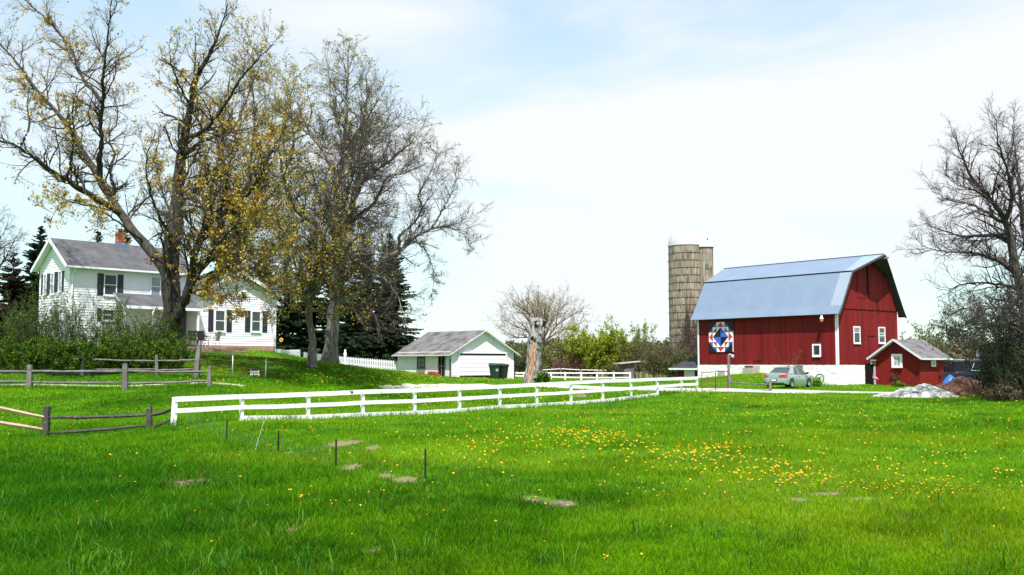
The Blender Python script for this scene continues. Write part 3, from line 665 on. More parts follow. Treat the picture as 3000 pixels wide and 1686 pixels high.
mb = MB(); mb.box(SX0 - .16, SX0 - .02, u0 - .02, u1 + .02, zc(1080.5), zc(1078.3)); mb.build('sill', MT['shed_red'], f)
u0, u1 = BF.onx(2724, SY0), BF.onx(2736, SY0); f = window(shed, ps_, u0 + .1, u1 - .1, zc(1071), zc(1048), bars='sash', fw=.12, pane=glass('pale_glass2', (.25, .3, .3), .15), sill=False)
mb = MB(); mb.box(u0, u1, SY0 - .14, SY0 - .02, zc(1078), zc(1075)); mb.build('sill', MT['shed_red'], f)
# red slatted pallet against the side
mb = MB()
for i in range(6): mb.beam((SX1 - 1.3 + i * .22, SY0 - .55, base - .1), (SX1 - 1.2 + i * .22, SY0 - .12, -.35), .07, .03, up=(0, -1, 0))
for z in (-1.6, -.6): k = (z - base) / (-.35 - base); mb.beam((SX1 - 1.4, SY0 - .5 + .36 * k, z), (SX1 - .02, SY0 - .5 + .36 * k, z), .03, .08)
tag(mb.build('slatted_panel', MT['barn_red']), 'red slatted wood panel leaning on the side wall of the shed', 'panel'); o = bpy.data.objects['slatted_panel']; o.location = BF.o; o.rotation_euler = (0, 0, BF.th)
mb = MB(); mb.box(SX0 + .55, SX0 + .95, ym - 1.05, ym - .6, 1.2, 1.42); mb.build('roof_vent', pm('vent_red', (.3, .09, .07), rough=.7), shed)
mb = MB(); mb.box(SX1 - 1.3, SX1 - .95, ym - 1.0, ym - .6, 1.2, 1.42); mb.build('roof_vent', bpy.data.materials['vent_red'], shed)
# doorway between barn and shed
mb = MB(); mb.box(3.62, 3.66 + .5, -.62, -.07, -2.0, .02); mb.build('doorway', MT['dark_gap'], shed)
mb = MB(); mb.box(3.55, 4.17, -.72, -.64, .03, .32); mb.box(3.5, 4.17, -.9, -.64, .33, .40); mb.build('door_hood', MT['concrete'], shed)
mb = MB(); mb.box(4.06, 4.15, -.70, -.63, -1.9, .0); mb.box(3.95, 4.05, -.68, -.63, -1.9, -.1); mb.build('door_jamb', pm('jamb_grey', (.4, .45, .52), rough=.5), shed)
# ================================================================== HOUSE
ho = P(199, 1014.5, 64.6); HF = Frame((ho.x, ho.y, ho.z), R(48)); HL, HD = 8.2, 4.4
house = thing('farmhouse', 'white clapboard farmhouse with grey roof and dark shutters on the hill', 'house', HF.o, HF.th)
pl = lambda u, d, z: (u, -d, z)                    # long wall, facing -y
pg0 = lambda u, d, z: (-d, u, z)                   # gable end, facing -x
EZ = HF.z(771, 0, 0); RZH = HF.z(703, -.3, HD / 2)
mb = MB(); body = [(0, 0), (HD, 0), (HD, EZ), (HD / 2, RZH - .12), (0, EZ)]
mb.prism(body, 'x', .0, HL)
clapboards(mb, [(0, 0), (HL, 0), (HL, EZ), (0, EZ)], pl, 0.02, EZ - .12, .165)
clapboards(mb, [(0, 0), (HD, 0), (HD, EZ), (HD / 2, RZH - .14), (0, EZ)], pg0, .02, RZH - .2, .165)
mb.build('wall', MT['white_siding'], house)
mb = MB(); mb.box(-.03, HL + .03, -.03, HD, -1.2, -.005); mb.build('foundation', MT['foundation'], house)
oh = .42; sl_ = (RZH - EZ) / (HD / 2)
for s in (0, 1):
    Y_ = (lambda y: y) if not s else (lambda y: HD - y)
    roof_slab('roof', [(-.42, Y_(-oh), EZ - oh * sl_ + .12), (HL + .4, Y_(-oh), EZ - oh * sl_ + .12), (HL + .4, HD / 2, RZH + .12), (-.42, HD / 2, RZH + .12)], .06, MT['shingle'], house)
ez_ = EZ - oh * sl_
mb = MB(); mb.box(-.40, HL + .38, -oh - .10, -oh - .0, ez_ - .0, ez_ + .11); mb.tube([(.12, -oh - .03, ez_ + .02), (.12, -.25, ez_ - .25), (.12, -.08, ez_ - .45), (.12, -.08, .1)], .05, 8); mb.build('gutter', MT['white_trim'], house)
mb = MB(); mb.box(-.36, HL, -oh + .02, -.03, ez_ - .03, ez_ + .03); mb.build('soffit', MT['white_trim'], house)
mb = MB()
for s in (-1, 1):
    mb.beam((-.44, HD / 2 + s * (HD / 2 + oh), ez_ + .0), (-.44, HD / 2, RZH + .0), .04, .2, up=(0, 0, 1)); mb.beam((-.2, HD / 2 + s * (HD / 2 + oh - .05), ez_ + .015), (-.2, HD / 2, RZH + .02), .42, .02)
mb.build('rake_board', MT['white_trim'], house)
mb = MB(); mb.box(-.045, .09, -.045, -.028, 0, EZ - .1); mb.box(-.045, -.028, -.03, .09, 0, EZ - .1); mb.build('corner_board', MT['white_trim'], house)
# chimney
chx = HF.onx(345, HD / 2); mb = MB(); mb.box(chx - .24, chx + .24, HD / 2 - .22, HD / 2 + .22, RZH - .6, HF.z(681, chx, HD / 2)); zt = HF.z(681, chx, HD / 2)
mb.box(chx - .27, chx + .27, HD / 2 - .25, HD / 2 + .25, zt - .22, zt - .1)
ch = mb.build('chimney', MT['brick'], house)
mb = MB(); mb.lathe([(.13, zt - .02), (.13, zt + .14)], 12, (chx, HD / 2)); mb.box(chx - .24, chx + .24, HD / 2 - .24, HD / 2 + .24, zt + .18, zt + .2); mb.build('flue_cap', MT['iron_dark'], ch)
mb = MB(); mb.box(chx - .34, chx + .4, HD / 2 - .42, HD / 2 + .1, RZH - .35, RZH + .16); mb.build('flashing', pm('flashing_blue', (.12, .16, .32), rough=.5), ch)
# windows: upper long wall
def win_l(pa, pb, ya, yb, y, sh=None, **k):
    u0, u1 = HF.onx(pa, y) + .06, HF.onx(pb, y) - .06
    put = (lambda u, d, z: (u, y - d, z)); z0, z1 = HF.z(yb, u0, y), HF.z(ya, u0, y)
    f = window(house, put, u0, u1, z0, z1, **k)
    if sh:
        for (a, b) in sh: shutter(house, put, HF.onx(a, y), HF.onx(b, y), z0 - .08, z1 + .08)
    return f
win_l(300, 338, 806, 863, 0, [(281, 299), (339.5, 357)])
wf = win_l(437, 467, 813, 866, 0, pane=MT['pane_blue'])
win_l(298, 333, 909, 937, 0, [(283, 296)])
def win_g(pa, pb, ya, yb, sh):
    v0, v1 = HF.ony(pb, 0) + .05, HF.ony(pa, 0) - .05; z0, z1 = HF.z(yb, 0, v0), HF.z(ya, 0, v0)
    window(house, pg0, v0, v1, z0, z1, fw=.05, pane=MT['pane_blue'])
    for (a, b) in sh: shutter(house, pg0, HF.ony(b, 0), HF.ony(a, 0), z0 - .05, z1 + .05)
win_g(125, 134, 806, 862, [(118.5, 124)]); win_g(146, 156, 803, 861, [(135, 145)]); win_g(169, 178, 797, 853, [(157, 168), (179, 184.5)])
v0, v1 = HF.ony(176, 0), HF.ony(162, 0); window(house, pg0, v0, v1, .9, 2.2, fw=.05, sill=False)
# wing with its gable to the front
WY = -1.55; WX0, WX1 = HF.onx(579, WY), HF.onx(806.5, WY); WB = HF.z(1013.5, WX0, WY); WBb = HF.z(1013.5, WX1, WY); WB = (WB + WBb) / 2
WE = HF.z(866, WX1, WY); WR = HF.z(800, (WX0 + WX1) / 2, WY); wm = (WX0 + WX1) / 2
pw = lambda u, d, z: (u, WY - d, z)
mb = MB(); wp = [(WX0, WB), (WX1, WB), (WX1, WE), (wm, WR - .1), (WX0, WE)]
mb.prism(wp, 'y', WY, 6.0); clapboards(mb, wp, pw, WB + .01, WR - .16, .165)
mb.build('wing_wall', MT['white_siding'], house)
mb = MB(); mb.box(WX0, WX1 - .02, WY - .03, 6.0, WB - 1.0, WB - .005); mb.build('wing_foundation', MT['foundation'], house)
ws = (WR - WE) / (wm - WX0)
for s in (0, 1):
    X_ = (lambda x: x) if not s else (lambda x: 2 * wm - x)
    roof_slab('wing_roof', [(X_(WX0 - .38), WY - .4, WE - .38 * ws + .12), (X_(WX0 - .38), 6.2, WE - .38 * ws + .12), (wm, 6.2, WR + .12), (wm, WY - .4, WR + .12)], .06, MT['shingle'], house)
mb = MB()
for s in (-1, 1):
    mb.beam((wm + s * (wm - WX0 + .4), WY - .42, WE - .4 * ws - .01), (wm, WY - .42, WR + .0), .04, .22, up=(0, 0, 1)); mb.beam((wm + s * (wm - WX0 + .35), WY - .2, WE - .35 * ws + .02), (wm, WY - .2, WR + .03), .4, .02)
mb.box(WX1 - .09, WX1 + .03, WY - .045, WY - .03, WB, WE); mb.box(WX0 - .02, WX0 + .09, WY - .045, WY - .03, WB, WE); mb.tube([(WX1 + .1, WY + .1, WE - .1), (WX1 + .1, WY + .1, WB - .2), (WX1 + .25, WY - .2, WB - .45)], .045, 7)
mb.build('wing_trim', MT['white_trim'], house)
win_l(628, 658, 911, 969, WY, [(609, 624), (663, 678)])
win_l(735, 762, 914, 970, WY, [(717, 732), (768, 782)])
# recess, porch roof, posts and glazed door
DX0, DX1 = HF.onx(532, -.05), HF.onx(576, -.05)
mb = MB(); mb.box(DX0, WX0 - .02, -.06, -.032, WB, WB + 2.3); dd = mb.build('patio_door', MT['pane'], house)
mb = MB()
for q in (0, .33, .66, 1): x_ = DX0 + (WX0 - .1 - DX0) * q; mb.box(x_ - .04, x_ + .04, -.11, -.062, WB, WB + 2.3)
mb.build('frame', pm('door_frame_grey', (.12, .13, .15), rough=.5), dd)
PX0 = HF.onx(358, -2.1); pz = HF.z(896, PX0, -2.1)
roof_slab('porch_roof', [(PX0, -2.2, pz), (WX0 - .05, -2.2, pz), (WX0 - .05, -.03, pz + .95), (PX0 + .4, -.03, pz + .95)], .06, MT['shingle'], house)
mb = MB(); mb.box(PX0, WX0 - .05, -2.26, -2.2, pz - .16, pz + .02); mb.tube([(HF.onx(455, -2.3), -2.3, pz), (HF.onx(447, -2.3), -2.3, pz - .35), (HF.onx(447, -2.3), -2.3, .1)], .05, 7)
for q in (PX0 + .15, (PX0 + WX0) / 2, WX0 - .3): mb.box(q - .06, q + .06, -2.15, -2.03, .0, pz - .1)
mb.build('porch_frame', MT['white_trim'], house)
# patio with low block wall, table and chairs
pa, pb = P(538, 1024, 66), P(722, 1022, 68.3)
patio = thing('patio', 'low brown block patio in front of the white house wing', 'patio', (0, 0, 0))
dirp = Vector((pb.x - pa.x, pb.y - pa.y, 0)).normalized(); nrm = Vector((-dirp.y, dirp.x, 0)); L_ = (pb - pa).xy.length
PZ = P(600, 1016.5, 67).z
r = random.Random(4); mb = MB()
for j in range(3):
    q = -.2 * (j % 2)
    while q < L_:
        wd = r.uniform(.32, .5); a, b = pa + dirp * max(q, 0), pa + dirp * min(q + wd - .012, L_); zt = PZ - .03 - j * .16; d = r.uniform(-.03, .02)
        ps4 = [Vector((a.x, a.y, 0)) + nrm * d, Vector((b.x, b.y, 0)) + nrm * d, Vector((b.x, b.y, 0)) + nrm * .25, Vector((a.x, a.y, 0)) + nrm * .25]
        mb.hexa([(v.x, v.y, zt - .15) for v in ps4] + [(v.x, v.y, zt) for v in ps4]); q += wd
mb.build('block_wall', pm('patio_block', (.26, .17, .13), (.16, .11, .09), scale=4, rough=.9, bump=.015, island=.35), patio)
mb = MB(); A_, B_ = Vector((pa.x, pa.y, 0)) - dirp * 1.2 + nrm * .02, Vector((pb.x, pb.y, 0)) + nrm * .02
ps4 = [A_, B_, B_ + nrm * 2.2, A_ + nrm * 3.6]; mb.hexa([(v.x, v.y, PZ - .6) for v in ps4] + [(v.x, v.y, PZ) for v in ps4]); mb.build('paving', MT['foundation'], patio)

cloth_dark = pm('mesh_sling_dark', (.03, .028, .028), rough=.7); cloth_pale = pm('mesh_sling_grey', (.30, .28, .27), rough=.7)
def patio_chair(px, Yd, rz, label, m_, z=None):
    p0 = P(px, 1016, Yd); t = thing('patio_chair', label, 'chair', (p0.x, p0.y, PZ), rz, 'patio chairs round the table')
    mb = MB(); mb.beam((-.24, -.22, .42), (-.24, .24, .42), .02, .03); mb.hexa([(-.24, -.24, .40), (.24, -.24, .40), (.24, .22, .38), (-.24, .22, .38), (-.24, -.24, .43), (.24, -.24, .43), (.24, .22, .41), (-.24, .22, .41)]); mb.build('seat', m_, t)
    mb = MB(); mb.hexa([(-.24, .20, .42), (.24, .20, .42), (.24, .23, .42), (-.24, .23, .42), (-.22, .38, 1.02), (.22, .38, 1.02), (.22, .40, 1.02), (-.22, .40, 1.02)]); mb.build('backrest', m_, t)
    for s in (-1, 1):
        mb = MB(); mb.tube([(s * .26, -.28, 0), (s * .26, -.24, .62), (s * .27, .12, .64), (s * .25, .30, .78)], .016, 6); mb.build('armrest', MT['black'], t)
        mb = MB(); mb.tube([(s * .25, .3, 0), (s * .25, .16, .42), (s * .24, .40, 1.06)], .016, 6); mb.build('leg', MT['black'], t)
    return t
patio_chair(541, 67.2, R(80), 'grey sling patio chair at the left, nearest the tree trunk', cloth_pale)
patio_chair(566, 66.6, R(185), 'dark sling patio chair with its back to the view, left of the middle pair', cloth_dark)
patio_chair(593, 67.0, R(172), 'dark sling patio chair with its back to the view, right of the middle pair', cloth_dark)
patio_chair(628, 67.8, R(-105), 'grey sling patio chair seen from the side at the right end of the table', cloth_pale)
pt = P(585, 1016, 68.2); t = thing('patio_table', 'dark round patio table between the sling chairs', 'table', (pt.x, pt.y, PZ))
mb = MB(); mb.lathe([(0, .70), (.72, .70), (.74, .72), (.72, .735), (0, .735)], 24); mb.build('tabletop', MT['black'], t)
for k in range(4):
    a = R(45 + 90 * k); mb = MB(); mb.tube([(.6 * math.cos(a), .6 * math.sin(a), 0), (.35 * math.cos(a), .35 * math.sin(a), .35), (.5 * math.cos(a), .5 * math.sin(a), .7)], .02, 6); mb.build('leg', MT['black'], t)

# ================================================================== GARAGE
go = P(1321, 1105, 85); GF = Frame((go.x, go.y, go.z), R(45)); GW = GF.onx(1506, 0); GL = GF.ony(1166, 0)
gar = thing('garage', 'low white garage with worn grey roof and wide white door', 'garage', GF.o, GF.th)
GE = GF.z(1037, 0, 0); GR = GF.z(968, GW / 2, -.3)
gp = [(0, -.5), (GW, -.5), (GW, GE + .15), (GW / 2, GR - .1), (0, GE + .15)]
pgf = lambda u, d, z: (u, -d, z); pgs = lambda u, d, z: (-d, u, z)
mb = MB(); mb.prism(gp, 'y', 0, GL); clapboards(mb, gp, pgf, -.45, GR - .18, .19, .018); clapboards(mb, [(0, -.5), (GL, -.5), (GL, GE), (0, GE)], pgs, -.05, GE - .05, .17, .022)
mb.build('wall', MT['white_peel'], gar)
gs = (GR - GE) / (GW / 2)
roof_slab('roof', [(-.45, -.32, GE - .08), (-.45, GL + .25, GE - .08), (GW / 2, GL + .25, GR), (GW / 2, -.32, GR)], .05, MT['shingle_worn'], gar)
roof_slab('roof', [(GW + .45, GL + .25, GE - .08), (GW + .45, -.32, GE - .08), (GW / 2, -.32, GR), (GW / 2, GL + .25, GR)], .05, MT['shingle_worn'], gar)
mb = MB()
for s in (-1, 1): mb.beam((GW / 2 + s * (GW / 2 + .46), -.34, GE - .12), (GW / 2, -.34, GR - .04), .03, .11, up=(0, 0, 1))
mb.box(-.5, -.44, -.34, GL + .25, GE - .18, GE - .08); mb.tube([(-.46, -.3, GE - .15), (-.2, -.1, GE - .35), (-.05, -.1, GE - .5), (-.05, -.1, -.1)], .035, 6); mb.build('trim', pm('worn_trim', (.66, .64, .62), (.40, .38, .36), scale=7, rough=.7), gar)
dx0, dx1 = GF.onx(1345, 0), GF.onx(1479, 0); dz1 = GF.z(1036, dx0, 0); dz0 = GF.z(1101, dx0, 0)
mb = MB(); mb.box(dx0, dx1, -.05, -.022, dz0 - .35, dz1); mb.build('door_shadow_backing', MT['dark_gap'], gar)  # black backing: dark panel joints, plus a painted shadow line above the door
mb = MB()
for k in range(5):
    a = dz0 + (dz1 - .12 - dz0) * k / 5; b = dz0 + (dz1 - .12 - dz0) * (k + 1) / 5 - .015
    for j in range(4):
        q0, q1 = dx0 + (dx1 - dx0) * j / 4, dx0 + (dx1 - dx0) * (j + 1) / 4 - .002
        mb.hexa([(q0, -.055, a), (q1, -.055, a), (q1, -.051, a), (q0, -.051, a), (q0, -.055, b), (q1, -.055, b), (q1, -.051, b), (q0, -.051, b)])
    mb.hexa([(dx0, -.051, a), (dx1, -.051, a), (dx1, -.085, a + .01), (dx0, -.085, a + .01), (dx0, -.051, b), (dx1, -.051, b), (dx1, -.07, b), (dx0, -.07, b)])
mb.build('garage_door', MT['white_trim'], gar)
mb = MB(); mb.box(dx0 - .14, dx0 - .005, -.12, -.022, -.35, dz1 + .12); mb.box(dx1 + .005, dx1 + .14, -.12, -.022, -.35, dz1 + .12); mb.box(dx0, dx1, -.16, -.022, dz1 + .004, dz1 + .14); mb.build('door_frame', MT['white_trim'], gar)
mb = MB(); mb.box(GW - .02, GW + .07, -.06, .1, -.5, GE + .1); mb.box(-.06, -.03, -.05, .12, -.3, GE - .05); mb.build('corner_strip', MT['dark_gap'], gar)
v0, v1 = GF.ony(1246, 0), GF.ony(1225, 0); f = window(gar, pgs, v0, v1, GF.z(1079, 0, v0), GF.z(1046, 0, v0), bars='cross', fw=.05, frame_mat=MT['wood_dark'])
v0, v1 = GF.ony(1305, 0), GF.ony(1285, 0)
mb = MB(); mb.box(-.05, -.024, v0, v1, -.1, GE - .08); mb.build('side_door', MT['dark_gap'], gar)
mb = MB()
for q in (0, .45, .9): y_ = v0 + (v1 - v0) * q; mb.box(-.09, -.052, y_ - .04, y_ + .04, -.1, GE - .08)
mb.box(-.085, -.052, v0, v1, .8, .95); mb.build('door_boards', MT['wood_grey'], gar)
mb = MB()
for i in range(5): mb.box(.6 + .02, .6 + .1, 0, .1, 0, .1) if False else None
r = random.Random(2)
for (pxv, w_) in ((1265, .3), (1275, .35), (1283, .25), (1236, .25)):
    y_ = GF.ony(pxv, -.4); gzz = G(*GF.w(-.4, y_).xy) - GF.o.z; mb.box(-.6, -.25, y_ - w_, y_ + w_, gzz - .1, gzz + r.uniform(.1, .28))
bo = tag(mb.build('brick_pile', MT['brick'], bevel=.03), 'reddish bricks piled along the side wall of the garage', 'bricks'); bo.location = GF.o; bo.rotation_euler = (0, 0, GF.th)

# wheeled bins
def bin_(px, py, Yd, rz, m_, label):
    p0 = P(px, py, Yd); p0.z = G(p0.x, p0.y); t = thing('wheeled_bin', label, 'bin', p0, rz, 'wheeled bins at the garage door')
    mb = MB(); mb.hexa([(-.24, -.26, .06), (.24, -.26, .06), (.24, .22, .06), (-.24, .22, .06), (-.32, -.36, 1.12), (.32, -.36, 1.12), (.32, .36, 1.12), (-.32, .36, 1.12)]); mb.box(-.35, .35, -.39, .38, 1.0, 1.1); mb.build('body', m_, t, bevel=.02)
    mb = MB(); mb.hexa([(-.35, -.42, 1.125), (.35, -.42, 1.125), (.35, .38, 1.125), (-.35, .38, 1.125), (-.3, -.36, 1.19), (.3, -.36, 1.19), (.3, .36, 1.23), (-.3, .36, 1.23)]); mb.tube([(-.28, .4, 1.08), (-.28, .48, 1.1), (.28, .48, 1.1), (.28, .4, 1.08)], .02, 6); mb.build('lid', m_, t, bevel=.015)
    for s in (-1, 1):
        mb = MB(); mb.tube([(s * .25, .26, .13), (s * .31, .26, .13)], .13, 14); mb.build('wheel', MT['rubber'], t)
    mb = MB(); mb.box(-.12, .12, -.33, -.325 + .02, .6, .85); mb.build('stamp', pm('bin_stamp', (.3, .36, .34), rough=.6), t) if m_ is MT['bin_green'] else None
    return t
bin_(1449, 1112, 82.3, R(38), MT['bin_green'], 'dark green wheeled bin at the garage door, left of the black one')
bin_(1473, 1113, 82.6, R(48), MT['bin_dark'], 'black wheeled bin at the garage door, right of the green one')

# ================================================================== white post-and-rail paddock fence
fk = [512, 712, 906, 1066, 1218, 1349, 1467, 1575, 1675, 1768, 1851, 1928, 2000, 2044]
ft = [1162.6, 1155, 1148.6, 1142, 1138, 1132, 1127.5, 1122, 1117, 1112, 1110, 1107, 1105, 1103.5]
fence = thing('white_fence', 'long white three-rail paddock fence crossing the lawn', 'fence', (0, 0, 0))
top, bot = [], []
for k in range(14):
    kk = k if k < 13 else 12.62; Yk = 28.73 * (1 + .06672 * kk); q = P(fk[k], ft[k], Yk); top.append(q); bot.append(Vector((q.x, q.y, G(q.x, q.y))))
fd = Vector((top[12].x - top[0].x, top[12].y - top[0].y, 0)).normalized(); fn = Vector((fd.y, -fd.x, 0))   # towards the camera
r = random.Random(11)
for k in range(14):
    mb = MB(); lean = Vector((r.uniform(-.012, .012), 0, 0)) + (fd * .06 if k == 0 else Vector((0, 0, 0)))
    mb.beam(bot[k] - Vector((0, 0, .3)) - fn * .05, top[k] - fn * .05 + lean * .8 - Vector((0, 0, .02)), .10 if k else .12, .095 if k else .12, up=fn); mb.build('post', MT['white_fence'], fence, bevel=.006)
def rail(a, b, h, o=.03, w_=.028, sag=0):
    mb = MB(); m_ = (a + b) / 2 + Vector((0, 0, -sag)); mb.beam(a + fn * o, m_ + fn * o, w_, h, mi=0); mb.beam(m_ + fn * o, b + fn * o, w_, h); return mb.build('rail', MT['white_fence'], fence)
for k in range(13):
    a, b = top[k], top[k + 1]; e = Vector((0, 0, .0)); ex = (b - a).normalized() * .004
    s1, s2 = r.uniform(-.008, .008), r.uniform(0, .015)
    rail(a - Vector((0, 0, .075)) + ex, b - Vector((0, 0, .075)) - ex, .145, .0155, sag=s2 * .5)
    ha, hb = (top[k].z - bot[k].z), (top[k + 1].z - bot[k + 1].z)
    rail(a - Vector((0, 0, .075 + .42 * ha * .95)) + ex, b - Vector((0, 0, .075 + .42 * hb * .95)) - ex, .13, .0155, sag=s2)
    if 1 <= k <= 10: rail(Vector((a.x, a.y, bot[k].z + .07)) + ex, Vector((b.x, b.y, bot[k + 1].z + .07)) - ex, .14, .0155)
# small letter on the top rail
def text_obj(txt, size, mat_, parent, loc, rot, name='lettering', depth=.004):
    cu = bpy.data.curves.new(name, 'FONT'); cu.body = txt; cu.size = size; cu.align_x = 'CENTER'; cu.align_y = 'CENTER'; cu.extrude = depth; cu.offset = size * .03; cu.materials.append(mat_)
    o = bpy.data.objects.new(name, cu); C.objects.link(o); o.location = loc; o.rotation_euler = rot; o.parent = parent
    bpy.context.view_layer.update(); me = bpy.data.meshes.new_from_object(o.evaluated_get(bpy.context.evaluated_depsgraph_get())); n_ = o.name; bpy.data.objects.remove(o)
    o = bpy.data.objects.new(n_, me); C.objects.link(o); o.location = loc; o.rotation_euler = rot; o.parent = parent; return o
kf = 3.0 + (1025 - 1066) / (1218 - 1066) * 1.0; a, b = top[2], top[3]; q = a + (b - a) * .76 - Vector((0, 0, .075)) + fn * .034
text_obj('M', .13, MT['black'], fence, q, (R(90), 0, math.atan2(fd.y, fd.x)), 'letter')

# far white paddock fence
fence2 = thing('far_white_fence', 'distant low white rail fence behind the dead tree stump', 'fence', (0, 0, 0)); fence2.name = 'white_fence'
xs_ = [1440, 1535, 1614, 1656, 1703, 1749, 1798, 1846]; pts = []
for x_ in xs_:
    q = P(x_, 1092, 96 + (1846 - x_) * .004); g_ = G(q.x, q.y); pts.append((q, g_))
for q, g_ in pts:
    mb = MB(); mb.box(q.x - .07, q.x + .07, q.y - .07, q.y + .07, g_ - .2, q.z + .05); mb.build('post', MT['white_fence'], fence2)
for (a, ga), (b, gb) in zip(pts[:-1], pts[1:]):
    for f_ in (.93, .35):
        mb = MB(); A_ = Vector((a.x + .07, a.y - .1, ga + (a.z - ga) * f_)); B_ = Vector((b.x - .07, b.y - .1, gb + (b.z - gb) * f_)); mb.beam(A_, B_, .03, .11); mb.build('rail', MT['white_fence'], fence2)
fence3 = thing('white_fence', 'thin sagging white rails on posts beyond the distant white fence', 'fence', (0, 0, 0)); pts = []
for x_, y_ in ((1590, 1084), (1643, 1081), (1700, 1084), (1755, 1085), (1800, 1086)):
    q = P(x_, y_, 108); g_ = G(q.x, q.y); pts.append(q); mb = MB(); mb.box(q.x - .05, q.x + .05, q.y - .05, q.y + .05, g_ - .2, q.z + .04); mb.build('post', MT['wood_grey'], fence3)
for a, b in zip(pts[:-1], pts[1:]): mb = MB(); mb.beam(a + Vector((.05, -.08, 0)), b + Vector((-.05, -.08, 0)), .02, .07); mb.build('rail', MT['white_fence'], fence3)

# ================================================================== split-rail fences
def splitrail(label, posts, mats, rails=((.86, .86), (.38, .38)), ph=1.0, pw=.13, fences_=None, name='split_rail_fence', bow=.02, seed=0):
    """posts: list of (bottom Vector, top Vector, material or None); mats: per-span material; rails: fractions of post height"""
    t = thing(name, label, 'fence', (0, 0, 0)); r = random.Random(seed)
    for (b, tp, w_) in [q_[:3] for q_ in posts]:
        mb = MB(); m_ = (b + tp) / 2; mb.beam(b - Vector((0, 0, .35)), m_, w_ * 1.1, w_ * .95, up=(0, 1, 0)); mb.beam(m_, tp, w_, w_ * .9, up=(0, 1, 0), w2=w_ * .85, h2=w_ * .8); mb.jitter(.012, seed + len(mb.v), 5); mb.build('post', mats[0] if not isinstance(mats[0], (list, tuple)) else mats[0][0], t, bevel=.01)
    for i, (p0, p1) in enumerate(zip(posts[:-1], posts[1:])):
        for f_ in rails:
            a = p0[0] + (p0[1] - p0[0]) * f_[0]; b = p1[0] + (p1[1] - p1[0]) * f_[1] * (p1[3] if len(p1) > 3 else 1); d_ = (b - a).normalized(); mb = MB(); n_ = 7; w0 = r.uniform(.09, .115)
            pts = []; rad = []
            for k in range(n_):
                u = k / (n_ - 1); q = a + d_ * (p0[2] * .45) + (b - a - d_ * (p0[2] * .45 + p1[2] * .45)) * u; q.z += -bow * math.sin(u * math.pi) + r.uniform(-.01, .01); pts.append(q); rad.append(w0 * .5 * (1 + r.uniform(-.12, .12)) * (.72 if k in (0, n_ - 1) else 1))
            mb.tube(pts, rad, 6); mb.jitter(.008, i + seed, 4); mb.build('rail', mats[1 + i] if len(mats) > 1 + i else mats[-1], t)
    return t
def post(px, pyt, pyb, Y, w_=.13, lean=0): a, b = P(px + lean, pyt, Y), P(px, pyb, Y); b.z = min(b.z, G(b.x, b.y) + .05) if abs(b.z - G(b.x, b.y)) < .4 else b.z; return (b, a, w_)
near_posts = [post(-190, 1115, 1215, 27, .16), post(132, 1190, 1279, 29, .17, 6), post(436, 1189, 1263, 29.2, .15, 2), post(506, 1172, 1240, 28.9, .08)]
splitrail('near split-rail fence with fresh pale rails at left and dark rails towards the white fence', near_posts, [MT['wood_dark'], MT['wood_fresh'], MT['wood_dark'], MT['wood_dark']], rails=((.62, .62), (.10, .22)), seed=2)
mid_posts = [post(-230, 1066, 1136, 42, .17), post(87, 1069, 1138, 42, .19), post(367, 1066, 1145, 41.5, .19), post(613, 1072, 1135, 42, .14, 2)]
splitrail('grey weathered split-rail fence in the middle, in front of the sandy track', mid_posts, [MT['wood_grey'], MT['wood_grey'], MT['wood_grey'], MT['wood_grey']], rails=((.72, .72), (.27, .3)), seed=5)
back_posts = [post(-60, 1040, 1108, 49, .14), post(241, 1034, 1106, 48.5, .16, 4), post(459, 1040, 1108, 47.5, .13), post(572, 1013, 1109, 46.5, .2, 12) + (.76,)]
splitrail('dark weathered split-rail fence along the foot of the hedge', back_posts, [MT['wood_grey'], MT['wood_grey'], MT['wood_grey'], MT['wood_grey']], rails=((.74, .74), (.34, .38)), seed=9)
# wire mesh behind the middle fence (left part)
wm_ = MB(); a, b = mid_posts[0][0], mid_posts[1][0]
nett = thing('wire_mesh', 'fine green wire mesh fixed to the left end of the middle split-rail fence', 'wire mesh', (0, 0, 0))
def mesh_span(mb, a, b, h, dx=.1, dz=.12, r_=.0022):
    n_ = int((b - a).length / dx)
    for i in range(n_ + 1): q = a + (b - a) * i / n_; mb.tube([q, q + Vector((0, 0, h))], r_, 3, cap=False)
    for j in range(int(h / dz) + 1): mb.tube([a + Vector((0, 0, j * dz)), b + Vector((0, 0, j * dz))], r_, 3, cap=False)
off = Vector((0, .14, .02)); c_ = mid_posts[1][0] + (mid_posts[2][0] - mid_posts[1][0]) * .72
mesh_span(wm_, a + off, b + off, .75); mesh_span(wm_, b + off, c_ + off, .75); wm_.build('netting', pm('wire_green', (.05, .13, .12), rough=.5), nett)

# ================================================================== tube gates
def gate(label, hinge_b, hinge_t, end_b, end_t, bars, mat_, vert, vmat, r_=.022):
    t = thing('field_gate', label, 'gate', (0, 0, 0)); mb = MB()
    Pq = lambda u, v: (hinge_b + (hinge_t - hinge_b) * v) * (1 - u) + (end_b + (end_t - end_b) * v) * u
    c_ = .03; mb.tube([Pq(0, 0), Pq(0, .9), Pq(.006, .97), Pq(c_, 1), Pq(1 - c_, 1), Pq(.994, .97), Pq(1, .9), Pq(1, 0), Pq(0, 0)], r_, 8); mb.build('frame', mat_, t, smooth=True)
    for v in bars: mb = MB(); mb.tube([Pq(0, v), Pq(1, v)], r_ * .85, 8); mb.build('bar', mat_, t, smooth=True)
    for u in vert: mb = MB(); mb.tube([Pq(u, 0) + Vector((0, -r_ * 1.8, 0)), Pq(u, 1.0) + Vector((0, -r_ * 1.8, 0))], r_ * 1.15, 8); mb.build('brace', vmat, t, smooth=True)
    return t
hb, ht, eb, et = P(586, 1108, 46), P(586, 1032, 46), P(858, 1128, 47.2), P(862, 1056, 47.2)
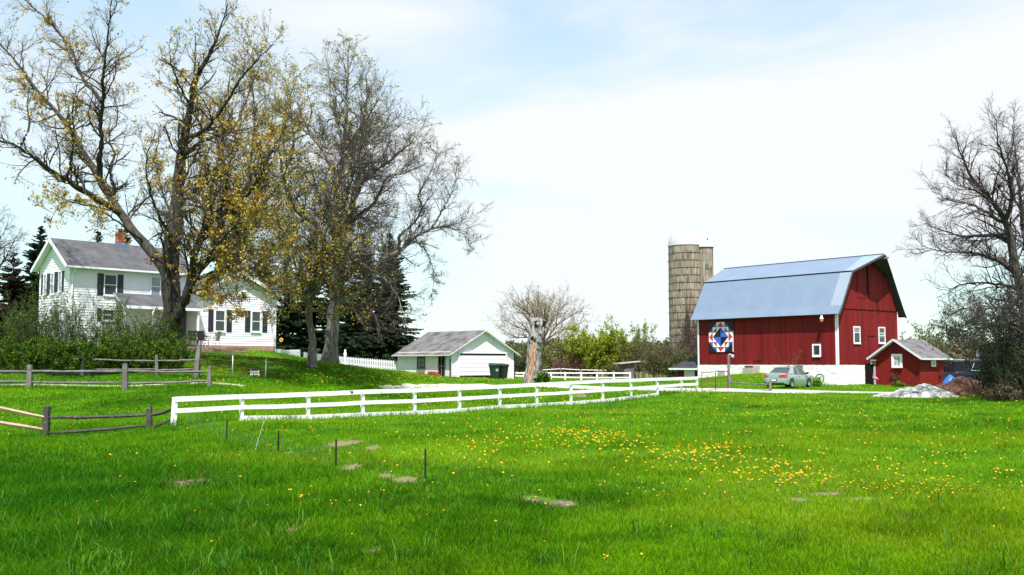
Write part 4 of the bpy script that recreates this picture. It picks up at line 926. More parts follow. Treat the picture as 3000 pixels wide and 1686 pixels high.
gt = gate('long dark tube gate with two pale uprights on the shaded hill', hb, ht, eb, et, (.27, .51, .76), MT['iron_dark'], (.345, .70), MT['alu'])
mb = MB(); Pq = lambda u, v: (hb + (ht - hb) * v) * (1 - u) + (eb + (et - eb) * v) * u
ctr_ = Pq(.585, .36) + Vector((0, -.06, 0)); gd = (eb - hb).normalized(); ang = math.atan2(gd.y, gd.x)
sign = thing('warning_sign', 'small black and white BEWARE OF DOG sign wired to the dark gate', 'sign', ctr_, ang)
mb.box(-.185, .185, -.006, .006, -.13, .13); mb.build('board', pm('sign_dark', (.015, .018, .05), rough=.5), sign)
mb = MB(); mb.box(-.185, -.168, -.0085, -.0065, -.13, .13); mb.box(.168, .185, -.0085, -.0065, -.13, .13); mb.build('border', MT['white_trim'], sign)
wtx = pm('sign_white', (.85, .85, .85), rough=.5)
text_obj('BEWARE', .095, wtx, sign, (0, -.009, .055), (R(90), 0, 0), depth=.001); text_obj('OF DOG', .105, wtx, sign, (0, -.009, -.062), (R(90), 0, 0), depth=.001)
g2 = gate('rusty tube gate standing open between the white fence and the lamp post', P(2134, 1139, 60), P(2132, 1088, 60), P(2057, 1149, 56), P(2055.5, 1092, 56), (.22, .45, .68), MT['rust'], (.5,), MT['iron_dark'])
# lamp post and low rail fence
lp0 = P(2135, 1140, 60.3); lp0.z = G(lp0.x, lp0.y); t = thing('lamp_post', 'grey wooden post with a small floodlight beside the rusty gate', 'lamp post', lp0)
hgt = P(2135, 1040, 60.3).z - lp0.z; mb = MB(); mb.beam((0, 0, -.2), (.02, 0, hgt), .13, .13, up=(0, 1, 0)); mb.build('post', MT['wood_grey'], t, bevel=.01)
mb = MB(); mb.tube([(0, 0, hgt - .02), (.1, -.02, hgt + .03), (.2, -.05, hgt - .02)], .035, 8); mb.lathe([(.0, hgt + .02), (.07, hgt), (.11, hgt - .14), (.09, hgt - .16)], 12, (.24, -.06)); mb.build('floodlight', MT['alu'], t, smooth=True)
pe = [(Vector((lp0.x + .1, lp0.y, lp0.z)), Vector((lp0.x + .1, lp0.y, lp0.z + .72)), .08), post(2256.5, 1117, 1149, 57, .12)]
pe[1] = (pe[1][0], pe[1][1], .12)
splitrail('short grey rail fence between the lamp post and the parked green car', pe, [MT['wood_grey'], MT['wood_grey']], rails=((.52, .72), (.04, .12)), seed=21, name='split_rail_fence')

# ================================================================== picket fence
pk = thing('picket_fence', 'white picket fence running downhill from the house to the garage', 'fence', (0, 0, 0))
def pickets(p_list, hpx, nm):
    mb = MB(); rb = MB(); L = []
    for (a, b) in zip(p_list[:-1], p_list[1:]):
        n_ = max(2, int((b - a).length / .17))
        for i in range(n_): L.append(a + (b - a) * i / n_)
    L.append(p_list[-1])
    for i, q in enumerate(L):
        g_ = G(q.x, q.y); d_ = (L[min(i + 1, len(L) - 1)] - L[max(i - 1, 0)]).normalized(); d_ = Vector((d_.x, d_.y, 0)).normalized(); w_ = .05; nn = Vector((-d_.y, d_.x, 0)) * .012
        h = q.z; zt = h; P_ = [Vector((q.x, q.y, 0)) + d_ * s for s in (-w_, w_)]
        mb.hexa([(*(P_[0] - nn).xy, g_ - .05), (*(P_[1] - nn).xy, g_ - .05), (*(P_[1] + nn).xy, g_ - .05), (*(P_[0] + nn).xy, g_ - .05), (*(P_[0] - nn).xy, zt - .08), (*(P_[1] - nn).xy, zt - .08), (*(P_[1] + nn).xy, zt - .08), (*(P_[0] + nn).xy, zt - .08)])
        c_ = Vector((q.x, q.y, 0)); mb.add([(*(P_[0] - nn).xy, zt - .078), (*(P_[1] - nn).xy, zt - .078), (*(c_ - nn).xy, zt), (*(P_[0] + nn).xy, zt - .078), (*(P_[1] + nn).xy, zt - .078), (*(c_ + nn).xy, zt)], [(0, 1, 2), (5, 4, 3), (0, 2, 5, 3), (1, 4, 5, 2)])
        if i:
            p = L[i - 1]
            for f_ in (.78, .25): rb.beam((p.x, p.y + .04, G(p.x, p.y) * (1 - f_) + p.z * f_), (q.x, q.y + .04, g_ * (1 - f_) + q.z * f_), .025, .07)
    mb.build('picket_panel', MT['white_trim'], pk); rb.build('rail', MT['white_trim'], pk)
pickets([P(806, 1023.5, 74), P(845, 1025.5, 77), P(879, 1024.5, 79)], 0, 'a')
pickets([P(891, 1032, 80), P(905, 1034, 81), P(944, 1038, 83.5), P(965, 1043, 85)], 0, 'b')
pickets([P(965, 1043, 85), P(990, 1043.5, 86), P(1040, 1047.5, 87.5), P(1086, 1051, 88.5), P(1163, 1057.5, 90)], 0, 'c')

# ================================================================== stakes and wire netting on the lawn
stk = [(664, 1229, 1293), (815, 1262, 1330), (984, 1288, 1367), (1246, 1315, 1409)]; sp_ = []
lab = ['thin black stake with netting, farthest left, beside the white fence', 'second thin black stake from the left, on the lawn', 'third thin black stake from the left, above a straw patch', 'tallest thin black stake, farthest right, beside the big straw clump']
for (x_, yt, yb), lb in zip(stk, lab):
    hx, hy, _ = hit(np.array([x_]), np.array([yb])); Yd = float(hy[0]); b_ = P(x_, yb, Yd); tp = P(x_ - 1.5, yt, Yd); t = thing('stake', lb, 'stake', b_, 0, 'black stakes on the lawn'); h_ = tp.z - b_.z; sp_.append((b_, h_))
    mb = MB(); mb.box(-.006, .006, -.014, .014, -.15, h_); mb.box(-.014, .014, -.004, .004, -.15, h_ - .004)
    for q in range(int(h_ / .06)): mb.box(-.014, .014, -.019, -.0145, .04 + q * .06, .06 + q * .06)
    mb.build('shaft', MT['black'], t)
    mb = MB(); zc_ = h_ * .72; mb.tube([(0, -.02, zc_), (.05, -.02, zc_ + .01), (.09, -.02, zc_ - .01)], .003, 4); mb.build('clip', MT['black'], t)
pol = thing('leaning_rod', 'thin pale rod leaning over the netting near the white fence', 'rod', (0, 0, 0)); a = P(748, 1318, 20.5); b = P(774, 1232, 21.2); mb = MB(); a.z = G(a.x, a.y); mb.tube([a, b], .004, 5); mb.build('rod', MT['alu'], pol); 
net = thing('wire_netting', 'sagging fine wire netting strung between the black stakes', 'netting', (0, 0, 0)); mb = MB(); r = random.Random(6)
for (a, ha), (b, hb_) in zip([(top[0] - Vector((0, 0, .45)) + fn * .5, .4)] + sp_[:2], sp_[:3]):
    n_ = int((b - a).length / .28)
    for i in range(1, n_): u = i / n_; q = a + (b - a) * u; q.z = G(q.x, q.y); hh = (ha * (1 - u) + hb_ * u) * .75; mb.tube([q, q + Vector((r.uniform(-.06, .06), 0, hh))], .0009, 3, cap=False)
    for j in range(6):
        pts = []
        for k in range(7): u = k / 6; q = a + (b - a) * u; q.z = G(q.x, q.y) + .03 + (ha * (1 - u) + hb_ * u) * .75 * j / 6 - .05 * math.sin(u * math.pi) + r.uniform(-.01, .01); pts.append(q)
        mb.tube(pts, .0009, 3, cap=False)
mb.build('strands', bpy.data.materials['wire_green'], net)

# ================================================================== dead tree stump
sx = P(1557, 1123, 75); sx.z = G(sx.x, sx.y)
stump = thing('dead_tree_stump', 'tall dead grey tree stump with an orange torn strip and broken top', 'tree stump', sx)
HT = P(1557, 932, 75).z - sx.z
bark = pm('dead_bark', (.34, .32, .31), (.19, .175, .17), scale=3, stretch=(2.2, 2.2, .4), rough=.95, bump=.05, bscale=5, c3=(.06, .05, .047), s3=3, lo3=.52, hi3=.62, stretch3=(3, 3, .7))
rows, cols_ = 96, 64; V = []
for j in range(rows):
    v = j / (rows - 1); z = v * HT
    rad = .50 + .14 * math.exp(-v * 7) + .06 * math.exp(-((v - .70) / .10) ** 2) + .05 * math.exp(-((v - .92) / .07) ** 2)
    cxo = .0 + .42 * v
    for k in range(cols_):
        a = 2 * math.pi * k / cols_; q = Vector((math.cos(a) * 1.6, math.sin(a) * 1.6, z * 1.1)); nn_ = mnoise.noise(q) * .14 + mnoise.noise(q * 3.1) * .08 + mnoise.noise(Vector((q.x * 6, q.y * 6, q.z * 2.2))) * .06 + .035 * math.sin(a * 9 + z)
        if v > .62: nn_ += .11 * mnoise.noise(q * 2.0 + Vector((7, 0, 0))) * 2
        rr = rad * (1 + nn_)
        if v > .97: rr *= .7
        zz_ = z + (.28 * mnoise.noise(Vector((a * 1.3, 3, 0))) if v > .9 else 0)
        V.append((cxo + rr * math.cos(a), rr * math.sin(a) * .9, zz_))
F_ = [(j * cols_ + k, j * cols_ + (k + 1) % cols_, (j + 1) * cols_ + (k + 1) % cols_, (j + 1) * cols_ + k) for j in range(rows - 1) for k in range(cols_)] + [tuple((rows - 1) * cols_ + k for k in range(cols_))]
mb = MB(); mb.add(V, F_); mb.build('trunk', bark, stump, smooth=True)
# torn orange strip facing left-front, dark hollows
def patch_on(name, a0, a1, v0, v1, mat_, out=.015, seed=0, wob=.25):
    mb = MB(); nr, nc = 26, 6; vs = []; r = random.Random(seed)
    for j in range(nr):
        v = v0 + (v1 - v0) * j / (nr - 1); w0 = wob * mnoise.noise(Vector((j * .35, seed, 0))); w1 = wob * mnoise.noise(Vector((j * .35, seed + 9, 0)))
        e_ = 1 - (abs(2 * j / (nr - 1) - 1)) ** 4
        for k in range(nc):
            am = (a0 + a1) / 2; a = am + ((a0 + w0 - am) + (a1 + w1 - a0 - w0) * k / (nc - 1)) * e_
            fj = v * (rows - 1); j0 = min(int(fj), rows - 2); fk_ = (a % (2 * math.pi)) / (2 * math.pi) * cols_; k0 = int(fk_) % cols_; k1 = (k0 + 1) % cols_; s, t_ = fj - j0, fk_ - int(fk_)
            q = (Vector(V[j0 * cols_ + k0]) * (1 - t_) + Vector(V[j0 * cols_ + k1]) * t_) * (1 - s) + (Vector(V[(j0 + 1) * cols_ + k0]) * (1 - t_) + Vector(V[(j0 + 1) * cols_ + k1]) * t_) * s
            vs.append(q + Vector((math.cos(a), math.sin(a), 0)) * out)
    mb.add(vs, [(j * nc + k, j * nc + k + 1, (j + 1) * nc + k + 1, (j + 1) * nc + k) for j in range(nr - 1) for k in range(nc - 1)]); return mb.build(name, mat_, stump, smooth=True)
patch_on('torn_strip', R(242), R(275), .02, .66, pm('raw_wood', (.46, .22, .11), (.42, .29, .19), scale=4, stretch=(3, 3, .5), rough=.9, bump=.03, c3=(.22, .07, .03), s3=4, lo3=.5, hi3=.65, stretch3=(3, 3, .8)), .02, 3)
patch_on('hollow', R(255), R(278), .84, .95, MT['dark_gap'], .02, 5); patch_on('hollow', R(300), R(325), .60, .665, MT['dark_gap'], .02, 6); patch_on('hollow', R(330), R(352), .86, .96, MT['dark_gap'], .02, 7)
patch_on('hollow', R(238), R(262), .655, .72, MT['dark_gap'], .022, 8)
mb = MB()
for (a, z, s) in ((R(295), 3.1, .28), (R(262), 3.25, .2), (R(310), 3.6, .2), (R(275), 4.3, .18), (R(290), 2.55, .16), (R(230), 3.3, .14)):
    c_ = Vector((.1 + z * .075 + math.cos(a) * .46, math.sin(a) * .44, z)); s *= .8; 
    for i in range(5):
        pass
    vs = []; n1, n2 = 8, 10
    for i in range(n1):
        for j in range(n2):
            th, ph = math.pi * i / (n1 - 1), 2 * math.pi * j / n2; d = Vector((math.sin(th) * math.cos(ph), math.sin(th) * math.sin(ph), math.cos(th))); vs.append(c_ + d * s * (1 + .5 * mnoise.noise(d * 1.8 + c_ * 3)))
    mb = MB(); mb.add(vs, [(i * n2 + j, i * n2 + (j + 1) % n2, (i + 1) * n2 + (j + 1) % n2, (i + 1) * n2 + j) for i in range(n1 - 1) for j in range(n2)]); mb.build('burl', bark, stump, smooth=True)

# ================================================================== small yard things
def gl(px, py, Yd): q = P(px, py, Yd); q.z = G(q.x, q.y); return q
# flamingo
q = BF.w(SX0 - .75, ym + 1.55); q.z = G(q.x, q.y); fz = P(2573, 1096, q.y).z - q.z
fl = thing('lawn_flamingo', 'pink flamingo lawn ornament in front of the red shed', 'ornament', q, R(0)); pink = pm('flamingo_pink', (.80, .22, .34), (.70, .16, .28), scale=8, rough=.5); k = max(.9, fz / 1.0)
mb = MB(); mb.tube([(-.02 * k, 0, .5 * k), (.04 * k, 0, .60 * k), (.18 * k, 0, .58 * k), (.30 * k, 0, .50 * k), (.40 * k, 0, .42 * k)], [.04 * k, .12 * k, .13 * k, .08 * k, .015 * k], 12); mb.tube([(-.02 * k, 0, .56 * k), (-.12 * k, 0, .66 * k), (-.12 * k, 0, .76 * k), (-.01 * k, 0, .85 * k), (.01 * k, 0, .94 * k), (-.05 * k, 0, .99 * k), (-.11 * k, 0, .96 * k)], [.06 * k, .045 * k, .035 * k, .032 * k, .035 * k, .045 * k, .03 * k], 10); mb.build('body', pink, fl, smooth=True)
mb = MB(); mb.tube([(-.11 * k, 0, .965 * k), (-.17 * k, 0, .93 * k), (-.18 * k, 0, .88 * k)], [.025 * k, .02 * k, .006 * k], 8); mb.build('beak', MT['black'], fl)
for s in (-1, 1): mb = MB(); mb.tube([(.12 * k, s * .04, .5 * k), ((.14 + .03 * s) * k, s * .04, .27 * k), ((.1 + .04 * s) * k, s * .05, 0)], .012 * k, 6); mb.build('leg', pink, fl)
# dark metal ornament on the shed wall
oc = BF.w(SX0 - .12, BF.ony(2619, SX0 - .1)); oc.z = P(2619, 1104, oc.y).z
orn = thing('wall_ornament', 'dark metal butterfly-like ornament on the red shed wall', 'ornament', oc, BF.th + R(-90)); mb = MB()
for (a, l_, w_) in ((R(48), .42, .17), (R(128), .46, .18), (R(215), .28, .14), (R(-30), .36, .18), (R(-70), .3, .12)):
    d = Vector((math.cos(a), 0, math.sin(a))); e = Vector((-d.z, 0, d.x)); mb.hexa([tuple(v) for v in (d * .02 - e * .03 + Vector((0, -.01, 0)), d * .02 + e * .03 + Vector((0, -.01, 0)), d * .02 + e * .03 + Vector((0, .01, 0)), d * .02 - e * .03 + Vector((0, .01, 0)), d * l_ - e * w_ * .6 + Vector((0, -.05, 0)), d * l_ * .9 + e * w_ + Vector((0, -.09, 0)), d * l_ * .9 + e * w_ + Vector((0, -.075, 0)), d * l_ - e * w_ * .6 + Vector((0, -.035, 0)))])
mb.tube([(0, -.02, .1), (.02, -.02, -.35), (.0, -.02, -.62)], .025, 6); mb.build('blades', MT['iron_dark'], orn)
# old tyre and boulders by the foundation
q = BF.w(-.65, BF.ony(2405, 0)); q.z = G(q.x, q.y); ty = thing('wheel_rim', 'old iron wheel leaning on the white barn foundation', 'wheel', q, BF.th); mb = MB(); prof = []
for i in range(25):
    a = 2 * math.pi * i / 24; prof.append((.14 + .0 * a, .42 * math.cos(a), .38 + .42 * math.sin(a)))
mb.tube([(x_ + .25 * (z_ / .8), y_, z_) for x_, y_, z_ in prof], .04, 8); mb.build('rim', MT['iron_dark'], ty)
def rock(name, label, q, s, m_, seed, group=None):
    mb = MB(); n1, n2 = 10, 14; vs = []
    for i in range(n1):
        for j in range(n2):
            th, ph = math.pi * i / (n1 - 1), 2 * math.pi * j / n2; d = Vector((math.sin(th) * math.cos(ph), math.sin(th) * math.sin(ph), math.cos(th))); f_ = 1 + .35 * mnoise.noise(d * 1.5 + Vector((seed * 3.1, 0, 0))); vs.append((d.x * s[0] * f_, d.y * s[1] * f_, d.z * s[2] * f_))
    mb.add(vs, [(i * n2 + j, i * n2 + (j + 1) % n2, (i + 1) * n2 + (j + 1) % n2, (i + 1) * n2 + j) for i in range(n1 - 1) for j in range(n2)])
    o = mb.build(name, m_, None, smooth=True); o.location = q; return tag(o, label, 'rock', group)
stone = pm('field_stone', (.42, .36, .30), (.28, .24, .2), scale=4, rough=.9, bump=.02)
for i, (px, dd_, s, lb) in enumerate(((2390, 1.0, .26, 'pale boulder between the green car and the old iron wheel'), (2418, .8, .2, 'pinkish boulder just right of the old iron wheel'), (2440, .9, .15, 'small tan rock lying right of the iron wheel'))):
    q = BF.w(-dd_, BF.ony(px, -dd_)); q.z = G(q.x, q.y) + s * .3; rock('boulder', lb, q, (s, s * .8, s * .7), stone, i, 'rocks at the barn foot')
r = random.Random(13)
for i, (px, py, Yd, s, lb) in enumerate(((893, 1080, 59, .22, 'pale rock left of the small tree trunk'), (938, 1083, 59.5, .16, 'small rock between the two hill tree trunks'), (955, 1084, 60, .2, 'round rock below the big hill tree'), (972, 1083, 60, .24, 'largest pale rock below the big hill tree'), (882, 1078, 58.5, .13, 'smallest pale rock at the left of the hill tree'))):
    rock('garden_rock', lb, gl(px, py, Yd), (s * 1.4, s, s * .7), stone, i + 5, 'rocks around the hill trees')
# orange disc ornament by the house corner
q = gl(823.6, 1030, 72.5); h_ = P(823, 997, 72.5).z - q.z; sf = thing('garden_ornament', 'round orange flower ornament on a thin rod at the corner of the house', 'ornament', q)
mb = MB(); mb.tube([(0, 0, 0), (0, 0, h_)], .012, 6); mb.build('rod', MT['iron_dark'], sf)
mb = MB(); mb.tube([(.1 * math.cos(a) , -.02, h_ + .1 * math.sin(a)) for a in [R(20 * i) for i in range(19)]], .05, 8); mb.build('ring', pm('orange_disc', (.85, .38, .05), (.7, .25, .05), scale=9, rough=.5), sf)
mb = MB(); mb.lathe([(0, -.03), (.06, -.03), (.06, .0), (0, 0)], 12); mb.v = [(a, c_, b + h_) for a, b, c_ in mb.v]; mb.build('centre', MT['iron_dark'], sf)
q = gl(1011, 1050, 86); t = thing('garden_figure', 'small white garden figure behind the picket fence', 'ornament', q); mb = MB(); mb.lathe([(.16, 0), (.13, .3), (.07, .55), (.13, .8), (.14, 1.0), (.07, 1.15), (.09, 1.28), (0, 1.36)], 12); mb.build('figure', MT['white_trim'], t, smooth=True)
# basketball hoop
q = gl(2880, 1150, 55); h0 = P(2880, 1040, 55).z - q.z; bh = thing('basketball_hoop', 'small black basketball hoop on a pole in the thicket at right', 'basketball hoop', q, R(12))
mb = MB(); mb.tube([(0, 0, -.1), (0, 0, h0)], .045, 8); mb.build('pole', MT['black'], bh)
mb = MB(); mb.box(-.42, .42, -.08, -.055, h0 - .1, h0 + .42); mb.build('backboard', glass('smoky_board', (.22, .26, .32), .2), bh)
mb = MB(); mb.box(-.45, .45, -.1, -.082, h0 - .14, h0 - .1); mb.box(-.45, -.42, -.1, -.05, h0 - .1, h0 + .45); mb.box(.42, .45, -.1, -.05, h0 - .1, h0 + .45); mb.box(-.42, .42, -.1, -.05, h0 + .42, h0 + .45); mb.build('board_edge', MT['black'], bh)
mb = MB(); mb.tube([(.2 * math.cos(a), -.32 + .2 * math.sin(a), h0 + .0) for a in [R(30 * i) for i in range(13)]], .012, 6); mb.build('rim', MT['rust'], bh)
# gravel and mulch piles
def pile(name, label, cx_, cy_, rx, ry, h, m_, lumps, seed, rough_=.06):
    nx_, ny_ = 110, 60; xs = np.linspace(-rx * 1.25, rx * 1.25, nx_); ys = np.linspace(-ry * 1.25, ry * 1.25, ny_); X, Y = np.meshgrid(xs, ys); Z = np.zeros_like(X)
    for (lx, ly, lr, lh) in lumps:
        d = np.sqrt(((X - lx * rx) / (rx * lr)) ** 2 + ((Y - ly * ry) / (ry * lr)) ** 2); Z = np.maximum(Z, lh * h * np.clip(1 - d ** 1.5, 0, None))
    nzv = np.array([mnoise.noise(Vector((a * 2.2, b * 2.2, seed))) * 2 + mnoise.noise(Vector((a * 7, b * 7, seed))) + mnoise.noise(Vector((a * 18, b * 18, seed))) * .7 for a, b in zip(X.ravel(), Y.ravel())]).reshape(X.shape)
    Z = Z + nzv * rough_ * (Z > .01) * np.minimum(1, Z / .2); V = np.c_[(X + cx_).ravel(), (Y + cy_).ravel(), (Z + gz(X + cx_, Y + cy_) - .03 - .2 * (Z < .01)).ravel()]
    i, j = np.meshgrid(np.arange(nx_ - 1), np.arange(ny_ - 1)); a = (j * nx_ + i).ravel()
    return tag(npmesh(name, V, [np.c_[a, a + 1, a + nx_ + 1, a + nx_]], m_, smooth=False), label, 'pile')
q = gl(2675, 1160, 53); pile('gravel_pile', 'pale grey gravel pile in front of the red shed', q.x, q.y, 2.15, 1.3, .72, pm('pile_grey', (.60, .59, .58), (.40, .40, .39), scale=9, rough=.95, bump=.03, bscale=30, c3=(.10, .10, .10), s3=2.2, lo3=.5, hi3=.68), [(.3, .1, .72, 1.0), (-.1, 0, .6, .78), (-.55, -.1, .5, .4), (.75, 0, .4, .5)], 2, .03)
q = gl(2815, 1148, 58); pile('mulch_pile', 'reddish-brown mulch pile behind the gravel pile', q.x, q.y, 2.0, 1.5, 1.05, pm('pile_brown', (.15, .065, .038), (.085, .035, .022), scale=12, rough=.95, bump=.05, bscale=20, c3=(.04, .02, .012), s3=3, lo3=.5, hi3=.6), [(0, 0, .85, 1.0), (-.4, 0, .6, .7), (.45, .1, .6, .8)], 5, .06)
q = gl(2784, 1115, 68); pile('tarp_heap', 'bright blue tarpaulin heap between the shed and the dark vehicle', q.x, q.y, .85, .9, 1.0, pm('tarp_blue', (.01, .16, .62), (.01, .10, .45), scale=3, rough=.35, bump=.03), [(0, 0, .9, 1.0)], 8, .04)
# low stone well / feeder shed far back
q = P(1845, 1110, 104); q.z = G(q.x, q.y); t = thing('field_shelter', 'small grey wooden shelter with pale slanted roof in the far bushes', 'shelter', q, R(20)); mb = MB(); mb.box(-.9, .2, -.6, .6, 0, 1.6); mb.build('wall', MT['wood_grey'], t)
mb = MB(); mb.hexa([(-1.5, -.9, 1.5), (1.4, -.9, 1.75), (1.4, .9, 1.75), (-1.5, .9, 1.5), (-1.5, -.9, 1.58), (1.4, -.9, 1.83), (1.4, .9, 1.83), (-1.5, .9, 1.58)]); mb.build('roof', MT['concrete'], t)
# ================================================================== vehicles
def loft(mb, secs, mi=0, cap=True, close=False):
    n_ = len(secs[0]); base = len(mb.v)
    for s in secs: mb.v += [tuple(p) for p in s]
    for i in range(len(secs) - 1):
        for k in range(n_ - 1):
            a = base + i * n_ + k; mb.f.append((a, a + 1, a + n_ + 1, a + n_)); mb.m.append(mi)
    if cap:
        mb.f.append(tuple(base + k for k in range(n_))); mb.m.append(mi); b = base + (len(secs) - 1) * n_; mb.f.append(tuple(b + k for k in reversed(range(n_)))); mb.m.append(mi)
def interp(tab, x):
    for (a, b) in zip(tab[:-1], tab[1:]):
        if a[0] <= x <= b[0]: u = (x - a[0]) / (b[0] - a[0] + 1e-9); u = u * u * (3 - 2 * u) if False else u; return [a[i] + (b[i] - a[i]) * u for i in range(1, len(a))]
    return list(tab[-1][1:]) if x > tab[-1][0] else list(tab[0][1:])
def smooth_tab(tab, x):                            # catmull-rom on table
    xs = [t[0] for t in tab]; i = max(0, min(len(tab) - 2, sum(1 for q in xs if q <= x) - 1)); u = (x - xs[i]) / (xs[i + 1] - xs[i]); u = max(0, min(1, u))
    res = []
    for c_ in range(1, len(tab[0])):
        p0, p1, p2, p3 = tab[max(i - 1, 0)][c_], tab[i][c_], tab[i + 1][c_], tab[min(i + 2, len(tab) - 1)][c_]
        res.append(.5 * (2 * p1 + (p2 - p0) * u + (2 * p0 - 5 * p1 + 4 * p2 - p3) * u * u + (3 * p1 - p0 - 3 * p2 + p3) * u ** 3))
    return res
def wheel(parent, x, y, r_, rimm, side, w_=.2):
    mb = MB(); mb.lathe([(r_ * .62, -w_ / 2), (r_ * .93, -w_ / 2), (r_, -w_ / 2 + .03), (r_, w_ / 2 - .03), (r_ * .93, w_ / 2), (r_ * .62, w_ / 2)], 28)
    t = mb.build('tyre', MT['rubber'], None, smooth=True)
    wb = MB(); wb.lathe([(0, .03), (r_ * .14, .03), (r_ * .15, .0), (r_ * .16, .0)], 20)
    for k in range(5):
        a = 2 * math.pi * k / 5; c0, s0 = math.cos(a), math.sin(a); e0, e1 = .05, .075
        wb.hexa([(c0 * .04 - s0 * e0, s0 * .04 + c0 * e0, .0), (c0 * .04 + s0 * e0, s0 * .04 - c0 * e0, .0), (c0 * r_ * .6 + s0 * e1, s0 * r_ * .6 - c0 * e1, .03), (c0 * r_ * .6 - s0 * e1, s0 * r_ * .6 + c0 * e1, .03),
                 (c0 * .04 - s0 * e0, s0 * .04 + c0 * e0, .035), (c0 * .04 + s0 * e0, s0 * .04 - c0 * e0, .035), (c0 * r_ * .6 + s0 * e1, s0 * r_ * .6 - c0 * e1, .055), (c0 * r_ * .6 - s0 * e1, s0 * r_ * .6 + c0 * e1, .055)])
    wb.lathe([(r_ * .56, .05), (r_ * .66, .075), (r_ * .68, .06), (r_ * .66, -.05), (r_ * .56, -.05)], 28)
    wh = wb.build('wheel', rimm, parent, smooth=False)
    db = MB(); db.lathe([(0, -.02), (r_ * .62, -.02), (r_ * .62, -.04)], 20); dk = db.build('brake_disc', MT['dark_gap'], wh)
    wh.location = (x, y, r_); wh.rotation_euler = (R(90) * (1 if side < 0 else -1), 0, 0); t.parent = wh
    return wh
def car(name, label, cat, loc, rz, paint, L, W, tab, cabin, r_w, wx, glassm, suv=False, extra=None, rimm=None):
    """x forward (front = +L/2); tab: x, half width, z bottom, z shoulder, z deck"""
    t = thing(name, label, cat, loc, rz); rimm = rimm or MT['alu']; secs = []; N_ = 60
    for i in range(N_ + 1):
        x = -L / 2 + L * i / N_; hw, zb, zs, zd = smooth_tab(tab, x); half = []
        arch = 0
        for wx_ in wx:
            d = abs(x - wx_); ra = r_w + .06
            if d < ra: arch = max(arch, math.sqrt(ra * ra - d * d) + r_w)
        zlow = max(zb, arch)
        half = [(0, zb if not arch else max(zb, .25)), (hw * .72, zb if not arch else max(zb, .25)), (hw * .80, zlow if not arch else max(zb, .26)), (hw * .965, zlow if arch else zb + .02), (hw * .985, max(zlow + .02, zb + .12)), (hw, max(zlow + .04, (zb + zs) * .5)), (hw * .985, zs - .07), (hw * .955, zs), (hw * .9, zs + (zd - zs) * .45), (hw * .7, zs + (zd - zs) * .8), (hw * .35, zd), (0, zd + .003)]
        secs.append([(x, y, z) for y, z in half] + [(x, -y, z) for y, z in half[::-1][1:]])
    mb = MB(); loft(mb, secs); body = mb.build('body', paint, t, smooth=True)
    for p_ in body.data.polygons: p_.use_smooth = True
    em = body.modifiers.new('e', 'EDGE_SPLIT'); em.split_angle = R(40)
    # cabin: stations x: (z, half width at belt, half width at roof)
    gb, rb = MB(), MB()
    g = cabin  # dict: rear_base, rear_top, front_top, front_base, belt, roof, wb, wt
    def cs(x0, z0, w0): return x0, z0, w0
    B = g['belt']; Rf = g['roof']; wb_, wt_ = g['wb'], g['wt']
    a, b, c_, d = g['x']
    lowr = [(a, wb_ * .9), (b - .15, wb_), (c_ + .2, wb_), (d, wb_ * .88)]
    # glass shell
    pts_lo = [(a, -wb_ * .86), (a, wb_ * .86), (d, wb_ * .86), (d, -wb_ * .86)]; pts_hi = [(b, -wt_ * .93), (b, wt_ * .93), (c_, wt_ * .93), (c_, -wt_ * .93)]
    bl = [(a, -wb_ * .84, B[0] - .05), (a, wb_ * .84, B[0] - .05), (a + .5, wb_, B[1] - .05), (d - .55, wb_, B[2] - .05), (d, wb_ * .86, B[3] - .05), (d, -wb_ * .86, B[3] - .05), (d - .55, -wb_, B[2] - .05), (a + .5, -wb_, B[1] - .05)]
    tl = [(b, -wt_ * .90, Rf - .05), (b, wt_ * .90, Rf - .05), (b + .25, wt_, Rf - .02), (c_ - .2, wt_, Rf - .015), (c_, wt_ * .9, Rf - .05), (c_, -wt_ * .9, Rf - .05), (c_ - .2, -wt_, Rf - .015), (b + .25, -wt_, Rf - .02)]
    gb.add(bl + tl, [(i, (i + 1) % 8, 8 + (i + 1) % 8, 8 + i) for i in range(8)]); gb.build('glazing', glassm, t)
    # roof
    secs = []
    for i in range(13):
        u = i / 12; x = b - .06 + (c_ - b + .12) * u; crown = .055 * math.sin(math.pi * min(1, max(0, u * .9 + .05))); wv = wt_ * (.93 + .09 * math.sin(math.pi * u)); z = Rf - .05 + crown
        ring = [(x, y * wv, z + .03 * (1 - y * y) - (.02 if abs(y) > .95 else 0)) for y in (-1.0, -.9, -.6, -.2, .2, .6, .9, 1.0)]; secs.append(ring + [(x, wv * .9, z - .03), (x, -wv * .9, z - .03), ring[0]])
    loft(rb, secs); rb.build('roof', paint, t, smooth=True).modifiers.new('e', 'EDGE_SPLIT').split_angle = R(50)
    pb_ = MB()
    for s in (-1, 1):
        def V2(x, w_, z): return Vector((x, s * w_, z))
        pb_.beam(V2(a + .0, wb_ * .87, B[0] - .04), V2(b, wt_ * .92, Rf - .04), .07, .07, w2=.06, h2=.05)      # rear corner
        if not suv:
            pb_.hexa([tuple(q) for q in (V2(a + .05, wb_ * .9, B[0] - .04), V2(a + .52, wb_ * 1.0, B[1] - .04), V2(a + .52, wb_ * 1.02, B[1] - .04), V2(a + .05, wb_ * .93, B[0] - .04), V2(b - .0, wt_ * .93, Rf - .05), V2(b + .22, wt_ * 1.0, Rf - .03), V2(b + .22, wt_ * 1.025, Rf - .03), V2(b - .0, wt_ * .96, Rf - .05))])
        pb_.beam(V2(d - .02, wb_ * .87, B[3] - .04), V2(c_, wt_ * .92, Rf - .04), .07, .05)
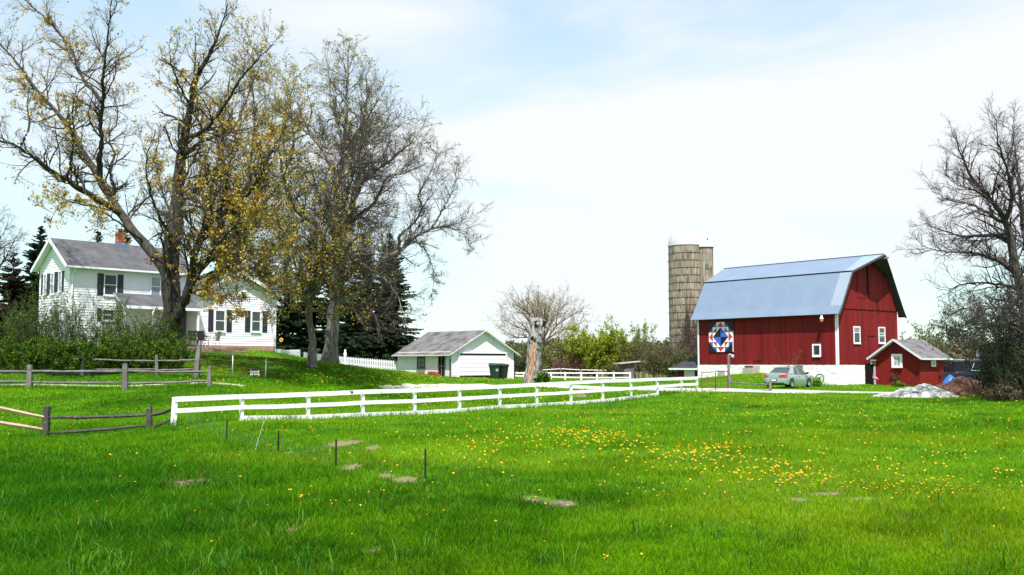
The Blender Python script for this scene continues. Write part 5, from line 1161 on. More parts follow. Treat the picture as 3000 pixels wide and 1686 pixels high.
        pb_.beam(V2(g['bp'], wb_ * 1.005, B[1] - .02), V2(g['bp'] - .06, wt_ * 1.01, Rf - .04), .09, .03, up=(0, s, 0))
    pb_.build('pillar', paint, t)
    for s in (-1, 1):
        for x in wx: wheel(t, x, s * (W / 2 - .115), r_w, rimm, s)
        m_ = MB(); m_.tube([(g['mir'], s * (wb_ + .02), B[2] + .02), (g['mir'], s * (wb_ + .16), B[2] + .06)], [.03, .03], 6); m_.hexa([(g['mir'] - .06, s * (wb_ + .12), B[2]), (g['mir'] + .07, s * (wb_ + .12), B[2]), (g['mir'] + .05, s * (wb_ + .3), B[2] + .02), (g['mir'] - .04, s * (wb_ + .3), B[2] + .02), (g['mir'] - .06, s * (wb_ + .12), B[2] + .15), (g['mir'] + .06, s * (wb_ + .12), B[2] + .15), (g['mir'] + .04, s * (wb_ + .3), B[2] + .14), (g['mir'] - .04, s * (wb_ + .3), B[2] + .14)]); m_.build('mirror', MT['black'], t, bevel=.015)
    return t
paint = pm('sage_metallic', (.30, .37, .345), (.28, .35, .325), scale=1, rough=.28, metal=.25, coat=.7)
psi = R(40); carloc = P(2312, 1134, 73.6); carloc.z = G(carloc.x + .8, carloc.y + .8) + .0
L_ = 4.85
tabS = [(-L_ / 2, .70, .38, .62, .80), (-L_ / 2 + .06, .80, .30, .84, 1.02), (-L_ / 2 + .35, .89, .24, .90, 1.06), (-1.6, .92, .20, .90, 1.02), (-1.0, .925, .18, .92, .98), (0, .925, .18, .92, .95), (.9, .925, .18, .90, .93), (1.3, .92, .2, .86, .97), (1.8, .90, .22, .80, .90), (L_ / 2 - .2, .82, .25, .66, .78), (L_ / 2, .62, .3, .52, .6)]
hx_ = math.sin(psi); hy_ = math.cos(psi)
cg = car('parked_car', 'sage green sedan parked by the barn, seen from its right rear corner', 'car', carloc, math.atan2(hy_, hx_), paint, L_, 1.85, tabS,
         dict(x=(-1.62, -.95, .40, 1.32), belt=(1.04, .99, .95, .97), roof=1.46, wb=.86, wt=.66, bp=-.25, mir=.75), .32, (-1.42, 1.40), glass('car_glass', (.03, .04, .045), .05))
rd = pm('tail_red', (.60, .02, .015), rough=.2, coat=.5)
for s in (-1, 1):
    mb = MB(); x0 = -L_ / 2; mb.hexa([(x0 - .004 + .02, s * .42, .80), (x0 + .02, s * .70, .82), (x0 + .10, s * .83, .84), (x0 + .25, s * .90, .87), (x0 + .05, s * .44, .88), (x0 + .06, s * .70, .94), (x0 + .14, s * .82, .97), (x0 + .28, s * .885, .97)]) if False else None
    secs = [[(x0 - .012, s * .40, .83), (x0 - .01, s * .40, .88)], [(x0 - .012, s * .58, .80), (x0 + .0, s * .58, .93)], [(x0 + .0, s * .74, .80), (x0 + .03, s * .74, .96)], [(x0 + .08, s * .845, .81), (x0 + .1, s * .83, .97)], [(x0 + .33, s * .915, .86), (x0 + .35, s * .895, .95)]]
    loft(mb, secs, cap=False); o = mb.build('tail_lamp', rd, cg, fix=False); so_ = o.modifiers.new('s', 'SOLIDIFY'); so_.thickness = .05; so_.offset = 0
mb = MB(); mb.box(-L_ / 2 - .03, -L_ / 2 + .02, -.17, .17, .50, .60); pl_ = mb.build('number_plate', MT['white_trim'], cg)
mb = MB(); mb.box(-L_ / 2 - .02, -L_ / 2 + .03, -.22, .22, .47, .63); mb.build('plate_recess', MT['black'], cg)
mb = MB(); mb.box(-L_ / 2 - .015, -L_ / 2 + .1, -.74, .74, .335, .37); mb.build('bumper_line', MT['black'], cg)
for s in (-1, 1):
    for x_ in (-.35, .65): mb = MB(); mb.tube([(x_ - .08, s * .93, .86), (x_ - .06, s * .955, .865), (x_ + .06, s * .955, .865), (x_ + .08, s * .93, .86)], .014, 6); mb.build('handle', paint, cg)
    mb = MB()
    for x_ in (-.75, -.22, .95): mb.box(x_ - .006, x_ + .006, s * .9265 - .002, s * .9265 + .002, .3, .86)
    mb.build('door_gap', MT['dark_gap'], cg)
# dark long vehicle behind the shed
paint2 = pm('navy_paint', (.006, .008, .022), rough=.4, coat=.1, spec=.25)
sv = P(2885, 1110, 75); sv.z = G(sv.x, sv.y)
L2 = 5.5
tabV = [(-L2 / 2, .90, .45, 1.05, 1.12), (-L2 / 2 + .15, .97, .35, 1.12, 1.2), (-1.8, 1.0, .32, 1.15, 1.2), (0, 1.0, .32, 1.15, 1.18), (1.2, 1.0, .32, 1.12, 1.18), (1.6, .99, .34, 1.06, 1.16), (2.3, .95, .36, 1.0, 1.1), (L2 / 2, .78, .42, .8, .9)]
cv = car('parked_vehicle', 'long dark navy vehicle parked behind the mulch pile', 'car', sv, R(4), paint2, L2, 2.0, tabV,
         dict(x=(-2.68, -2.5, .75, 1.55), belt=(1.2, 1.18, 1.16, 1.16), roof=1.92, wb=.94, wt=.80, bp=-.6, mir=1.2), .39, (-1.7, 1.75), pm('dark_glass', (.006, .008, .012), rough=.25, spec=.25), suv=True)
mb = MB()
for s in (-1, 1):
    mb.tube([(-1.5, s * .955, 1.22), (-1.2, s * .85, 1.80)], .03, 6) ; mb.tube([(-1.5, s * .975, 1.22), (1.3, s * .97, 1.19)], .022, 6); mb.tube([(-2.4, s * .72, 2.0), (.6, s * .72, 2.0)], .025, 6)
mb.build('chrome_trim', MT['alu'], cv)
wv = P(3040, 1108, 92); wv.z = G(wv.x, wv.y)
car('parked_van', 'pale van glimpsed beyond the thicket at the right edge', 'van', wv, R(175), pm('cream_paint', (.6, .58, .48), rough=.35, coat=.4), 5.0, 1.95, [(a * 5.0 / L2, b, c_, d, e) for a, b, c_, d, e in tabV],
    dict(x=(-2.4, -2.3, .9, 1.6), belt=(1.2, 1.18, 1.16, 1.14), roof=1.9, wb=.92, wt=.8, bp=-.6, mir=1.2), .36, (-1.5, 1.6), glass('van_glass', (.02, .025, .03), .05), suv=True)
# ================================================================== vegetation machinery
rng = np.random.default_rng(7)
def nrm_(v): return v / (np.linalg.norm(v, axis=-1, keepdims=True) + 1e-9)
def tubes(polys, radii, sides):
    """polys (n,k,3), radii (n,k) -> V, quads"""
    n_, k, _ = polys.shape
    if n_ == 0: return np.zeros((0, 3)), np.zeros((0, 4), int)
    T = np.gradient(polys, axis=1); T = nrm_(T); ref = np.where(np.abs(T[..., 2:3]) < .9, np.array([0, 0, 1.0]), np.array([1.0, 0, 0]))
    A = nrm_(np.cross(T, ref)); B = np.cross(A, T); th = np.arange(sides) * 2 * math.pi / sides
    V = polys[:, :, None, :] + radii[:, :, None, None] * (A[:, :, None, :] * np.cos(th)[None, None, :, None] + B[:, :, None, :] * np.sin(th)[None, None, :, None])
    V = V.reshape(-1, 3); i = np.arange(n_)[:, None, None] * k * sides; j = np.arange(k - 1)[None, :, None] * sides; s = np.arange(sides)[None, None, :]; s2 = (s + 1) % sides
    a = (i + j + s).ravel(); b = (i + j + s2).ravel(); return V, np.c_[a, b, b + sides, a + sides]
def sample(polys, radii, f):
    """point, tangent, radius on each polyline at fraction f (n,m)"""
    n_, k, _ = polys.shape; x = f * (k - 1.0001); i = x.astype(int); u = (x - i)[..., None]; r_ = np.arange(n_)[:, None]
    p0, p1 = polys[r_, i], polys[r_, i + 1]; R0, R1 = radii[r_, i], radii[r_, i + 1]
    return p0 * (1 - u) + p1 * u, nrm_(p1 - p0), R0 * (1 - u[..., 0]) + R1 * u[..., 0]
def spawn(rng, polys, radii, m, f0, f1, ang, length, rfac, k=5, up=.0, wander=.25, lvar=.35, taper=.25, rmin=.004, env=None, outward=None, skip=0, tipf=None):
    n_ = len(polys); f = (np.arange(m)[None, :] + rng.random((n_, m))) / m * (f1 - f0) + f0
    p, t, r_ = sample(polys, radii, f); p, t, r_, f = p.reshape(-1, 3), t.reshape(-1, 3), r_.ravel(), f.ravel()
    Ln = (np.repeat(np.broadcast_to(length, (n_,)), m)) * (1 + lvar * rng.standard_normal(len(p)).clip(-1.8, 1.8)); Ln *= (1.15 - .55 * f) if tipf is None else tipf(f)
    rnd = rng.standard_normal(p.shape); side = nrm_(rnd - (rnd * t).sum(1, keepdims=True) * t)
    a = np.radians(rng.uniform(ang[0], ang[1], len(p)))[:, None]; d = t * np.cos(a) + side * np.sin(a)
    if outward is not None: o = p - outward; o[:, 2] *= .4; d = d + nrm_(o) * .35
    d[:, 2] += up; d = nrm_(d)
    if skip: kp = rng.random(len(p)) > skip; p, d, Ln, r_, = p[kp], d[kp], Ln[kp], r_[kp]
    if env is not None: kp = env(p + d * Ln[:, None] * .7); p, d, Ln, r_ = p[kp], d[kp], Ln[kp], r_[kp]
    Ln = np.maximum(Ln, .05); pts = [p]; cur = p; dd = d; st = Ln[:, None] / (k - 1)
    for q in range(k - 1):
        dd = nrm_(dd + wander * rng.standard_normal(dd.shape) + np.array([0, 0, up * .5])); cur = cur + dd * st; pts.append(cur)
    P_ = np.stack(pts, 1); r0 = np.maximum(r_ * rfac, rmin); tp = np.linspace(1, taper, k)[None, :]
    return P_, np.maximum(r0[:, None] * tp, rmin * .6)
def resample(pts, rad, k, rng, jit=.0):
    pts = np.array(pts, float); rad = np.array(rad, float); t = np.r_[0, np.cumsum(np.linalg.norm(np.diff(pts, axis=0), axis=1))]; u = np.linspace(0, t[-1], k); out = np.zeros((k, 3))
    n_ = len(pts)                                   # catmull-rom
    for q, s in enumerate(u):
        i = min(np.searchsorted(t, s, side='right') - 1, n_ - 2); w_ = (s - t[i]) / (t[i + 1] - t[i] + 1e-9); p0, p1, p2, p3 = pts[max(i - 1, 0)], pts[i], pts[i + 1], pts[min(i + 2, n_ - 1)]
        out[q] = .5 * (2 * p1 + (p2 - p0) * w_ + (2 * p0 - 5 * p1 + 4 * p2 - p3) * w_ ** 2 + (3 * p1 - p0 - 3 * p2 + p3) * w_ ** 3)
    out[1:-1] += rng.standard_normal((k - 2, 3)) * jit; return out, np.interp(u, t, rad), t[-1]
def leafquads(rng, pts, size, cols, per=3, spread=.12, flat=0, elong=1.6):
    """small two-triangle leaves around points; returns V, quads, colours"""
    n_ = len(pts) * per
    if n_ == 0: return np.zeros((0, 3)), np.zeros((0, 4), int), np.zeros((0, 3))
    c = np.repeat(pts, per, 0) + rng.standard_normal((n_, 3)) * spread; a = nrm_(rng.standard_normal((n_, 3))); b = nrm_(np.cross(a, rng.standard_normal((n_, 3))))
    s = size * rng.uniform(.6, 1.35, (n_, 1)); a = a * s * elong * .5; b = b * s * .5
    V = np.stack([c - a, c + b * .9, c + a, c - b * .9], 1).reshape(-1, 3); q = np.arange(n_)[:, None] * 4 + np.arange(4)[None, :]
    cc = np.array(cols); ci = rng.integers(0, len(cc), n_); base = cc[ci] * rng.uniform(.7, 1.3, (n_, 1)); return V, q, np.repeat(base, 4, 0)
class Veg:
    def __init__(s): s.V, s.F, s.C, s.M, s.n = [], [], [], [], 0
    def add(s, V, Q, col=None, m=0):
        if len(V) == 0: return
        s.V.append(V); s.F.append(Q + s.n); s.n += len(V); s.C.append(col if col is not None else np.tile([[.1, .1, .1]], (len(V), 1))); s.M.append(np.full(len(Q), m))
    def build(s, name, mats, parent): return npmesh(name, np.concatenate(s.V), [np.concatenate(s.F)] if len({f.shape[1] for f in s.F}) == 1 else s.F, mats, parent, np.concatenate(s.C), np.concatenate(s.M))
def bark(name, c1, c2, c3): return pm(name, c1, c2, scale=2.5, stretch=(2.5, 2.5, .5), rough=.95, bump=.04, bscale=6, c3=c3, s3=3, lo3=.5, hi3=.66, stretch3=(3, 3, .7))
BK = bark('grey_brown_bark', (.042, .034, .029), (.022, .018, .015), (.075, .064, .056))
BK2 = bark('pale_grey_bark', (.17, .145, .13), (.09, .075, .068), (.26, .235, .22))
TW = pm('twig_bark', (.055, .043, .037), (.035, .028, .025), scale=2, rough=.95); TWP = pm('twig_purple', (.085, .050, .062), (.050, .034, .044), scale=2, rough=.95)
TWB = pm('twig_tan', (.15, .115, .095), (.09, .07, .06), scale=2, rough=.95)
LF = leafmat('leaves'); LFT = leafmat('bright_leaves', .45)

def hardwood(name, label, cat, limbs, base_Y, K=34, tier=(0.55, (1.2, 2.6), 6, 5), leaf=None, bk=None, tw=None, group=None, seed=1, up=.10, f0=.22, env=None, twr=.005, l3=(6, .5), l1ang=(30, 65), l1f=.32, wander=.2, texp=1.15, dmul=1.9, dys=1.0):
    """limbs: list of (pixel polyline [(px,py,dY)...], r0, r1 in metres, child length). Real 3D: dY puts each limb in depth."""
    rg = np.random.default_rng(seed); tr = Veg(); cw = Veg(); L = []
    for pts, r0, r1, cl, dens in limbs:
        W = [tuple(P(x, y, base_Y + d * dys)) for x, y, d in pts]; n_ = len(W); rad = np.ones(n_) * r0
        q, rr, ln = resample(W, rad, K, rg, jit=.022); rr = (1 - np.linspace(0, 1, K)) ** texp * (r0 - r1) + r1; L.append((q, rr, ln, cl, dens))
    polys = np.stack([l_[0] for l_ in L]); radii = np.stack([l_[1] for l_ in L])
    # trunk flare
    g0 = G(polys[0, 0, 0], polys[0, 0, 1]); polys[0, 0, 2] = g0 - .25
    fl = np.exp(-(polys[0, :, 2] - g0).clip(0) * 1.6); radii[0] *= 1 + .55 * fl
    V, Q = tubes(polys, radii, 12)
    nz_ = np.array([mnoise.noise(Vector(v) * 1.3) for v in V.tolist()]); big = np.repeat(radii.ravel(), 12); d = V - np.repeat(polys.reshape(-1, 3), 12, 0); V = V + d * (nz_[:, None] * .22); tr.add(V, Q)
    root = thing(name, label, cat, (0, 0, 0), 0, group)
    if 1:
        P1, R1 = [], []
        for (q, rr, ln, cl, dens) in L:
            m = max(3, int(ln * dens * dmul)); a, b = spawn(rg, q[None], rr[None], m, f0, .98, l1ang, cl, .5, k=7, up=up, wander=wander, rmin=.014, taper=.3, env=env, tipf=lambda f: 1.1 - .45 * f); b = np.minimum(b, .055 * (cl / 2.6)); P1.append(a); R1.append(b)
            # the limb end itself continues
        P1, R1 = np.concatenate(P1), np.concatenate(R1); V, Q = tubes(P1, R1, 5); tr.add(V, Q)
        l1 = np.linalg.norm(P1[:, -1] - P1[:, 0], axis=1)
        P2, R2 = spawn(rg, P1, R1, tier[2] + 1, .15, 1.0, (22, 60), l1 * .5, .6, k=5, up=up * .8, wander=.2, rmin=.008, env=env); V, Q = tubes(P2, R2, 4); cw.add(V, Q)
        l2 = np.linalg.norm(P2[:, -1] - P2[:, 0], axis=1)
        P3, R3 = spawn(rg, P2, R2, l3[0], .15, 1.0, (20, 60), np.maximum(l2 * l3[1], .25), .6, k=4, up=up * .6, wander=.18, rmin=twr, env=env); V, Q = tubes(P3, R3, 3); cw.add(V, Q)
        if leaf:
            size, cols, per, frac, spread, zone = leaf
            tips = np.concatenate([P3[:, -1], P3[:, -2], P2[:, -1]]); kp = rg.random(len(tips)) < frac
            if zone is not None: kp &= rg.random(len(tips)) < zone(tips)
            tips = tips[kp]; V, Q, Cc = leafquads(rg, tips, size, cols, per, spread); 
            cw.add(V, Q, Cc, 1)
    tr.build('trunk', bk or BK, root); cw.build('crown', [tw or TW, LF], root)
    return root
OCH = [(0.556, 0.373, 0.036), (0.451, 0.385, 0.049), (0.359, 0.361, 0.043), (0.556, 0.267, 0.036), (0.451, 0.2, 0.03), (0.265, 0.267, 0.036)]
OLV = [(0.388, 0.398, 0.052), (0.306, 0.354, 0.052), (0.428, 0.365, 0.052), (0.245, 0.276, 0.041)]
# ---- the big maple in front of the house
T1 = [
 ([(500, 1052, 0), (505, 985, 0), (506, 900, 0), (498, 820, 0), (500, 740, 0), (508, 680, 0), (520, 600, .3), (525, 520, .4), (532, 455, .5), (545, 400, .5), (556, 320, .3), (566, 250, 0), (604, 180, -.5), (640, 100, -1), (668, 10, -1.2)], .60, .025, 2.3, 1.5),
 ([(500, 835, 0), (470, 770, .3), (430, 725, .5), (395, 685, .6), (365, 640, .8), (335, 600, 1), (300, 545, 1.2), (282, 505, 1.4), (245, 450, 1.5), (205, 380, 1.6), (160, 320, 1.8), (110, 270, 2), (60, 200, 2.2), (0, 130, 2.4), (-60, 60, 2.5)], .30, .02, 2.3, 1.5),
 ([(352, 625, .8), (310, 600, .4), (262, 570, 0), (220, 545, -.5), (190, 525, -1), (140, 495, -1.6), (95, 460, -2.2), (40, 425, -3), (-10, 410, -3.6), (-90, 350, -4)], .18, .02, 2.0, 1.5),
 ([(296, 530, 1.2), (290, 480, .8), (298, 420, .5), (295, 360, .2), (303, 300, 0), (302, 240, -.4), (309, 160, -.8), (318, 80, -1), (328, 0, -1.3), (335, -60, -1.5)], .16, .02, 2.2, 1.6),
 ([(297, 300, 0), (270, 262, .6), (243, 235, 1.2), (208, 145, 2), (150, 70, 2.6), (82, 10, 3), (30, -40, 3.4)], .11, .02, 1.9, 1.6),
 ([(195, 527, -1), (208, 470, -1.5), (215, 400, -2), (213, 330, -2.4), (225, 250, -2.6)], .08, .02, 1.5, 1.6),
 ([(60, 432, -3), (85, 370, -3), (80, 300, -2.6), (95, 220, -2)], .06, .015, 1.3, 1.6),
 ([(420, 712, .5), (330, 640, -1.2), (265, 600, -2.6), (190, 590, -4), (150, 640, -5)], .06, .015, 1.3, 1.4),
 ([(330, 540, 1), (325, 500, 2), (335, 450, 2.6), (318, 400, 3), (345, 350, 3.6), (330, 260, 4)], .09, .02, 1.8, 1.6),
 ([(535, 450, .5), (560, 440, .8), (600, 410, 1.6), (650, 395, 2.3), (690, 370, 3), (720, 300, 3.6), (745, 230, 4), (770, 180, 4)], .14, .02, 2.2, 1.6),
 ([(545, 400, .4), (575, 395, -.6), (610, 370, -1.4), (650, 320, -2.2), (700, 240, -3), (760, 170, -3.6), (800, 130, -4)], .13, .02, 2.2, 1.6),
 ([(558, 310, .2), (530, 260, -1), (505, 200, -1.8), (495, 130, -2.3)], .07, .02, 1.7, 1.5),
 ([(510, 1000, 0), (522, 935, -.3), (541, 883, -.5), (558, 824, -.6), (571, 745, -.8), (593, 686, -1), (614, 650, -1.1), (650, 630, -1.5), (690, 610, -2), (735, 560, -2.6), (780, 480, -3.1), (820, 400, -3.4), (850, 330, -3.6)], .27, .02, 2.1, 2.5),
 ([(560, 830, -.6), (572, 790, -.2), (600, 765, .4), (650, 752, 1), (690, 722, 1.6), (722, 690, 2.2), (758, 652, 2.8), (795, 620, 3.2), (850, 590, 3.8), (905, 560, 4.4)], .16, .02, 1.9, 2.5),
 ([(595, 686, -1), (606, 630, -.4), (618, 560, 0), (640, 480, .3), (650, 400, .5), (690, 310, .6)], .15, .02, 2.0, 2.5),
 ([(640, 640, -1.4), (660, 560, -2), (672, 480, -2.6), (690, 400, -3)], .10, .02, 1.8, 2.5),
 ([(560, 860, -.6), (600, 850, -1.6), (640, 862, -2.4), (680, 890, -3), (700, 935, -3.3)], .07, .012, 1.1, 2.5),
 ([(575, 730, -.9), (630, 735, -2), (690, 745, -3), (750, 780, -3.8), (800, 830, -4.2), (830, 890, -4.4)], .08, .012, 1.4, 2.5),
 ([(505, 700, 0), (470, 640, -1.6), (440, 560, -2.8), (430, 470, -3.4), (455, 380, -3.6)], .10, .02, 1.7, 1.5),
 ([(515, 640, .2), (490, 600, 1.8), (470, 540, 3), (455, 470, 3.8), (470, 380, 4)], .10, .02, 1.7, 1.5),
 ([(545, 880, -.5), (590, 790, -1.8), (650, 700, -3.2), (720, 640, -4.6), (800, 600, -5.6)], .12, .015, 1.9, 1.7),
 ([(560, 830, -.6), (620, 800, -1.8), (700, 790, -3.4), (780, 780, -4.8), (840, 790, -5.6)], .10, .015, 1.6, 1.6),
 ([(530, 600, .3), (570, 560, -1.8), (640, 520, -3.4), (700, 480, -4.8)], .09, .015, 1.7, 1.6),
]
hardwood('maple_tree', 'huge budding maple with a thick split trunk in front of the farmhouse', 'tree', T1, 52, dys=1.6, dmul=1.7, leaf=(.075, OCH, 2, .50, .045, lambda t: np.clip(.45 + .5 * np.sin(t[:, 0] * .8 + t[:, 2] * .6) * np.sin(t[:, 2] * .9), .12, 1)), seed=3, tier=(0, 0, 6, 5), up=.10, f0=.2)
# ---- spreading maple behind the house wing
T2 = [
 ([(668, 1000, 0), (666, 900, 0), (662, 800, 0), (655, 740, 0), (645, 640, 0), (650, 520, .3), (655, 400, .3), (650, 300, 0)], .42, .03, 2.6, 1.5),
 ([(664, 840, 0), (700, 740, 1), (735, 640, 2), (765, 540, 3), (790, 430, 3.5), (800, 310, 4)], .24, .03, 2.6, 1.6),
 ([(664, 850, 0), (640, 760, 1.5), (610, 660, 3), (590, 540, 4), (585, 420, 4.6), (600, 300, 5)], .2, .03, 2.5, 1.5),
 ([(666, 860, 0), (690, 770, -1.5), (720, 680, -3), (770, 600, -4), (830, 520, -4.6), (860, 420, -5), (850, 300, -5), (870, 220, -5)], .22, .03, 2.6, 1.6),
 ([(668, 870, 0), (720, 820, .5), (780, 750, 1), (840, 700, 1.5), (890, 640, 2), (930, 600, 2)], .16, .02, 2.2, 1.7),
 ([(668, 880, 0), (710, 850, -2), (770, 830, -4), (830, 840, -5), (880, 880, -6)], .12, .015, 1.8, 1.8),
 ([(664, 800, 0), (690, 690, 0), (720, 560, 0), (740, 420, 0), (745, 300, 0), (730, 200, 0), (740, 150, 0)], .22, .02, 2.6, 1.6)]
hardwood('maple_tree', 'broad yellow-green budding tree rising behind the white house wing', 'tree', T2, 78, dmul=1.45, leaf=(.095, OCH + OLV, 2, .46, .08, None), seed=5, up=.12, tier=(0, 0, 6, 5), twr=.008)
# ---- the two trees on the hill
T3 = [
 ([(916, 1078, 0), (915, 1030, 0), (912, 980, 0), (905, 911, 0), (910, 875, 0), (928, 835, 0), (955, 780, .2), (990, 700, .6), (1021, 665, 1), (1062, 631, 1.4), (1110, 590, 2)], .20, .03, 1.9, 1.5),
 ([(950, 785, .2), (960, 730, -.6), (942, 700, -1), (921, 650, -1.4), (893, 640, -1.8), (862, 605, -2.4), (830, 520, -3), (820, 430, -3.3), (835, 330, -3.6)], .16, .02, 2.2, 1.6),
 ([(925, 840, 0), (890, 780, 1.4), (870, 720, 2), (850, 640, 2.6), (860, 560, 3), (900, 470, 3)], .13, .02, 2.0, 1.6),
 ([(908, 915, 0), (925, 910, -.7), (962, 923, -1.6), (1007, 918, -2.6)], .07, .025, .6, 1),
 ([(942, 810, 0), (985, 790, -1.4), (1040, 750, -2.8), (1090, 745, -3.6), (1150, 745, -4.2)], .09, .015, 1.5, 1.8),
 ([(906, 900, 0), (870, 860, -1.6), (840, 850, -2.6), (815, 880, -3.2), (800, 930, -3.5)], .06, .01, 1.2, 1.8),
 ([(935, 830, 0), (990, 860, -2), (1030, 900, -3), (1070, 960, -3.6)], .05, .01, 1.2, 1.8),
 ([(955, 770, 0), (900, 700, -3), (850, 690, -4.2), (800, 720, -5)], .08, .015, 1.6, 1.7),
 ([(908, 890, 0), (925, 800, -1.6), (950, 700, -3.2), (975, 610, -4.6), (985, 540, -5.4)], .09, .015, 2.0, 2.6),
 ([(905, 905, 0), (880, 820, -1.6), (850, 730, -3.2), (815, 650, -4.6), (790, 580, -5.4)], .08, .015, 2.0, 2.6),
 ([(910, 870, 0), (940, 830, -1.4), (1000, 780, -3.0), (1060, 720, -4.4)], .07, .015, 1.9, 2.6)]
hardwood('budding_tree', 'smaller budding tree with a slim grey trunk, left of the big trunk on the hill', 'tree', T3, 52, dys=1.5, dmul=1.4, leaf=(.07, OCH + OLV[:2], 2, .26, .06, lambda t: np.clip(.9 - (t[:, 0] + 9.3) * .22, .05, 1)), seed=8, bk=BK2, tier=(0, 0, 6, 5))
T4 = [
 ([(966, 1064, 0), (970, 1010, 0), (974, 960, 0), (977, 900, 0), (982, 842, 0), (987, 773, 0), (990, 680, 0), (988, 600, 0), (986, 530, 0), (1000, 490, 0), (1010, 450, 0), (1014, 340, 0), (1017, 220, 0), (1020, 135, 0)], .36, .025, 2.0, 1.9),
 ([(986, 525, 0), (972, 490, .5), (956, 456, .9), (927, 412, 1.6), (893, 364, 2.2), (850, 340, 2.8), (815, 296, 3.4), (790, 230, 3.8)], .16, .02, 2.0, 1.7),
 ([(990, 660, 0), (1025, 630, .6), (1038, 562, 1.2), (1050, 500, 1.8), (1055, 400, 2.3), (1075, 300, 2.6), (1070, 220, 2.6)], .22, .02, 2.3, 1.9),
 ([(1032, 600, .8), (1060, 540, 0), (1087, 509, -.6), (1135, 475, -1.2), (1183, 437, -1.8), (1220, 400, -2.2)], .13, .02, 1.9, 2.0),
 ([(985, 710, 0), (1020, 660, -1), (1058, 625, -1.8), (1101, 587, -2.4), (1135, 519, -3), (1183, 509, -3.4), (1246, 480, -3.8)], .15, .02, 2.0, 2.1),
 ([(1010, 450, 0), (1040, 400, -1), (1080, 340, -2), (1110, 290, -2.6)], .12, .02, 1.9, 2.0),
 ([(1010, 420, 0), (985, 350, 1), (965, 280, 1.8), (975, 210, 2.4)], .1, .02, 1.8, 1.8),
 ([(984, 560, 0), (1000, 470, -2), (1045, 440, -3.4), (1100, 400, -4.4), (1150, 330, -5)], .11, .02, 2.0, 2.0),
 ([(985, 880, 0), (1045, 862, 1), (1080, 807, 1.4), (1132, 755, 1.8), (1173, 735, 2.0), (1212, 698, 2.2), (1262, 672, 2.4), (1314, 664, 2.6), (1370, 640, 2.6)], .24, .02, 1.7, 2.4),
 ([(1170, 735, 2), (1172, 690, 1.6), (1217, 649, 1.2), (1237, 606, .8), (1225, 570, .5), (1265, 500, .2), (1280, 440, 0)], .10, .015, 1.9, 2.1),
 ([(1262, 672, 2.4), (1300, 610, 2.2), (1330, 550, 2), (1350, 490, 2)], .07, .012, 1.7, 2.2),
 ([(1314, 664, 2.6), (1360, 690, 2.8), (1385, 740, 2.8)], .04, .01, 1.1, 2.3),
 ([(1212, 698, 2.2), (1250, 740, 3), (1270, 800, 3.4), (1265, 870, 3.6)], .04, .01, 1.2, 2.2),
 ([(980, 830, 0), (1030, 800, -2), (1080, 790, -3.2), (1130, 820, -4.2), (1170, 880, -5), (1190, 950, -5.4)], .10, .012, 1.5, 2.4),
 ([(980, 860, 0), (1010, 850, -2.6), (1060, 880, -3.6), (1100, 930, -4.4), (1110, 990, -4.6)], .08, .012, 1.4, 2.4),
 ([(978, 800, 0), (930, 760, 1.6), (880, 740, 3), (840, 760, 4)], .10, .015, 1.7, 1.8),
 ([(988, 700, 0), (1000, 620, -1.8), (1030, 530, -3.4), (1060, 430, -4.8), (1080, 350, -5.4)], .11, .015, 2.1, 2.4),
 ([(986, 740, 0), (960, 650, -1.8), (930, 560, -3.4), (905, 470, -4.8)], .11, .015, 2.0, 2.4),
 ([(984, 790, 0), (1010, 730, -2), (1060, 690, -3.6), (1120, 650, -5)], .10, .015, 1.9, 2.4)]
hardwood('bare_tree', 'tallest nearly bare tree with a thick pale trunk and wide right-hand limbs on the hill', 'tree', T4, 55, dys=1.7, dmul=2.0, leaf=(.07, OCH + OLV, 2, .16, .05, lambda t: np.clip((t[:, 2] - 12) * .1 + .1 + np.clip(-10 - t[:, 0], 0, 4) * .12, .04, .9)), seed=12, bk=BK2, tier=(0, 0, 7, 5), l3=(6, .45), up=.07)
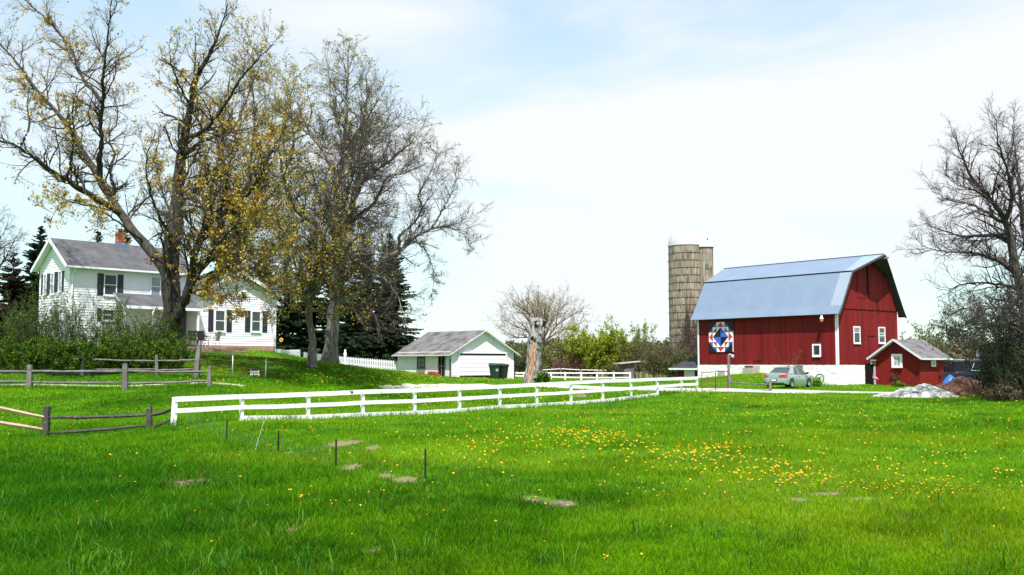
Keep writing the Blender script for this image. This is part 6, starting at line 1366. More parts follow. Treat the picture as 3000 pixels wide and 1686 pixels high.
# ---- bare tree at the right edge
DKG5 = [(.02, .04, .012), (.035, .06, .015), (.015, .025, .01), (.06, .09, .02)]
T5 = [
 ([(3020, 1180, 0), (3012, 1000, 0), (2998, 860, 0), (2974, 784, 0), (2961, 712, 0), (2948, 655, 0), (2915, 600, -.3), (2868, 548, -.6), (2835, 500, -.9), (2812, 440, -1.2), (2800, 390, -1.4)], .42, .02, 1.7, 2.5),
 ([(2962, 715, 0), (2930, 695, .6), (2880, 690, 1), (2820, 692, 1.4), (2760, 675, 1.8), (2710, 655, 2)], .13, .012, 1.4, 2.7),
 ([(2980, 800, 0), (2925, 765, -.6), (2850, 742, -1), (2770, 738, -1.4), (2700, 722, -1.8)], .12, .012, 1.4, 2.7),
 ([(2990, 850, 0), (2930, 835, .8), (2860, 830, 1.6), (2800, 840, 2.2), (2775, 860, 2.6)], .10, .012, 1.3, 2.7),
 ([(2950, 660, 0), (2900, 630, 1.2), (2850, 600, 2), (2790, 590, 2.6), (2730, 560, 3)], .11, .012, 1.5, 2.7),
 ([(2945, 650, 0), (2965, 580, -.8), (2950, 500, -1.4), (2925, 420, -2), (2920, 350, -2.2)], .14, .015, 1.6, 2.6),
 ([(3010, 760, 0), (2995, 640, 1), (2985, 540, 1.6), (2975, 440, 2), (2965, 370, 2.2)], .15, .015, 1.6, 2.6),
 ([(3015, 900, 0), (3040, 780, 0), (3060, 640, 0), (3050, 500, 0), (3030, 400, 0)], .25, .02, 1.8, 2.4),
 ([(2905, 595, -.3), (2860, 560, -2), (2810, 545, -3), (2765, 510, -3.4)], .08, .012, 1.3, 2.7),
 ([(2995, 880, 0), (2950, 900, -2), (2880, 905, -3.2), (2820, 905, -4), (2775, 930, -4.4)], .08, .012, 1.3, 2.8),
 ([(3000, 980, 0), (2940, 950, -1), (2870, 960, -2.4), (2800, 975, -3), (2775, 1000, -3.4)], .07, .012, 1.3, 3.4),
 ([(3005, 940, 0), (2950, 930, 1), (2890, 940, 2.4), (2820, 950, 3)], .07, .012, 1.4, 3.4),
 ([(3008, 1010, 0), (2960, 1000, 1), (2900, 1010, 1.6), (2850, 1030, 2)], .06, .012, 1.2, 3.4),
 ([(3020, 1000, 0), (3080, 850, 1), (3120, 700, 1)], .2, .02, 1.8, 2)]
hardwood('bare_tree', 'large bare purplish-twigged tree leaning in from the right edge', 'tree', T5, 50, leaf=(.06, DKG5, 2, .34, .06, lambda t: np.clip((4.9 - t[:, 2]) * .4, 0, .8)), seed=21, bk=BK, tw=TWP, tier=(0, 0, 7, 5), l3=(5, .5), up=.09, f0=.12, wander=.16)
# ---- vase-shaped tree beyond the stump
T6 = [([(1585, 1085, 0), (1588, 1040, 0), (1590, 1000, 0), (1580, 960, 0), (1560, 930, 0), (1530, 905, 0), (1500, 890, 0)], .5, .04, 3.6, 1.2)]
for i, (ax, ay, dd_) in enumerate(((1475, 935, 2), (1500, 895, 5), (1540, 880, -4), (1580, 880, 4), (1620, 882, -5), (1660, 890, 2), (1695, 912, -2), (1712, 940, 4), (1470, 965, -5), (1640, 900, 7), (1560, 890, 8), (1600, 895, -8), (1685, 975, -6))):
    T6.append(([(1588, 1020 - (i % 3) * 12, 0), ((1588 * 2 + ax) / 3, (990 * 1 + ay) / 2 + 12, dd_ * .4), ((1588 + ax * 2) / 3, ay + 22, dd_ * .8), (ax, ay, dd_)], .15, .03, 2.6, 1.4))
hardwood('willow_tree', 'round-crowned bare tree in the field directly behind the dead stump', 'tree', T6, 130, leaf=(.13, [(.34, .32, .12), (.30, .29, .10)], 1, .14, .1, None), seed=31, bk=bark('willow_bark', (.16, .13, .10), (.11, .09, .07), (.2, .17, .13)), tw=pm('twig_willow', (.24, .20, .13), (.17, .14, .10), rough=.95), tier=(0, 0, 5, 5), twr=.010, up=.12, f0=.3, l3=(4, .5), dmul=1.5, wander=.14, l1ang=(20, 48))

# ================================================================== spruces
SPR = [(0.018, 0.04, 0.016), (0.012, 0.03, 0.014), (0.026, 0.052, 0.018), (0.034, 0.055, 0.02)]
def spruce(label, px, pyb, pyt, Y, halfpx, seed, cols=SPR, name='spruce_tree', dens=1.0, low=.06, cat='tree', ragged=.25):
    rg = np.random.default_rng(seed); b = P(px, pyb, Y); b.z = G(b.x, b.y); tp = P(px, pyt, Y); H = tp.z - b.z; hw = halfpx / F * Y
    root = thing(name, label, cat, (0, 0, 0), 0, 'spruces behind the house'); t = Veg(); c_ = Veg()
    pts = np.array([[b.x, b.y, b.z - .3 + (H + .3) * i / 11] for i in range(12)]); pts[1:-1, :2] += rg.standard_normal((10, 2)) * .04; V, Q = tubes(pts[None], np.linspace(.028 * H, .02, 12)[None], 8); t.add(V, Q); t.build('trunk', BK, root)
    nb = int(H * 24 * dens); f = np.sort(rg.random(nb) ** .85) * (1 - low) + low; ang = rg.random(nb) * 2 * math.pi; ln = hw * 1.12 * (1 - f) ** .68 * (1 + rg.uniform(-ragged, ragged, nb)) + .12
    ln *= 1 + .18 * np.sin(f * 23 + seed) ; k = 6; base_ = np.c_[np.full(nb, b.x), np.full(nb, b.y), b.z + f * H]; d = np.c_[np.cos(ang), np.sin(ang), np.zeros(nb)]
    u = np.linspace(0, 1, k)[None, :, None]; droop = (-.32 * (1 - f) - .05 + .25 * f)[:, None, None] * ln[:, None, None]
    Pb = base_[:, None, :] + d[:, None, :] * ln[:, None, None] * u + np.array([0, 0, 1.0]) * (droop * (u ** 1.2) + .14 * ln[:, None, None] * np.clip(u - .6, 0, 1) * 1.2)
    V, Q = tubes(Pb, np.maximum(.03 * (1 - f)[:, None] * np.linspace(1, .3, k)[None], .008), 3); c_.add(V, Q, None, 0)
    m = int(34); fs = (np.arange(m)[None] + rg.random((nb, m))) / m * .93 + .07; p, tt, _ = sample(Pb, np.ones((nb, k)), fs); side = np.cross(tt, [0, 0, 1.0]); sg = rg.choice([-1, 1], (nb, m, 1))
    wl = np.repeat((ln * .30)[:, None], m, 1)[..., None].clip(.16, .6) * (1.1 - .65 * fs[..., None]) * rg.uniform(.6, 1.3, (nb, m, 1)); dr = nrm_(tt * .75 + side * sg * rg.uniform(.5, 1.1, (nb, m, 1)) + np.array([0, 0, -1.0]) * rg.uniform(.15, .65, (nb, m, 1)))
    p, dr, wl = p.reshape(-1, 3), dr.reshape(-1, 3), wl.reshape(-1, 1)
    for rep in range(2):                             # two crossed narrow sprays per twig
        wv = nrm_(np.cross(dr, rg.standard_normal(dr.shape))) * wl * .34; e = p + dr * wl; mid = p + dr * wl * .5
        V = np.stack([p, mid + wv, e, mid - wv], 1).reshape(-1, 3); q = np.arange(len(p))[:, None] * 4 + np.arange(4)[None]; cc = np.array(cols)[rg.integers(0, len(cols), len(p))] * rg.uniform(.7, 1.35, (len(p), 1)); c_.add(V, q, np.repeat(cc, 4, 0), 1)
    c_.build('crown', [TW, LF], root); return root
spruce('tallest dark spruce at the right of the row, beside the garage', 1138, 1045, 684, 98, 82, 1, dens=1.5)
spruce('dark spruce just left of the tallest one in the row', 1062, 1045, 690, 100, 62, 2, dens=1.4)
spruce('dark spruce directly behind the thick pale trunk', 985, 1045, 735, 97, 62, 3, dens=1.3)
spruce('dark spruce between the house wing and the two hill trees', 905, 1045, 700, 99, 66, 4, dens=1.3)
spruce('dark spruce rising right behind the corner of the house wing', 838, 1040, 745, 95, 55, 5, dens=1.2)
spruce('dark spruce with its top above the house wing roof', 770, 1030, 700, 98, 62, 6, dens=1.2)
spruce('dark spruce behind the porch end of the farmhouse', 690, 1030, 720, 96, 58, 7, dens=1.1)
spruce('large dark spruce at the left end of the farmhouse', 108, 1030, 664, 84, 78, 8, dens=1.4)
spruce('spruce tip seen over the farmhouse roof, left of the chimney', 278, 1000, 679, 90, 55, 9, dens=.7, low=.4)
spruce('spruce tip seen over the farmhouse roof, right of the chimney', 362, 1000, 672, 92, 60, 10, dens=.7, low=.4)
MRN = [(.045, .012, .014), (.03, .01, .012), (.02, .018, .012)]
spruce('spruce with maroon undergrowth at the far left edge', 30, 1030, 742, 80, 75, 11, cols=MRN + SPR[:1], dens=1.3, low=.0)
spruce('low dark evergreen in the gap below the big hill trees', 1030, 1050, 850, 93, 60, 12, dens=1.2, low=0)

# ================================================================== shrubs
def shrub(name, label, cat, px, pyb, pyt, Y, halfpx, depth, seed, cols, lsize=.06, stems=26, per=3, frac=.8, tw=None, lean=.25, group=None, m1=9, m2=5, leaves=True, dome=(.35, 2), up=.25, twr=.005, trans=LFT, gaps=0, zc=None):
    rg = np.random.default_rng(seed); b = P(px, pyb, Y); bz_ = G(b.x, b.y); H = P(px, pyt, Y).z - bz_; hw = halfpx / F * Y
    root = thing(name, label, cat, (0, 0, 0), 0, group); st_, c_ = Veg(), Veg()
    sx_ = b.x + rg.uniform(-1, 1, stems) * hw * .75; sy_ = b.y + rg.uniform(-1, 1, stems) * depth * .7; hh = H * rg.uniform(.55, 1.02, stems) * (1 - dome[0] * np.abs((sx_ - b.x) / hw) ** dome[1]); k = 8
    u = np.linspace(0, 1, k)[None, :, None]; d = np.c_[rg.standard_normal(stems).clip(-1.4, 1.4) * lean + (sx_ - b.x) / hw * lean * 1.2, rg.standard_normal(stems).clip(-1.4, 1.4) * lean, np.ones(stems)]; P0 = np.c_[sx_, sy_, gz(sx_, sy_) - .05]
    Pb = P0[:, None, :] + d[:, None, :] * (hh[:, None, None] * np.concatenate([u ** 1.5, u ** 1.5, u], 2)); Pb[:, 1:] += rg.standard_normal((stems, k - 1, 3)) * .035; Rb = np.linspace(1, .25, k)[None] * (.012 + .006 * rg.random(stems))[:, None] * (H / 3) ** .5
    V, Q = tubes(Pb, Rb, 4); st_.add(V, Q)
    P2, R2 = spawn(rg, Pb, Rb, m1, .12, 1, (18, 50), hh * .26, .6, k=5, up=up, wander=.18, rmin=twr); V, Q = tubes(P2, R2, 3); st_.add(V, Q)
    l2 = np.linalg.norm(P2[:, -1] - P2[:, 0], axis=1); P3, R3 = spawn(rg, P2, R2, m2, .1, 1, (15, 50), l2 * .45, .6, k=4, up=up, wander=.15, rmin=twr * .8); V, Q = tubes(P3, R3, 3); st_.add(V, Q)
    st_.build('stems', tw or TW, root)
    if leaves:
        pp = np.concatenate([P3.reshape(-1, 3), P2[:, 1:].reshape(-1, 3)]); pp = pp[rg.random(len(pp)) < frac]
        V, Q, Cc = leafquads(rg, pp, lsize, cols, per, lsize * .9); c_.add(V, Q, Cc, 0); c_.build('foliage', trans, root)
    return root
GRN = [(0.09, 0.221, 0.01), (0.065, 0.166, 0.009), (0.128, 0.265, 0.013), (0.038, 0.088, 0.009), (0.153, 0.166, 0.017), (0.051, 0.066, 0.013)]
BRT = [(0.144, 0.337, 0.017), (0.111, 0.265, 0.013), (0.189, 0.367, 0.025)]
hs = [('dense green hedge shrub at the left edge', 20, 862, 60, 31, GRN, 34, .85), ('wide leafy hedge shrub second from the left', 95, 858, 62, 32, GRN, 34, .85), ('hedge shrub in front of the gable end of the house', 160, 872, 50, 33, GRN, 26, .5),
      ('tall pale green shrub with shoots reaching the upper windows', 208, 828, 42, 34, GRN + BRT, 22, .7), ('thin twiggy shrub below the shuttered upper window', 262, 878, 45, 35, GRN + BRT, 20, .5), ('loose shrub in front of the lower dark window', 322, 862, 40, 36, GRN + BRT, 20, .55),
      ('broad green shrub left of the big maple trunk', 385, 898, 52, 37, GRN, 30, .85), ('low round green shrub against the big maple trunk', 470, 925, 52, 38, GRN, 28, .85), ('leafy shrub at the foot of the porch', 430, 900, 40, 39, GRN, 22, .8)]
for i, (lb, x_, yt, hwp, sd, cl, ns, fr) in enumerate(hs): shrub('hedge_shrub', lb, 'shrub', x_, 1070, yt, 49.6 + (i % 2) * .7, hwp, .8, sd, cl, lsize=.048, stems=int(ns * 1.2), per=2, frac=fr * .36, group='shrubs of the hedge before the house', m1=9, m2=5)
r = random.Random(3)
for i in range(9):
    x_ = 15 + i * 60; shrub('hedge_shrub', ('low leafy undergrowth shrub %s' % ['at the left edge of the hedge foot', 'below the first tall hedge shrub', 'below the gable end windows', 'under the tall pale green shrub', 'under the thin twiggy shrub', 'in front of the lower dark window', 'left of the maple trunk foot', 'touching the maple trunk foot', 'between maple trunk and gate post'][i]), 'shrub', x_, 1075, 985 + r.uniform(-18, 18), 48.7, 42, .5, 60 + i, GRN, lsize=.055, stems=18, per=3, frac=.8, lean=.4, group='shrubs of the hedge before the house', m1=7, m2=4)
# shrubs of the field edge, between stump and silo
YG = [(0.345, 0.416, 0.025), (0.246, 0.333, 0.02), (0.419, 0.452, 0.041), (0.161, 0.214, 0.02)]
shrub('field_shrub', 'large bright yellow-green bush between the stump and the silo', 'shrub', 1768, 1110, 952, 112, 70, 2.6, 41, YG, lsize=.12, stems=70, per=3, frac=.8, m1=9, m2=5, twr=.012, lean=.36, up=.25, dome=(.42, 2.2))
shrub('field_shrub', 'smaller yellow-green bush at the left foot of the large bright one', 'shrub', 1708, 1110, 1010, 114, 45, 2, 42, YG + [(.2, .15, .06)], lsize=.12, stems=40, per=2, frac=.8, m1=8, m2=5, twr=.014)
shrub('field_shrub', 'sparse green-tinged bush just right of the large bright one', 'shrub', 1880, 1115, 968, 110, 52, 2.4, 43, [(.16, .2, .04), (.2, .2, .05)], lsize=.11, stems=44, per=1, frac=.5, dome=(.5, 1.5), m1=9, m2=5, twr=.014, tw=TWB)
shrub('field_shrub', 'brown twiggy thicket at the foot of the silo', 'shrub', 1945, 1115, 1000, 102, 60, 2.0, 44, [(.12, .11, .04)], lsize=.12, stems=70, per=1, frac=.25, m1=10, m2=5, twr=.014, tw=TWB)
shrub('field_shrub', 'leafy thicket left of the lean-to of the barn', 'shrub', 1985, 1115, 1035, 99, 45, 1.6, 45, [(.10, .12, .03)], lsize=.12, stems=46, per=1, frac=.5, m1=9, m2=5, twr=.012, tw=TWB)
shrub('field_shrub', 'green-brown bush just right of the dead stump', 'shrub', 1640, 1100, 985, 118, 45, 2.4, 46, [(.16, .18, .04), (.22, .22, .06)], lsize=.16, stems=34, per=1, frac=.5, m1=9, m2=4, twr=.016)
shrub('field_shrub', 'reddish-brown brush low behind the far white fence', 'shrub', 1670, 1105, 1045, 112, 60, 2.0, 47, [(.16, .08, .06)], lsize=.12, stems=60, per=1, frac=.2, m1=9, m2=4, twr=.016, tw=pm('twig_red', (.15, .10, .08), rough=.95))
shrub('field_shrub', 'dark brush between the garage and the dead stump', 'shrub', 1530, 1105, 1035, 112, 40, 2, 48, [(.08, .10, .03)], lsize=.13, stems=34, per=1, frac=.4, m1=9, m2=4, twr=.016)
shrub('field_shrub', 'sparse reddish brush beside the weathered field shelter', 'shrub', 1815, 1110, 1060, 106, 45, 1.4, 49, [(.14, .13, .04)], lsize=.1, stems=40, per=1, frac=.3, m1=9, m2=4, twr=.014, tw=bpy.data.materials['twig_red'])
# climbing vine on the silo
def vine():
    rg = np.random.default_rng(5); t = thing('climbing_vine', 'bare brown vine climbing the weathered staves of the silo', 'vine', (SXc, SYc, 0)); v = Veg(); Ps, Rs = [], []
    for i in range(90):
        a = R(270) + rg.normal(0, .33) ; z = sb + rg.uniform(0, .5); h_ = rg.uniform(2.5, 9.2) * math.exp(-abs(a - R(270)) * .8); pts = []
        for k in range(22): a += rg.normal(0, .035); pts.append([(SR + .06) * math.cos(a), (SR + .06) * math.sin(a), z + h_ * k / 21])
        Ps.append(pts); Rs.append(np.linspace(.035, .008, 22))
    Ps, Rs = np.array(Ps), np.array(Rs); V, Q = tubes(Ps, Rs, 4); v.add(V, Q); P2, R2 = spawn(rg, Ps, Rs, 14, .1, 1, (30, 80), .55, .6, k=5, up=.1, wander=.3, rmin=.009)
    rr_ = np.linalg.norm(P2[..., :2], axis=-1, keepdims=True); P2[..., :2] *= np.clip(rr_, SR + .04, SR + .16) / rr_; V, Q = tubes(P2, R2, 3); v.add(V, Q); v.build('stems', pm('vine_brown', (.075, .048, .04), (.05, .035, .03), scale=3, rough=.95), t)
vine()
# thicket at the right edge
DKG = [(.022, .05, .012), (.03, .06, .015), (.05, .09, .015), (.015, .03, .01)]
th_ = [('dark leafy thicket bush at the right edge of the lawn', 2975, 1185, 930, 49.5, 75, 51, DKG, 60, .2), ('dark thicket bush behind the basketball pole', 2925, 1180, 1000, 51.5, 42, 52, DKG, 44, .2), ('tan bramble at the right end of the gravel pile', 2940, 1186, 1120, 48.6, 50, 56, [(.1, .08, .04)], 30, .1), ('tall dark bush at the extreme right edge', 3050, 1180, 850, 52, 90, 57, DKG, 60, .35)]
for lb, x_, yb, yt, Yd, hwp, sd, cl, ns, fr in th_: shrub('thicket_bush', lb, 'shrub', x_, yb, yt, Yd, hwp, 1.3, sd, cl, lsize=.075, stems=ns, per=2, frac=fr, tw=TWP if fr > .05 else TWB, lean=.2, group='bushes of the right-hand thicket', m1=9, m2=6, up=.12, trans=LF)
# plants by the barn wall
q_ = [('leafy weed clump beside the old iron wheel', 2394, 1126, 1106, 1.0, 10, 71, BRT, 14), ('dark grass clump between shed and gravel pile', 2632, 1134, 1122, 1.0, 14, 72, GRN, 16)]
for lb, x_, yb, yt, dd_, hwp, sd, cl, ns in q_: shrub('weed_clump', lb, 'plant', x_, yb, yt, 77 if sd == 71 else 78, hwp, .3, sd, cl, lsize=.09, stems=ns, per=2, frac=.8, lean=.5, m1=4, m2=3)
shrub('bare_bush', 'leafless bush against the barn wall behind the green car', 'shrub', 2325, 1075, 1015, 82.5, 22, .4, 73, DKG, lsize=.06, stems=9, per=1, frac=.12, lean=.35, m1=5, m2=4, twr=.007, tw=TWB)
shrub('stump_sprouts', 'leafy sprouts growing at the right foot of the dead stump', 'plant', 1587, 1128, 1095, 73.6, 12, .3, 74, GRN, lsize=.09, stems=16, per=2, frac=.8, lean=.3, m1=6, m2=4)
shrub('garden_plant', 'pale leafy plant left of the small hill tree trunk', 'plant', 873, 1080, 1052, 59, 16, .3, 75, GRN + BRT, lsize=.07, stems=14, per=2, frac=.7, lean=.35, m1=5, m2=4)
# bare tree far left, distant tree right of barn
T7 = [([(-60, 1040, 0), (-55, 900, 0), (-40, 800, 0), (-20, 740, 0), (0, 700, 0), (25, 655, 0)], .3, .02, 2.0, 2.0), ([(-45, 830, 0), (0, 780, 1), (30, 730, 1), (50, 690, 1)], .12, .02, 1.6, 2.2), ([(-50, 860, 0), (-80, 760, -2), (-40, 680, -3), (-10, 640, -3)], .12, .02, 1.8, 2.2)]
hardwood('bare_tree', 'bare grey tree at the far left edge beyond the spruces', 'tree', T7, 72, seed=41, tw=TWB, tier=(0, 0, 6, 5))
for i, (lb, x_, yt, hwp, Yd) in enumerate((('bare hazy tree right of the barn roof corner', 2690, 985, 45, 120), ('thin bare tree just behind the shed roof', 2740, 950, 50, 128), ('bare tree behind the thicket at right', 2830, 930, 60, 125))):
    shrub('distant_tree', lb, 'tree', x_, 1085, yt, Yd, hwp, 3, 80 + i, [(.18, .19, .07), (.14, .14, .06)], lsize=.2, stems=26, per=1, frac=.35, m1=9, m2=5, twr=.018, tw=TWB, lean=.25)

# ================================================================== far woods
def woods(name, x0, x1, y0, y1, n_, hmin, hmax, cols, seed, per=70, size=.9, tw=.3):
    rg = np.random.default_rng(seed); v = Veg(); x = rg.uniform(x0, x1, n_); y = rg.uniform(y0, y1, n_); h = rg.uniform(hmin, hmax, n_); z0 = ground(x, y); rad = h * rg.uniform(.3, .5, n_)
    P0 = np.c_[x, y, z0 - .5]; Pt = np.stack([P0 + np.array([0, 0, 1.0]) * (h * f)[:, None] for f in (0, .4, .9)], 1); V, Q = tubes(Pt, np.tile([[.2, .14, .04]], (n_, 1)), 4); v.add(V, Q, np.tile([[.07, .055, .045]], (len(V), 1)), 0)
    d = nrm_(rg.standard_normal((n_, per, 3))) * rg.random((n_, per, 1)) ** .4; c_ = P0[:, None] + np.stack([d[..., 0] * rad[:, None], d[..., 1] * rad[:, None], h[:, None] * .56 + d[..., 2] * h[:, None] * .46], -1)
    tc_ = np.array(cols)[rg.integers(0, len(cols), n_)]; cc = np.repeat(tc_, per, 0) * rg.uniform(.65, 1.35, (n_ * per, 1)); V, Q, _ = leafquads(rg, c_.reshape(-1, 3), size, [(1, 1, 1)], 1, 0, elong=1.3); v.add(V, Q, np.repeat(cc, 4, 0), 0)
    tag(v.build(name, LF, None), kind='stuff')
FC = [(.10, .115, .045), (.13, .13, .06), (.15, .13, .09), (.08, .10, .04), (.05, .07, .03), (.16, .155, .07)]
woods('far_woods', -260, 420, 300, 400, 900, 3.5, 7.5, FC, 3, per=240, size=.8)
woods('field_brush', -5, 45, 150, 230, 260, 1.5, 3.6, [(.17, .11, .08), (.14, .12, .05), (.12, .10, .07), (.2, .14, .1)], 4, per=90, size=.5)
woods('hedgerow', -20, 40, 232, 262, 170, 2.6, 5.6, [(.09, .13, .04), (.12, .14, .05), (.16, .12, .08), (.06, .09, .03)], 5, per=300, size=.45)
woods('roadside_brush', 36, 90, 112, 170, 160, 2.2, 4.6, [(.13, .12, .06), (.12, .14, .045), (.09, .10, .04), (.17, .13, .09)], 6, per=240, size=.5)
woods('far_left_woods', -110, -40, 90, 130, 60, 5, 9, [(.07, .05, .045), (.05, .06, .03), (.05, .03, .03)], 7, per=420, size=.45)
# ================================================================== lawn: bare patches, grass blades, dandelions
patches = [(562, 1418, 62, 15, 0), (1010, 1300, 55, 11, 1), (1090, 1313, 22, 7, 1), (1035, 1370, 26, 13, 1), (1192, 1407, 42, 13, 1), (1128, 1396, 22, 9, 1), (1560, 1466, 42, 9, 0), (1640, 1478, 58, 13, 0), (2340, 1466, 30, 8, 1), (2415, 1449, 58, 6, 1), (2520, 1464, 60, 4, 1), (1943, 1497, 13, 4, 1), (2665, 1530, 32, 6, 0), (845, 1328, 12, 6, 1), (690, 1168, 40, 3, 1), (1090, 1620, 16, 9, 1), (860, 1556, 20, 9, 1), (1700, 1160, 20, 4, 1)]
pc = np.array([(a, b) for a, b, *_ in patches], float); hxp, hyp, _ = hit(pc[:, 0], pc[:, 1]); PW = []
earth = pm('bare_earth', (.14, .09, .065), (.07, .045, .035), scale=5, rough=.95, bump=.03, c3=(.28, .20, .13), s3=9, lo3=.48, hi3=.62, bscale=14); strawm = pm('dead_straw', (.24, .18, .10), (.12, .10, .05), scale=9, rough=.95, bump=.03, stretch=(1, 1, 1), c3=(.13, .15, .03), s3=5, lo3=.5, hi3=.65)
for (a, b, rx, ry, kd), X_, Y_ in zip(patches, hxp, hyp):
    wx_ = rx / F * Y_; wy_ = ry / F * Y_ * Y_ / 1.75 * .85; wy_ = min(wy_, 2.2); PW.append((X_, Y_, wx_, wy_, kd)); n_ = 36; vs = [(X_, Y_, G(X_, Y_) + .012)]; rg_ = random.Random(int(a))
    for ring in (.5, 1.0):
        for k in range(n_):
            t_ = 2 * math.pi * k / n_; w_ = .85 * ring * (1 + .9 * mnoise.noise(Vector((math.cos(t_) * 2.1, math.sin(t_) * 2.1, a)))) ; x, y = X_ + wx_ * w_ * math.cos(t_), Y_ + wy_ * w_ * math.sin(t_); vs.append((x, y, float(ground(x, y)[0]) + (.012 if ring < 1 else .004)))
    mb = MB(); mb.add(vs, [(0, 1 + k, 1 + (k + 1) % n_) for k in range(n_)] + [(1 + k, 1 + n_ + k, 1 + n_ + (k + 1) % n_, 1 + (k + 1) % n_) for k in range(n_)])
    tag(mb.build('bare_patch', earth if kd == 0 else strawm, None, smooth=True), kind='structure')
PW = np.array(PW)
drive_xy = np.array(drive_pts, float)
def on_drive(x, y, mg=0):
    best = np.full(len(x), 9e9)
    for pts in (drive_pts,):
        for a, b in zip(pts[:-1], pts[1:]):
            dx, dy = b[0] - a[0], b[1] - a[1]; t = np.clip(((x - a[0]) * dx + (y - a[1]) * dy) / (dx * dx + dy * dy), 0, 1); w_ = (a[2] * (1 - t) + b[2] * t) / 2
            best = np.minimum(best, np.hypot(x - a[0] - dx * t, y - a[1] - dy * t) - w_)
    return best
def in_build(x, y):
    m = np.zeros(len(x), bool)
    for fr, x0, x1, y0, y1 in ((BF, -.05, BW, -.05, BL + 3), (BF, SX0, SX1, SY0, SY1), (HF, 0, HL, -2.2, HD), (HF, WX0, WX1, WY, 6), (GF, 0, GW, 0, GL)):
        dx, dy = x - fr.o.x, y - fr.o.y; lx = dx * fr.x.x + dy * fr.x.y; ly = dx * fr.y.x + dy * fr.y.y; m |= (lx > x0) & (lx < x1) & (ly > y0) & (ly < y1)
    return m
def vnoise(x, y, s, seed):                         # cheap smooth value noise
    rg = np.random.default_rng(seed); T = rg.random((64, 64)); u, v = x * s + 1000, y * s + 1000; i, j = u.astype(int), v.astype(int); a, b = u - i, v - j; a, b = a * a * (3 - 2 * a), b * b * (3 - 2 * b); i0, i1, j0, j1 = i % 64, (i + 1) % 64, j % 64, (j + 1) % 64
    return (T[j0, i0] * (1 - a) + T[j0, i1] * a) * (1 - b) + (T[j1, i0] * (1 - a) + T[j1, i1] * a) * b
def fbm(x, y, s, seed): return (vnoise(x, y, s, seed) + .5 * vnoise(x, y, s * 2.1, seed + 1) + .25 * vnoise(x, y, s * 4.3, seed + 2)) / 1.75
fence_xy = np.array([[q.x, q.y] for q in bot])
def near_line(x, y, pts):
    best = np.full(len(x), 9e9)
    for a, b in zip(pts[:-1], pts[1:]): d = b - a; t = np.clip(((x - a[0]) * d[0] + (y - a[1]) * d[1]) / (d @ d), 0, 1); best = np.minimum(best, np.hypot(x - a[0] - d[0] * t, y - a[1] - d[1] * t))
    return best
nf_xy = np.array([[p_[0].x, p_[0].y] for p_ in near_posts])
mf_xy = np.array([[p_[0].x, p_[0].y] for p_ in mid_posts])
gm_ = leafmat('grass_blades', .4, .7, .05)
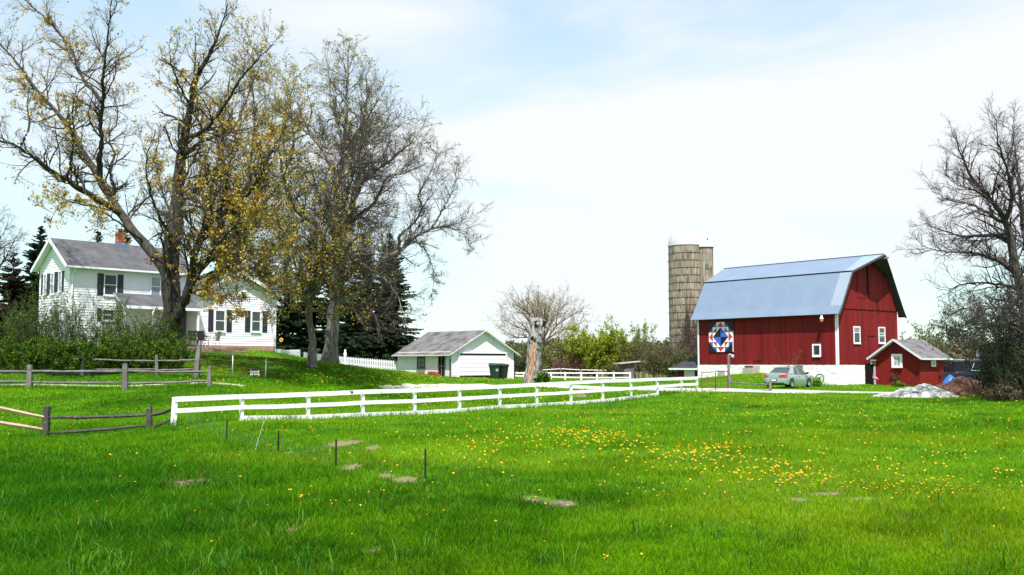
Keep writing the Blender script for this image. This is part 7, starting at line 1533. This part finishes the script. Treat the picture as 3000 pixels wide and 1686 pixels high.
def grass(name, n_, ymin, ymax, seg, seed, py0, py1, wpx, xr=(-350, 3350), hs_=1.0):
    rg = np.random.default_rng(seed); px = rg.uniform(*xr, n_); py = rg.uniform(py0, py1, n_); x, y, ok = hit(px, py); ok &= (y > ymin) & (y < ymax); x, y = x[ok], y[ok]
    dr = on_drive(x, y); kp = (dr > rg.uniform(-.25, .25, len(x))) & ~in_build(x, y); x, y = x[kp], y[kp]
    x = x + rg.standard_normal(len(x)) * y * .002; y = y + rg.standard_normal(len(x)) * y * .01
    pd = np.full(len(x), 9.0); pk_ = np.zeros(len(x))
    for (a, b, c_, d, kd) in PW: e = np.hypot((x - a) / c_, (y - b) / d); pk_ = np.where(e < pd, kd, pk_); pd = np.minimum(pd, e)
    pd = pd + (fbm(x, y, 3.0, 50) - .5) * 1.8
    lawn = fbm(x, y, .22, 1); fine = fbm(x, y, 1.3, 4); mid = fbm(x, y, .55, 9)
    # taller rough grass: near left corner, along the fences
    rough_ = np.clip(1.15 * sstep(1, -7, x) * sstep(26, 9, y) + np.exp(-(near_line(x, y, fence_xy) / .35) ** 2) * .9 + np.exp(-(near_line(x, y, nf_xy) / .6) ** 2) * .8 + np.exp(-(near_line(x, y, mf_xy) / .5) ** 2) * .5 + sstep(.62, .74, mid) * .45, 0, 1.4)
    bare = pd < 1; keep = np.where(bare, rg.random(len(x)) < np.where(pk_ > .5, .6, .10), True); x, y, lawn, fine, mid, rough_, bare, pk_, pd = [a[keep] for a in (x, y, lawn, fine, mid, rough_, bare, pk_, pd)]
    n = len(x); z = gz(x, y) ; h = (.042 + .04 * fine + .085 * rough_ * rg.uniform(.6, 1.3, n)) * rg.uniform(.6, 1.35, n) * hs_ * (1 + .25 * sstep(30, 60, y)); h = np.where(bare, h * .45, h)
    w_ = np.maximum(.0042 + .004 * rg.random(n) + .003 * rough_, wpx * y / 1024 * rg.uniform(.6, 1.2, n))
    ang = rg.random(n) * 2 * math.pi; la = rg.random(n) * 2 * math.pi; ln = rg.uniform(.15, .8, n) * h * (1 + .25 * rough_); wv = np.c_[np.cos(ang), np.sin(ang), np.zeros(n)] * w_[:, None] * .5
    lv = np.c_[np.cos(la) * ln, np.sin(la) * ln, np.zeros(n)]; b0 = np.c_[x, y, z - .01]; up_ = np.zeros((n, 3)); up_[:, 2] = h
    dark, lite, yel, dry = np.array([.018, .095, .001]), np.array([.125, .295, .002]), np.array([.27, .36, .008]), np.array([.32, .28, .10])
    t1 = np.clip((lawn - .45) * 1.1 + .54 + .16 * sstep(-4, 4, x) - .42 * sstep(-1.5, 3.0, (-.5 - x) * 1.36 - (y - 8.4)) - .30 * sstep(1, -4, x) * sstep(44, 48, y) + .5 * (fine - .5) + .6 * (fbm(x * .5 + y * .2, y * 1.6, .5, 33) - .5) + 1.0 * (fbm(x, y, 3.5, 61) - .5) + 1.2 * (fbm((x * .55 + y * .83) * .35, (y * .55 - x * .83) * 1.3, 1.0, 71) - .5) + rg.normal(0, .22, n), 0, 1)[:, None]; c_ = dark * (1 - t1) + lite * t1  # includes painted tree shade: grass colour darkened on the left hill
    yl = np.clip(sstep(.52, .72, fbm(x + 40, y, .16, 21)) * .55 + rg.normal(0, .12, n) * 1.0 + .10 * sstep(0, 10, x), 0, 1)[:, None] * (1 - .7 * np.clip(rough_, 0, 1))[:, None]; c_ = c_ * (1 - yl) + yel * yl
    rk = np.clip(rough_, 0, 1)[:, None] * .45; c_ = c_ * (1 - rk) + np.array([.024, .14, .004]) * rk
    dm = (rg.random(n) < np.where(bare, .8, np.clip(.018 + .25 * np.exp(-(pd - 1).clip(0) * 3), 0, 1)))[:, None]; c_ = np.where(dm, dry * rg.uniform(.6, 1.2, (n, 1)) * np.where(pk_ > .5, 1, .7)[:, None], c_); c_ = c_ * rg.uniform(.6, 1.4, (n, 1))
    if seg == 2:
        m1 = b0 + up_ * .55 + lv * .3; V = np.stack([b0 - wv, b0 + wv, m1 + wv * .8, m1 - wv * .8, b0 + up_ * .95 + lv], 1).reshape(-1, 3); a = np.arange(n) * 5
        F_ = [np.c_[a, a + 1, a + 2, a + 3], np.c_[a + 3, a + 2, a + 4]]; k = 5; cs_ = np.array([.7, .7, 1, 1, 1.1])
    else:
        V = np.stack([b0 - wv, b0 + wv, b0 + up_ + lv], 1).reshape(-1, 3); a = np.arange(n) * 3; F_ = [np.c_[a, a + 1, a + 2]]; k = 3; cs_ = np.array([.85, .85, 1.1])
    C_ = np.repeat(c_, k, 0)
    return npmesh(name, V, F_, gm_, None, C_)
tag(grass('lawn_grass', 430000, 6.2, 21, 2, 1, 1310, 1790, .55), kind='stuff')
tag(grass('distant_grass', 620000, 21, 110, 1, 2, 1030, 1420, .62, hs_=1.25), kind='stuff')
# bold wide-bladed tufts in the near left corner and at the fence posts
def tufts(name, spots, seed):
    rg = np.random.default_rng(seed); X, Y, N_ = [], [], []
    for (x, y, n_, s) in spots: X.append(x + rg.normal(0, s, n_)); Y.append(y + rg.normal(0, s, n_))
    x, y = np.concatenate(X), np.concatenate(Y); n = len(x); z = gz(x, y); h = rg.uniform(.12, .27, n); la = rg.random(n) * 6.283; out = h * rg.uniform(.2, .9, n); w_ = rg.uniform(.005, .011, n); ang = la + math.pi / 2
    wv = np.c_[np.cos(ang), np.sin(ang), np.zeros(n)] * w_[:, None] * .5; b0 = np.c_[x, y, z - .01]; lv = np.c_[np.cos(la) * out, np.sin(la) * out, np.zeros(n)]; up_ = np.zeros((n, 3)); up_[:, 2] = h
    m1 = b0 + up_ * .6 + lv * .25; m2 = b0 + up_ * .92 + lv * .65; V = np.stack([b0 - wv, b0 + wv, m1 + wv, m1 - wv, m2 + wv * .7, m2 - wv * .7, b0 + up_ * .9 + lv * 1.1], 1).reshape(-1, 3); a = np.arange(n) * 7
    c_ = np.array([(.03, .13, .012), (.06, .19, .012), (.04, .15, .02), (.10, .24, .02)])[rg.integers(0, 4, n)] * rg.uniform(.8, 1.25, (n, 1)); return npmesh(name, V, [np.c_[a, a + 1, a + 2, a + 3], np.c_[a + 3, a + 2, a + 4, a + 5], np.c_[a + 5, a + 4, a + 6]], gm_, None, np.repeat(c_, 7, 0))
rg = np.random.default_rng(77); spots = []
tx_, ty_, okk = hit(rg.uniform(-200, 900, 60), rg.uniform(1420, 1750, 60) ); spots += [(float(a), float(b), int(rg.integers(8, 26)), float(rg.uniform(.03, .12))) for a, b, o in zip(tx_, ty_, okk) if o and b > 6.5]
tx_, ty_, okk = hit(rg.uniform(900, 3200, 34), rg.uniform(1480, 1750, 34) ); spots += [(float(a), float(b), int(rg.integers(5, 12)), float(rg.uniform(.03, .1))) for a, b, o in zip(tx_, ty_, okk) if o and b > 6.5]
for k in range(13):
    for q in rg.random(3 if k > 1 else 9): a = bot[k] + (bot[k + 1] - bot[k]) * float(q); spots.append((a.x + float(rg.normal(0, .1)), a.y - .12, 16, .14))
for pl_ in (near_posts, mid_posts, back_posts):
    for p_ in pl_: spots.append((p_[0].x, p_[0].y - .1, 34, .16))
tag(tufts('tall_grass', spots, 5), kind='stuff')
# dandelions
rg = np.random.default_rng(101)
cl = [(1620, 1292, 140, 24, 170), (1740, 1283, 70, 8, 70), (1790, 1303, 80, 12, 40), (2020, 1340, 110, 17, 80), (2060, 1328, 50, 8, 34), (2200, 1388, 110, 20, 60), (2330, 1410, 50, 9, 40), (2350, 1425, 90, 12, 40), (2560, 1440, 120, 14, 30), (2720, 1455, 120, 14, 55), (2900, 1440, 120, 22, 40), (1500, 1320, 190, 40, 50), (2150, 1300, 420, 70, 110), (2700, 1240, 330, 32, 190), (2400, 1205, 300, 22, 110), (1700, 1230, 220, 16, 70), (2650, 1340, 260, 50, 90), (1990, 1460, 130, 16, 22), (1450, 1300, 200, 30, 30), (900, 1265, 180, 18, 26), (700, 1210, 200, 30, 36), (1150, 1190, 180, 22, 50), (1480, 1178, 120, 10, 70), (1330, 1175, 150, 16, 60), (1050, 1105, 200, 14, 220), (1300, 1112, 120, 8, 60), (700, 1100, 90, 22, 34), (1650, 1155, 150, 12, 30), (2200, 1110, 60, 14, 46), (2480, 1137, 90, 5, 30), (200, 1225, 180, 30, 14), (600, 1400, 350, 60, 10), (1000, 1500, 500, 80, 8), (2000, 1400, 600, 60, 60)]
PX = np.concatenate([rg.normal(a, c_, n_) for a, b, c_, d, n_ in cl]); PY = np.concatenate([rg.normal(b, d, n_) for a, b, c_, d, n_ in cl])
named = [(250, 1443), (234, 1452), (400, 1350), (550, 1341), (512, 1383), (703, 1421), (790, 1451), (880, 1481), (884, 1478), (905, 1479), (923, 1484), (972, 1504), (984, 1496), (968, 1500), (1024, 1498), (783, 1505), (1080, 1473), (1124, 1461), (1771, 1673), (1780, 1668), (2942, 1517), (2913, 1577), (1452, 1555), (1595, 1620), (1967, 1578), (1880, 1660), (1300, 1535), (1210, 1549), (1250, 1533), (1770, 1670)]
PX = np.r_[PX, [a for a, b in named]]; PY = np.r_[PY, [b for a, b in named]]
x, y, ok = hit(PX, PY); ok &= (PX > -100) & (PX < 3100); x, y = x[ok], y[ok]; kp = (on_drive(x, y) > .3) & ~in_build(x, y) & (y < 95) & (y > 6); x, y = x[kp], y[kp]; o_ = np.argsort(y); x, y = x[o_], y[o_]
yel_m = pm('dandelion_yellow', (.64, .35, .004), (.56, .26, .003), scale=40, rough=.6, spec=.2); stm = pm('dandelion_stem', (.10, .16, .03), rough=.7)
def dand_geo(mb, c_, s, hh, tilt, n_=10):
    t1 = Vector((tilt[0], tilt[1], 1)).normalized(); e1 = t1.cross(Vector((0, 1, 0))).normalized(); e2 = t1.cross(e1); top_ = c_ + Vector((0, 0, hh))
    vs = [top_ + t1 * s * .42]; 
    for rr_, zz_ in ((.55, .34), (1.0, .12)):
        for k in range(n_): a = 2 * math.pi * k / n_; w_ = s * rr_ * (1 if k % 2 or rr_ < .9 else .8); vs.append(top_ + e1 * math.cos(a) * w_ + e2 * math.sin(a) * w_ + t1 * s * zz_)
    vs.append(top_ - t1 * s * .15)
    fs = [(0, 1 + k, 1 + (k + 1) % n_) for k in range(n_)] + [(1 + k, 1 + n_ + k, 1 + n_ + (k + 1) % n_, 1 + (k + 1) % n_) for k in range(n_)] + [(1 + 2 * n_, 1 + n_ + (k + 1) % n_, 1 + n_ + k) for k in range(n_)]
    mb.add(vs, fs, 0)
protos = []
r = random.Random(9)
for i in range(6):
    mb = MB(); dand_geo(mb, Vector((0, 0, 0)), .0125 * r.uniform(.7, 1.3), r.uniform(.085, .13), (r.uniform(-.35, .35), r.uniform(-.6, .1)), 12); mb.tube([(0, 0, 0), (.004, 0, .06), (0, 0, .09)], .0022, 5, mi=1); protos.append(mb)
DL = 'yellow dandelion flower standing in the lawn grass'
pm_ = []
N_IND = 300
for i in range(min(N_IND, len(x))):
    if i < 6: o = protos[i].build('dandelion', [yel_m, stm], None)
    else: o = pm_[i % 6].copy(); C.objects.link(o)
    if i < 6: pm_.append(o)
    o.location = (x[i], y[i], G(x[i], y[i])); s = r.uniform(.85, 1.25) * (1 + .35 * (y[i] > 14)); o.scale = (s, s, r.uniform(.9, 1.2)); o.rotation_euler = (0, 0, 0); tag(o, DL, 'flower', 'dandelions in the lawn')
mb = MB()
for i in range(N_IND, len(x)):
    s = .021 * r.uniform(.7, 1.3) * (1 + .7 * float(sstep(25, 60, y[i]))); dand_geo(mb, Vector((x[i], y[i], G(x[i], y[i]))), s, r.uniform(.08, .15), (r.uniform(-.4, .4), r.uniform(-.6, .1)), 6)
tag(mb.build('distant_dandelions', [yel_m], None, fix=False), kind='stuff')
print('dandelions', len(x))
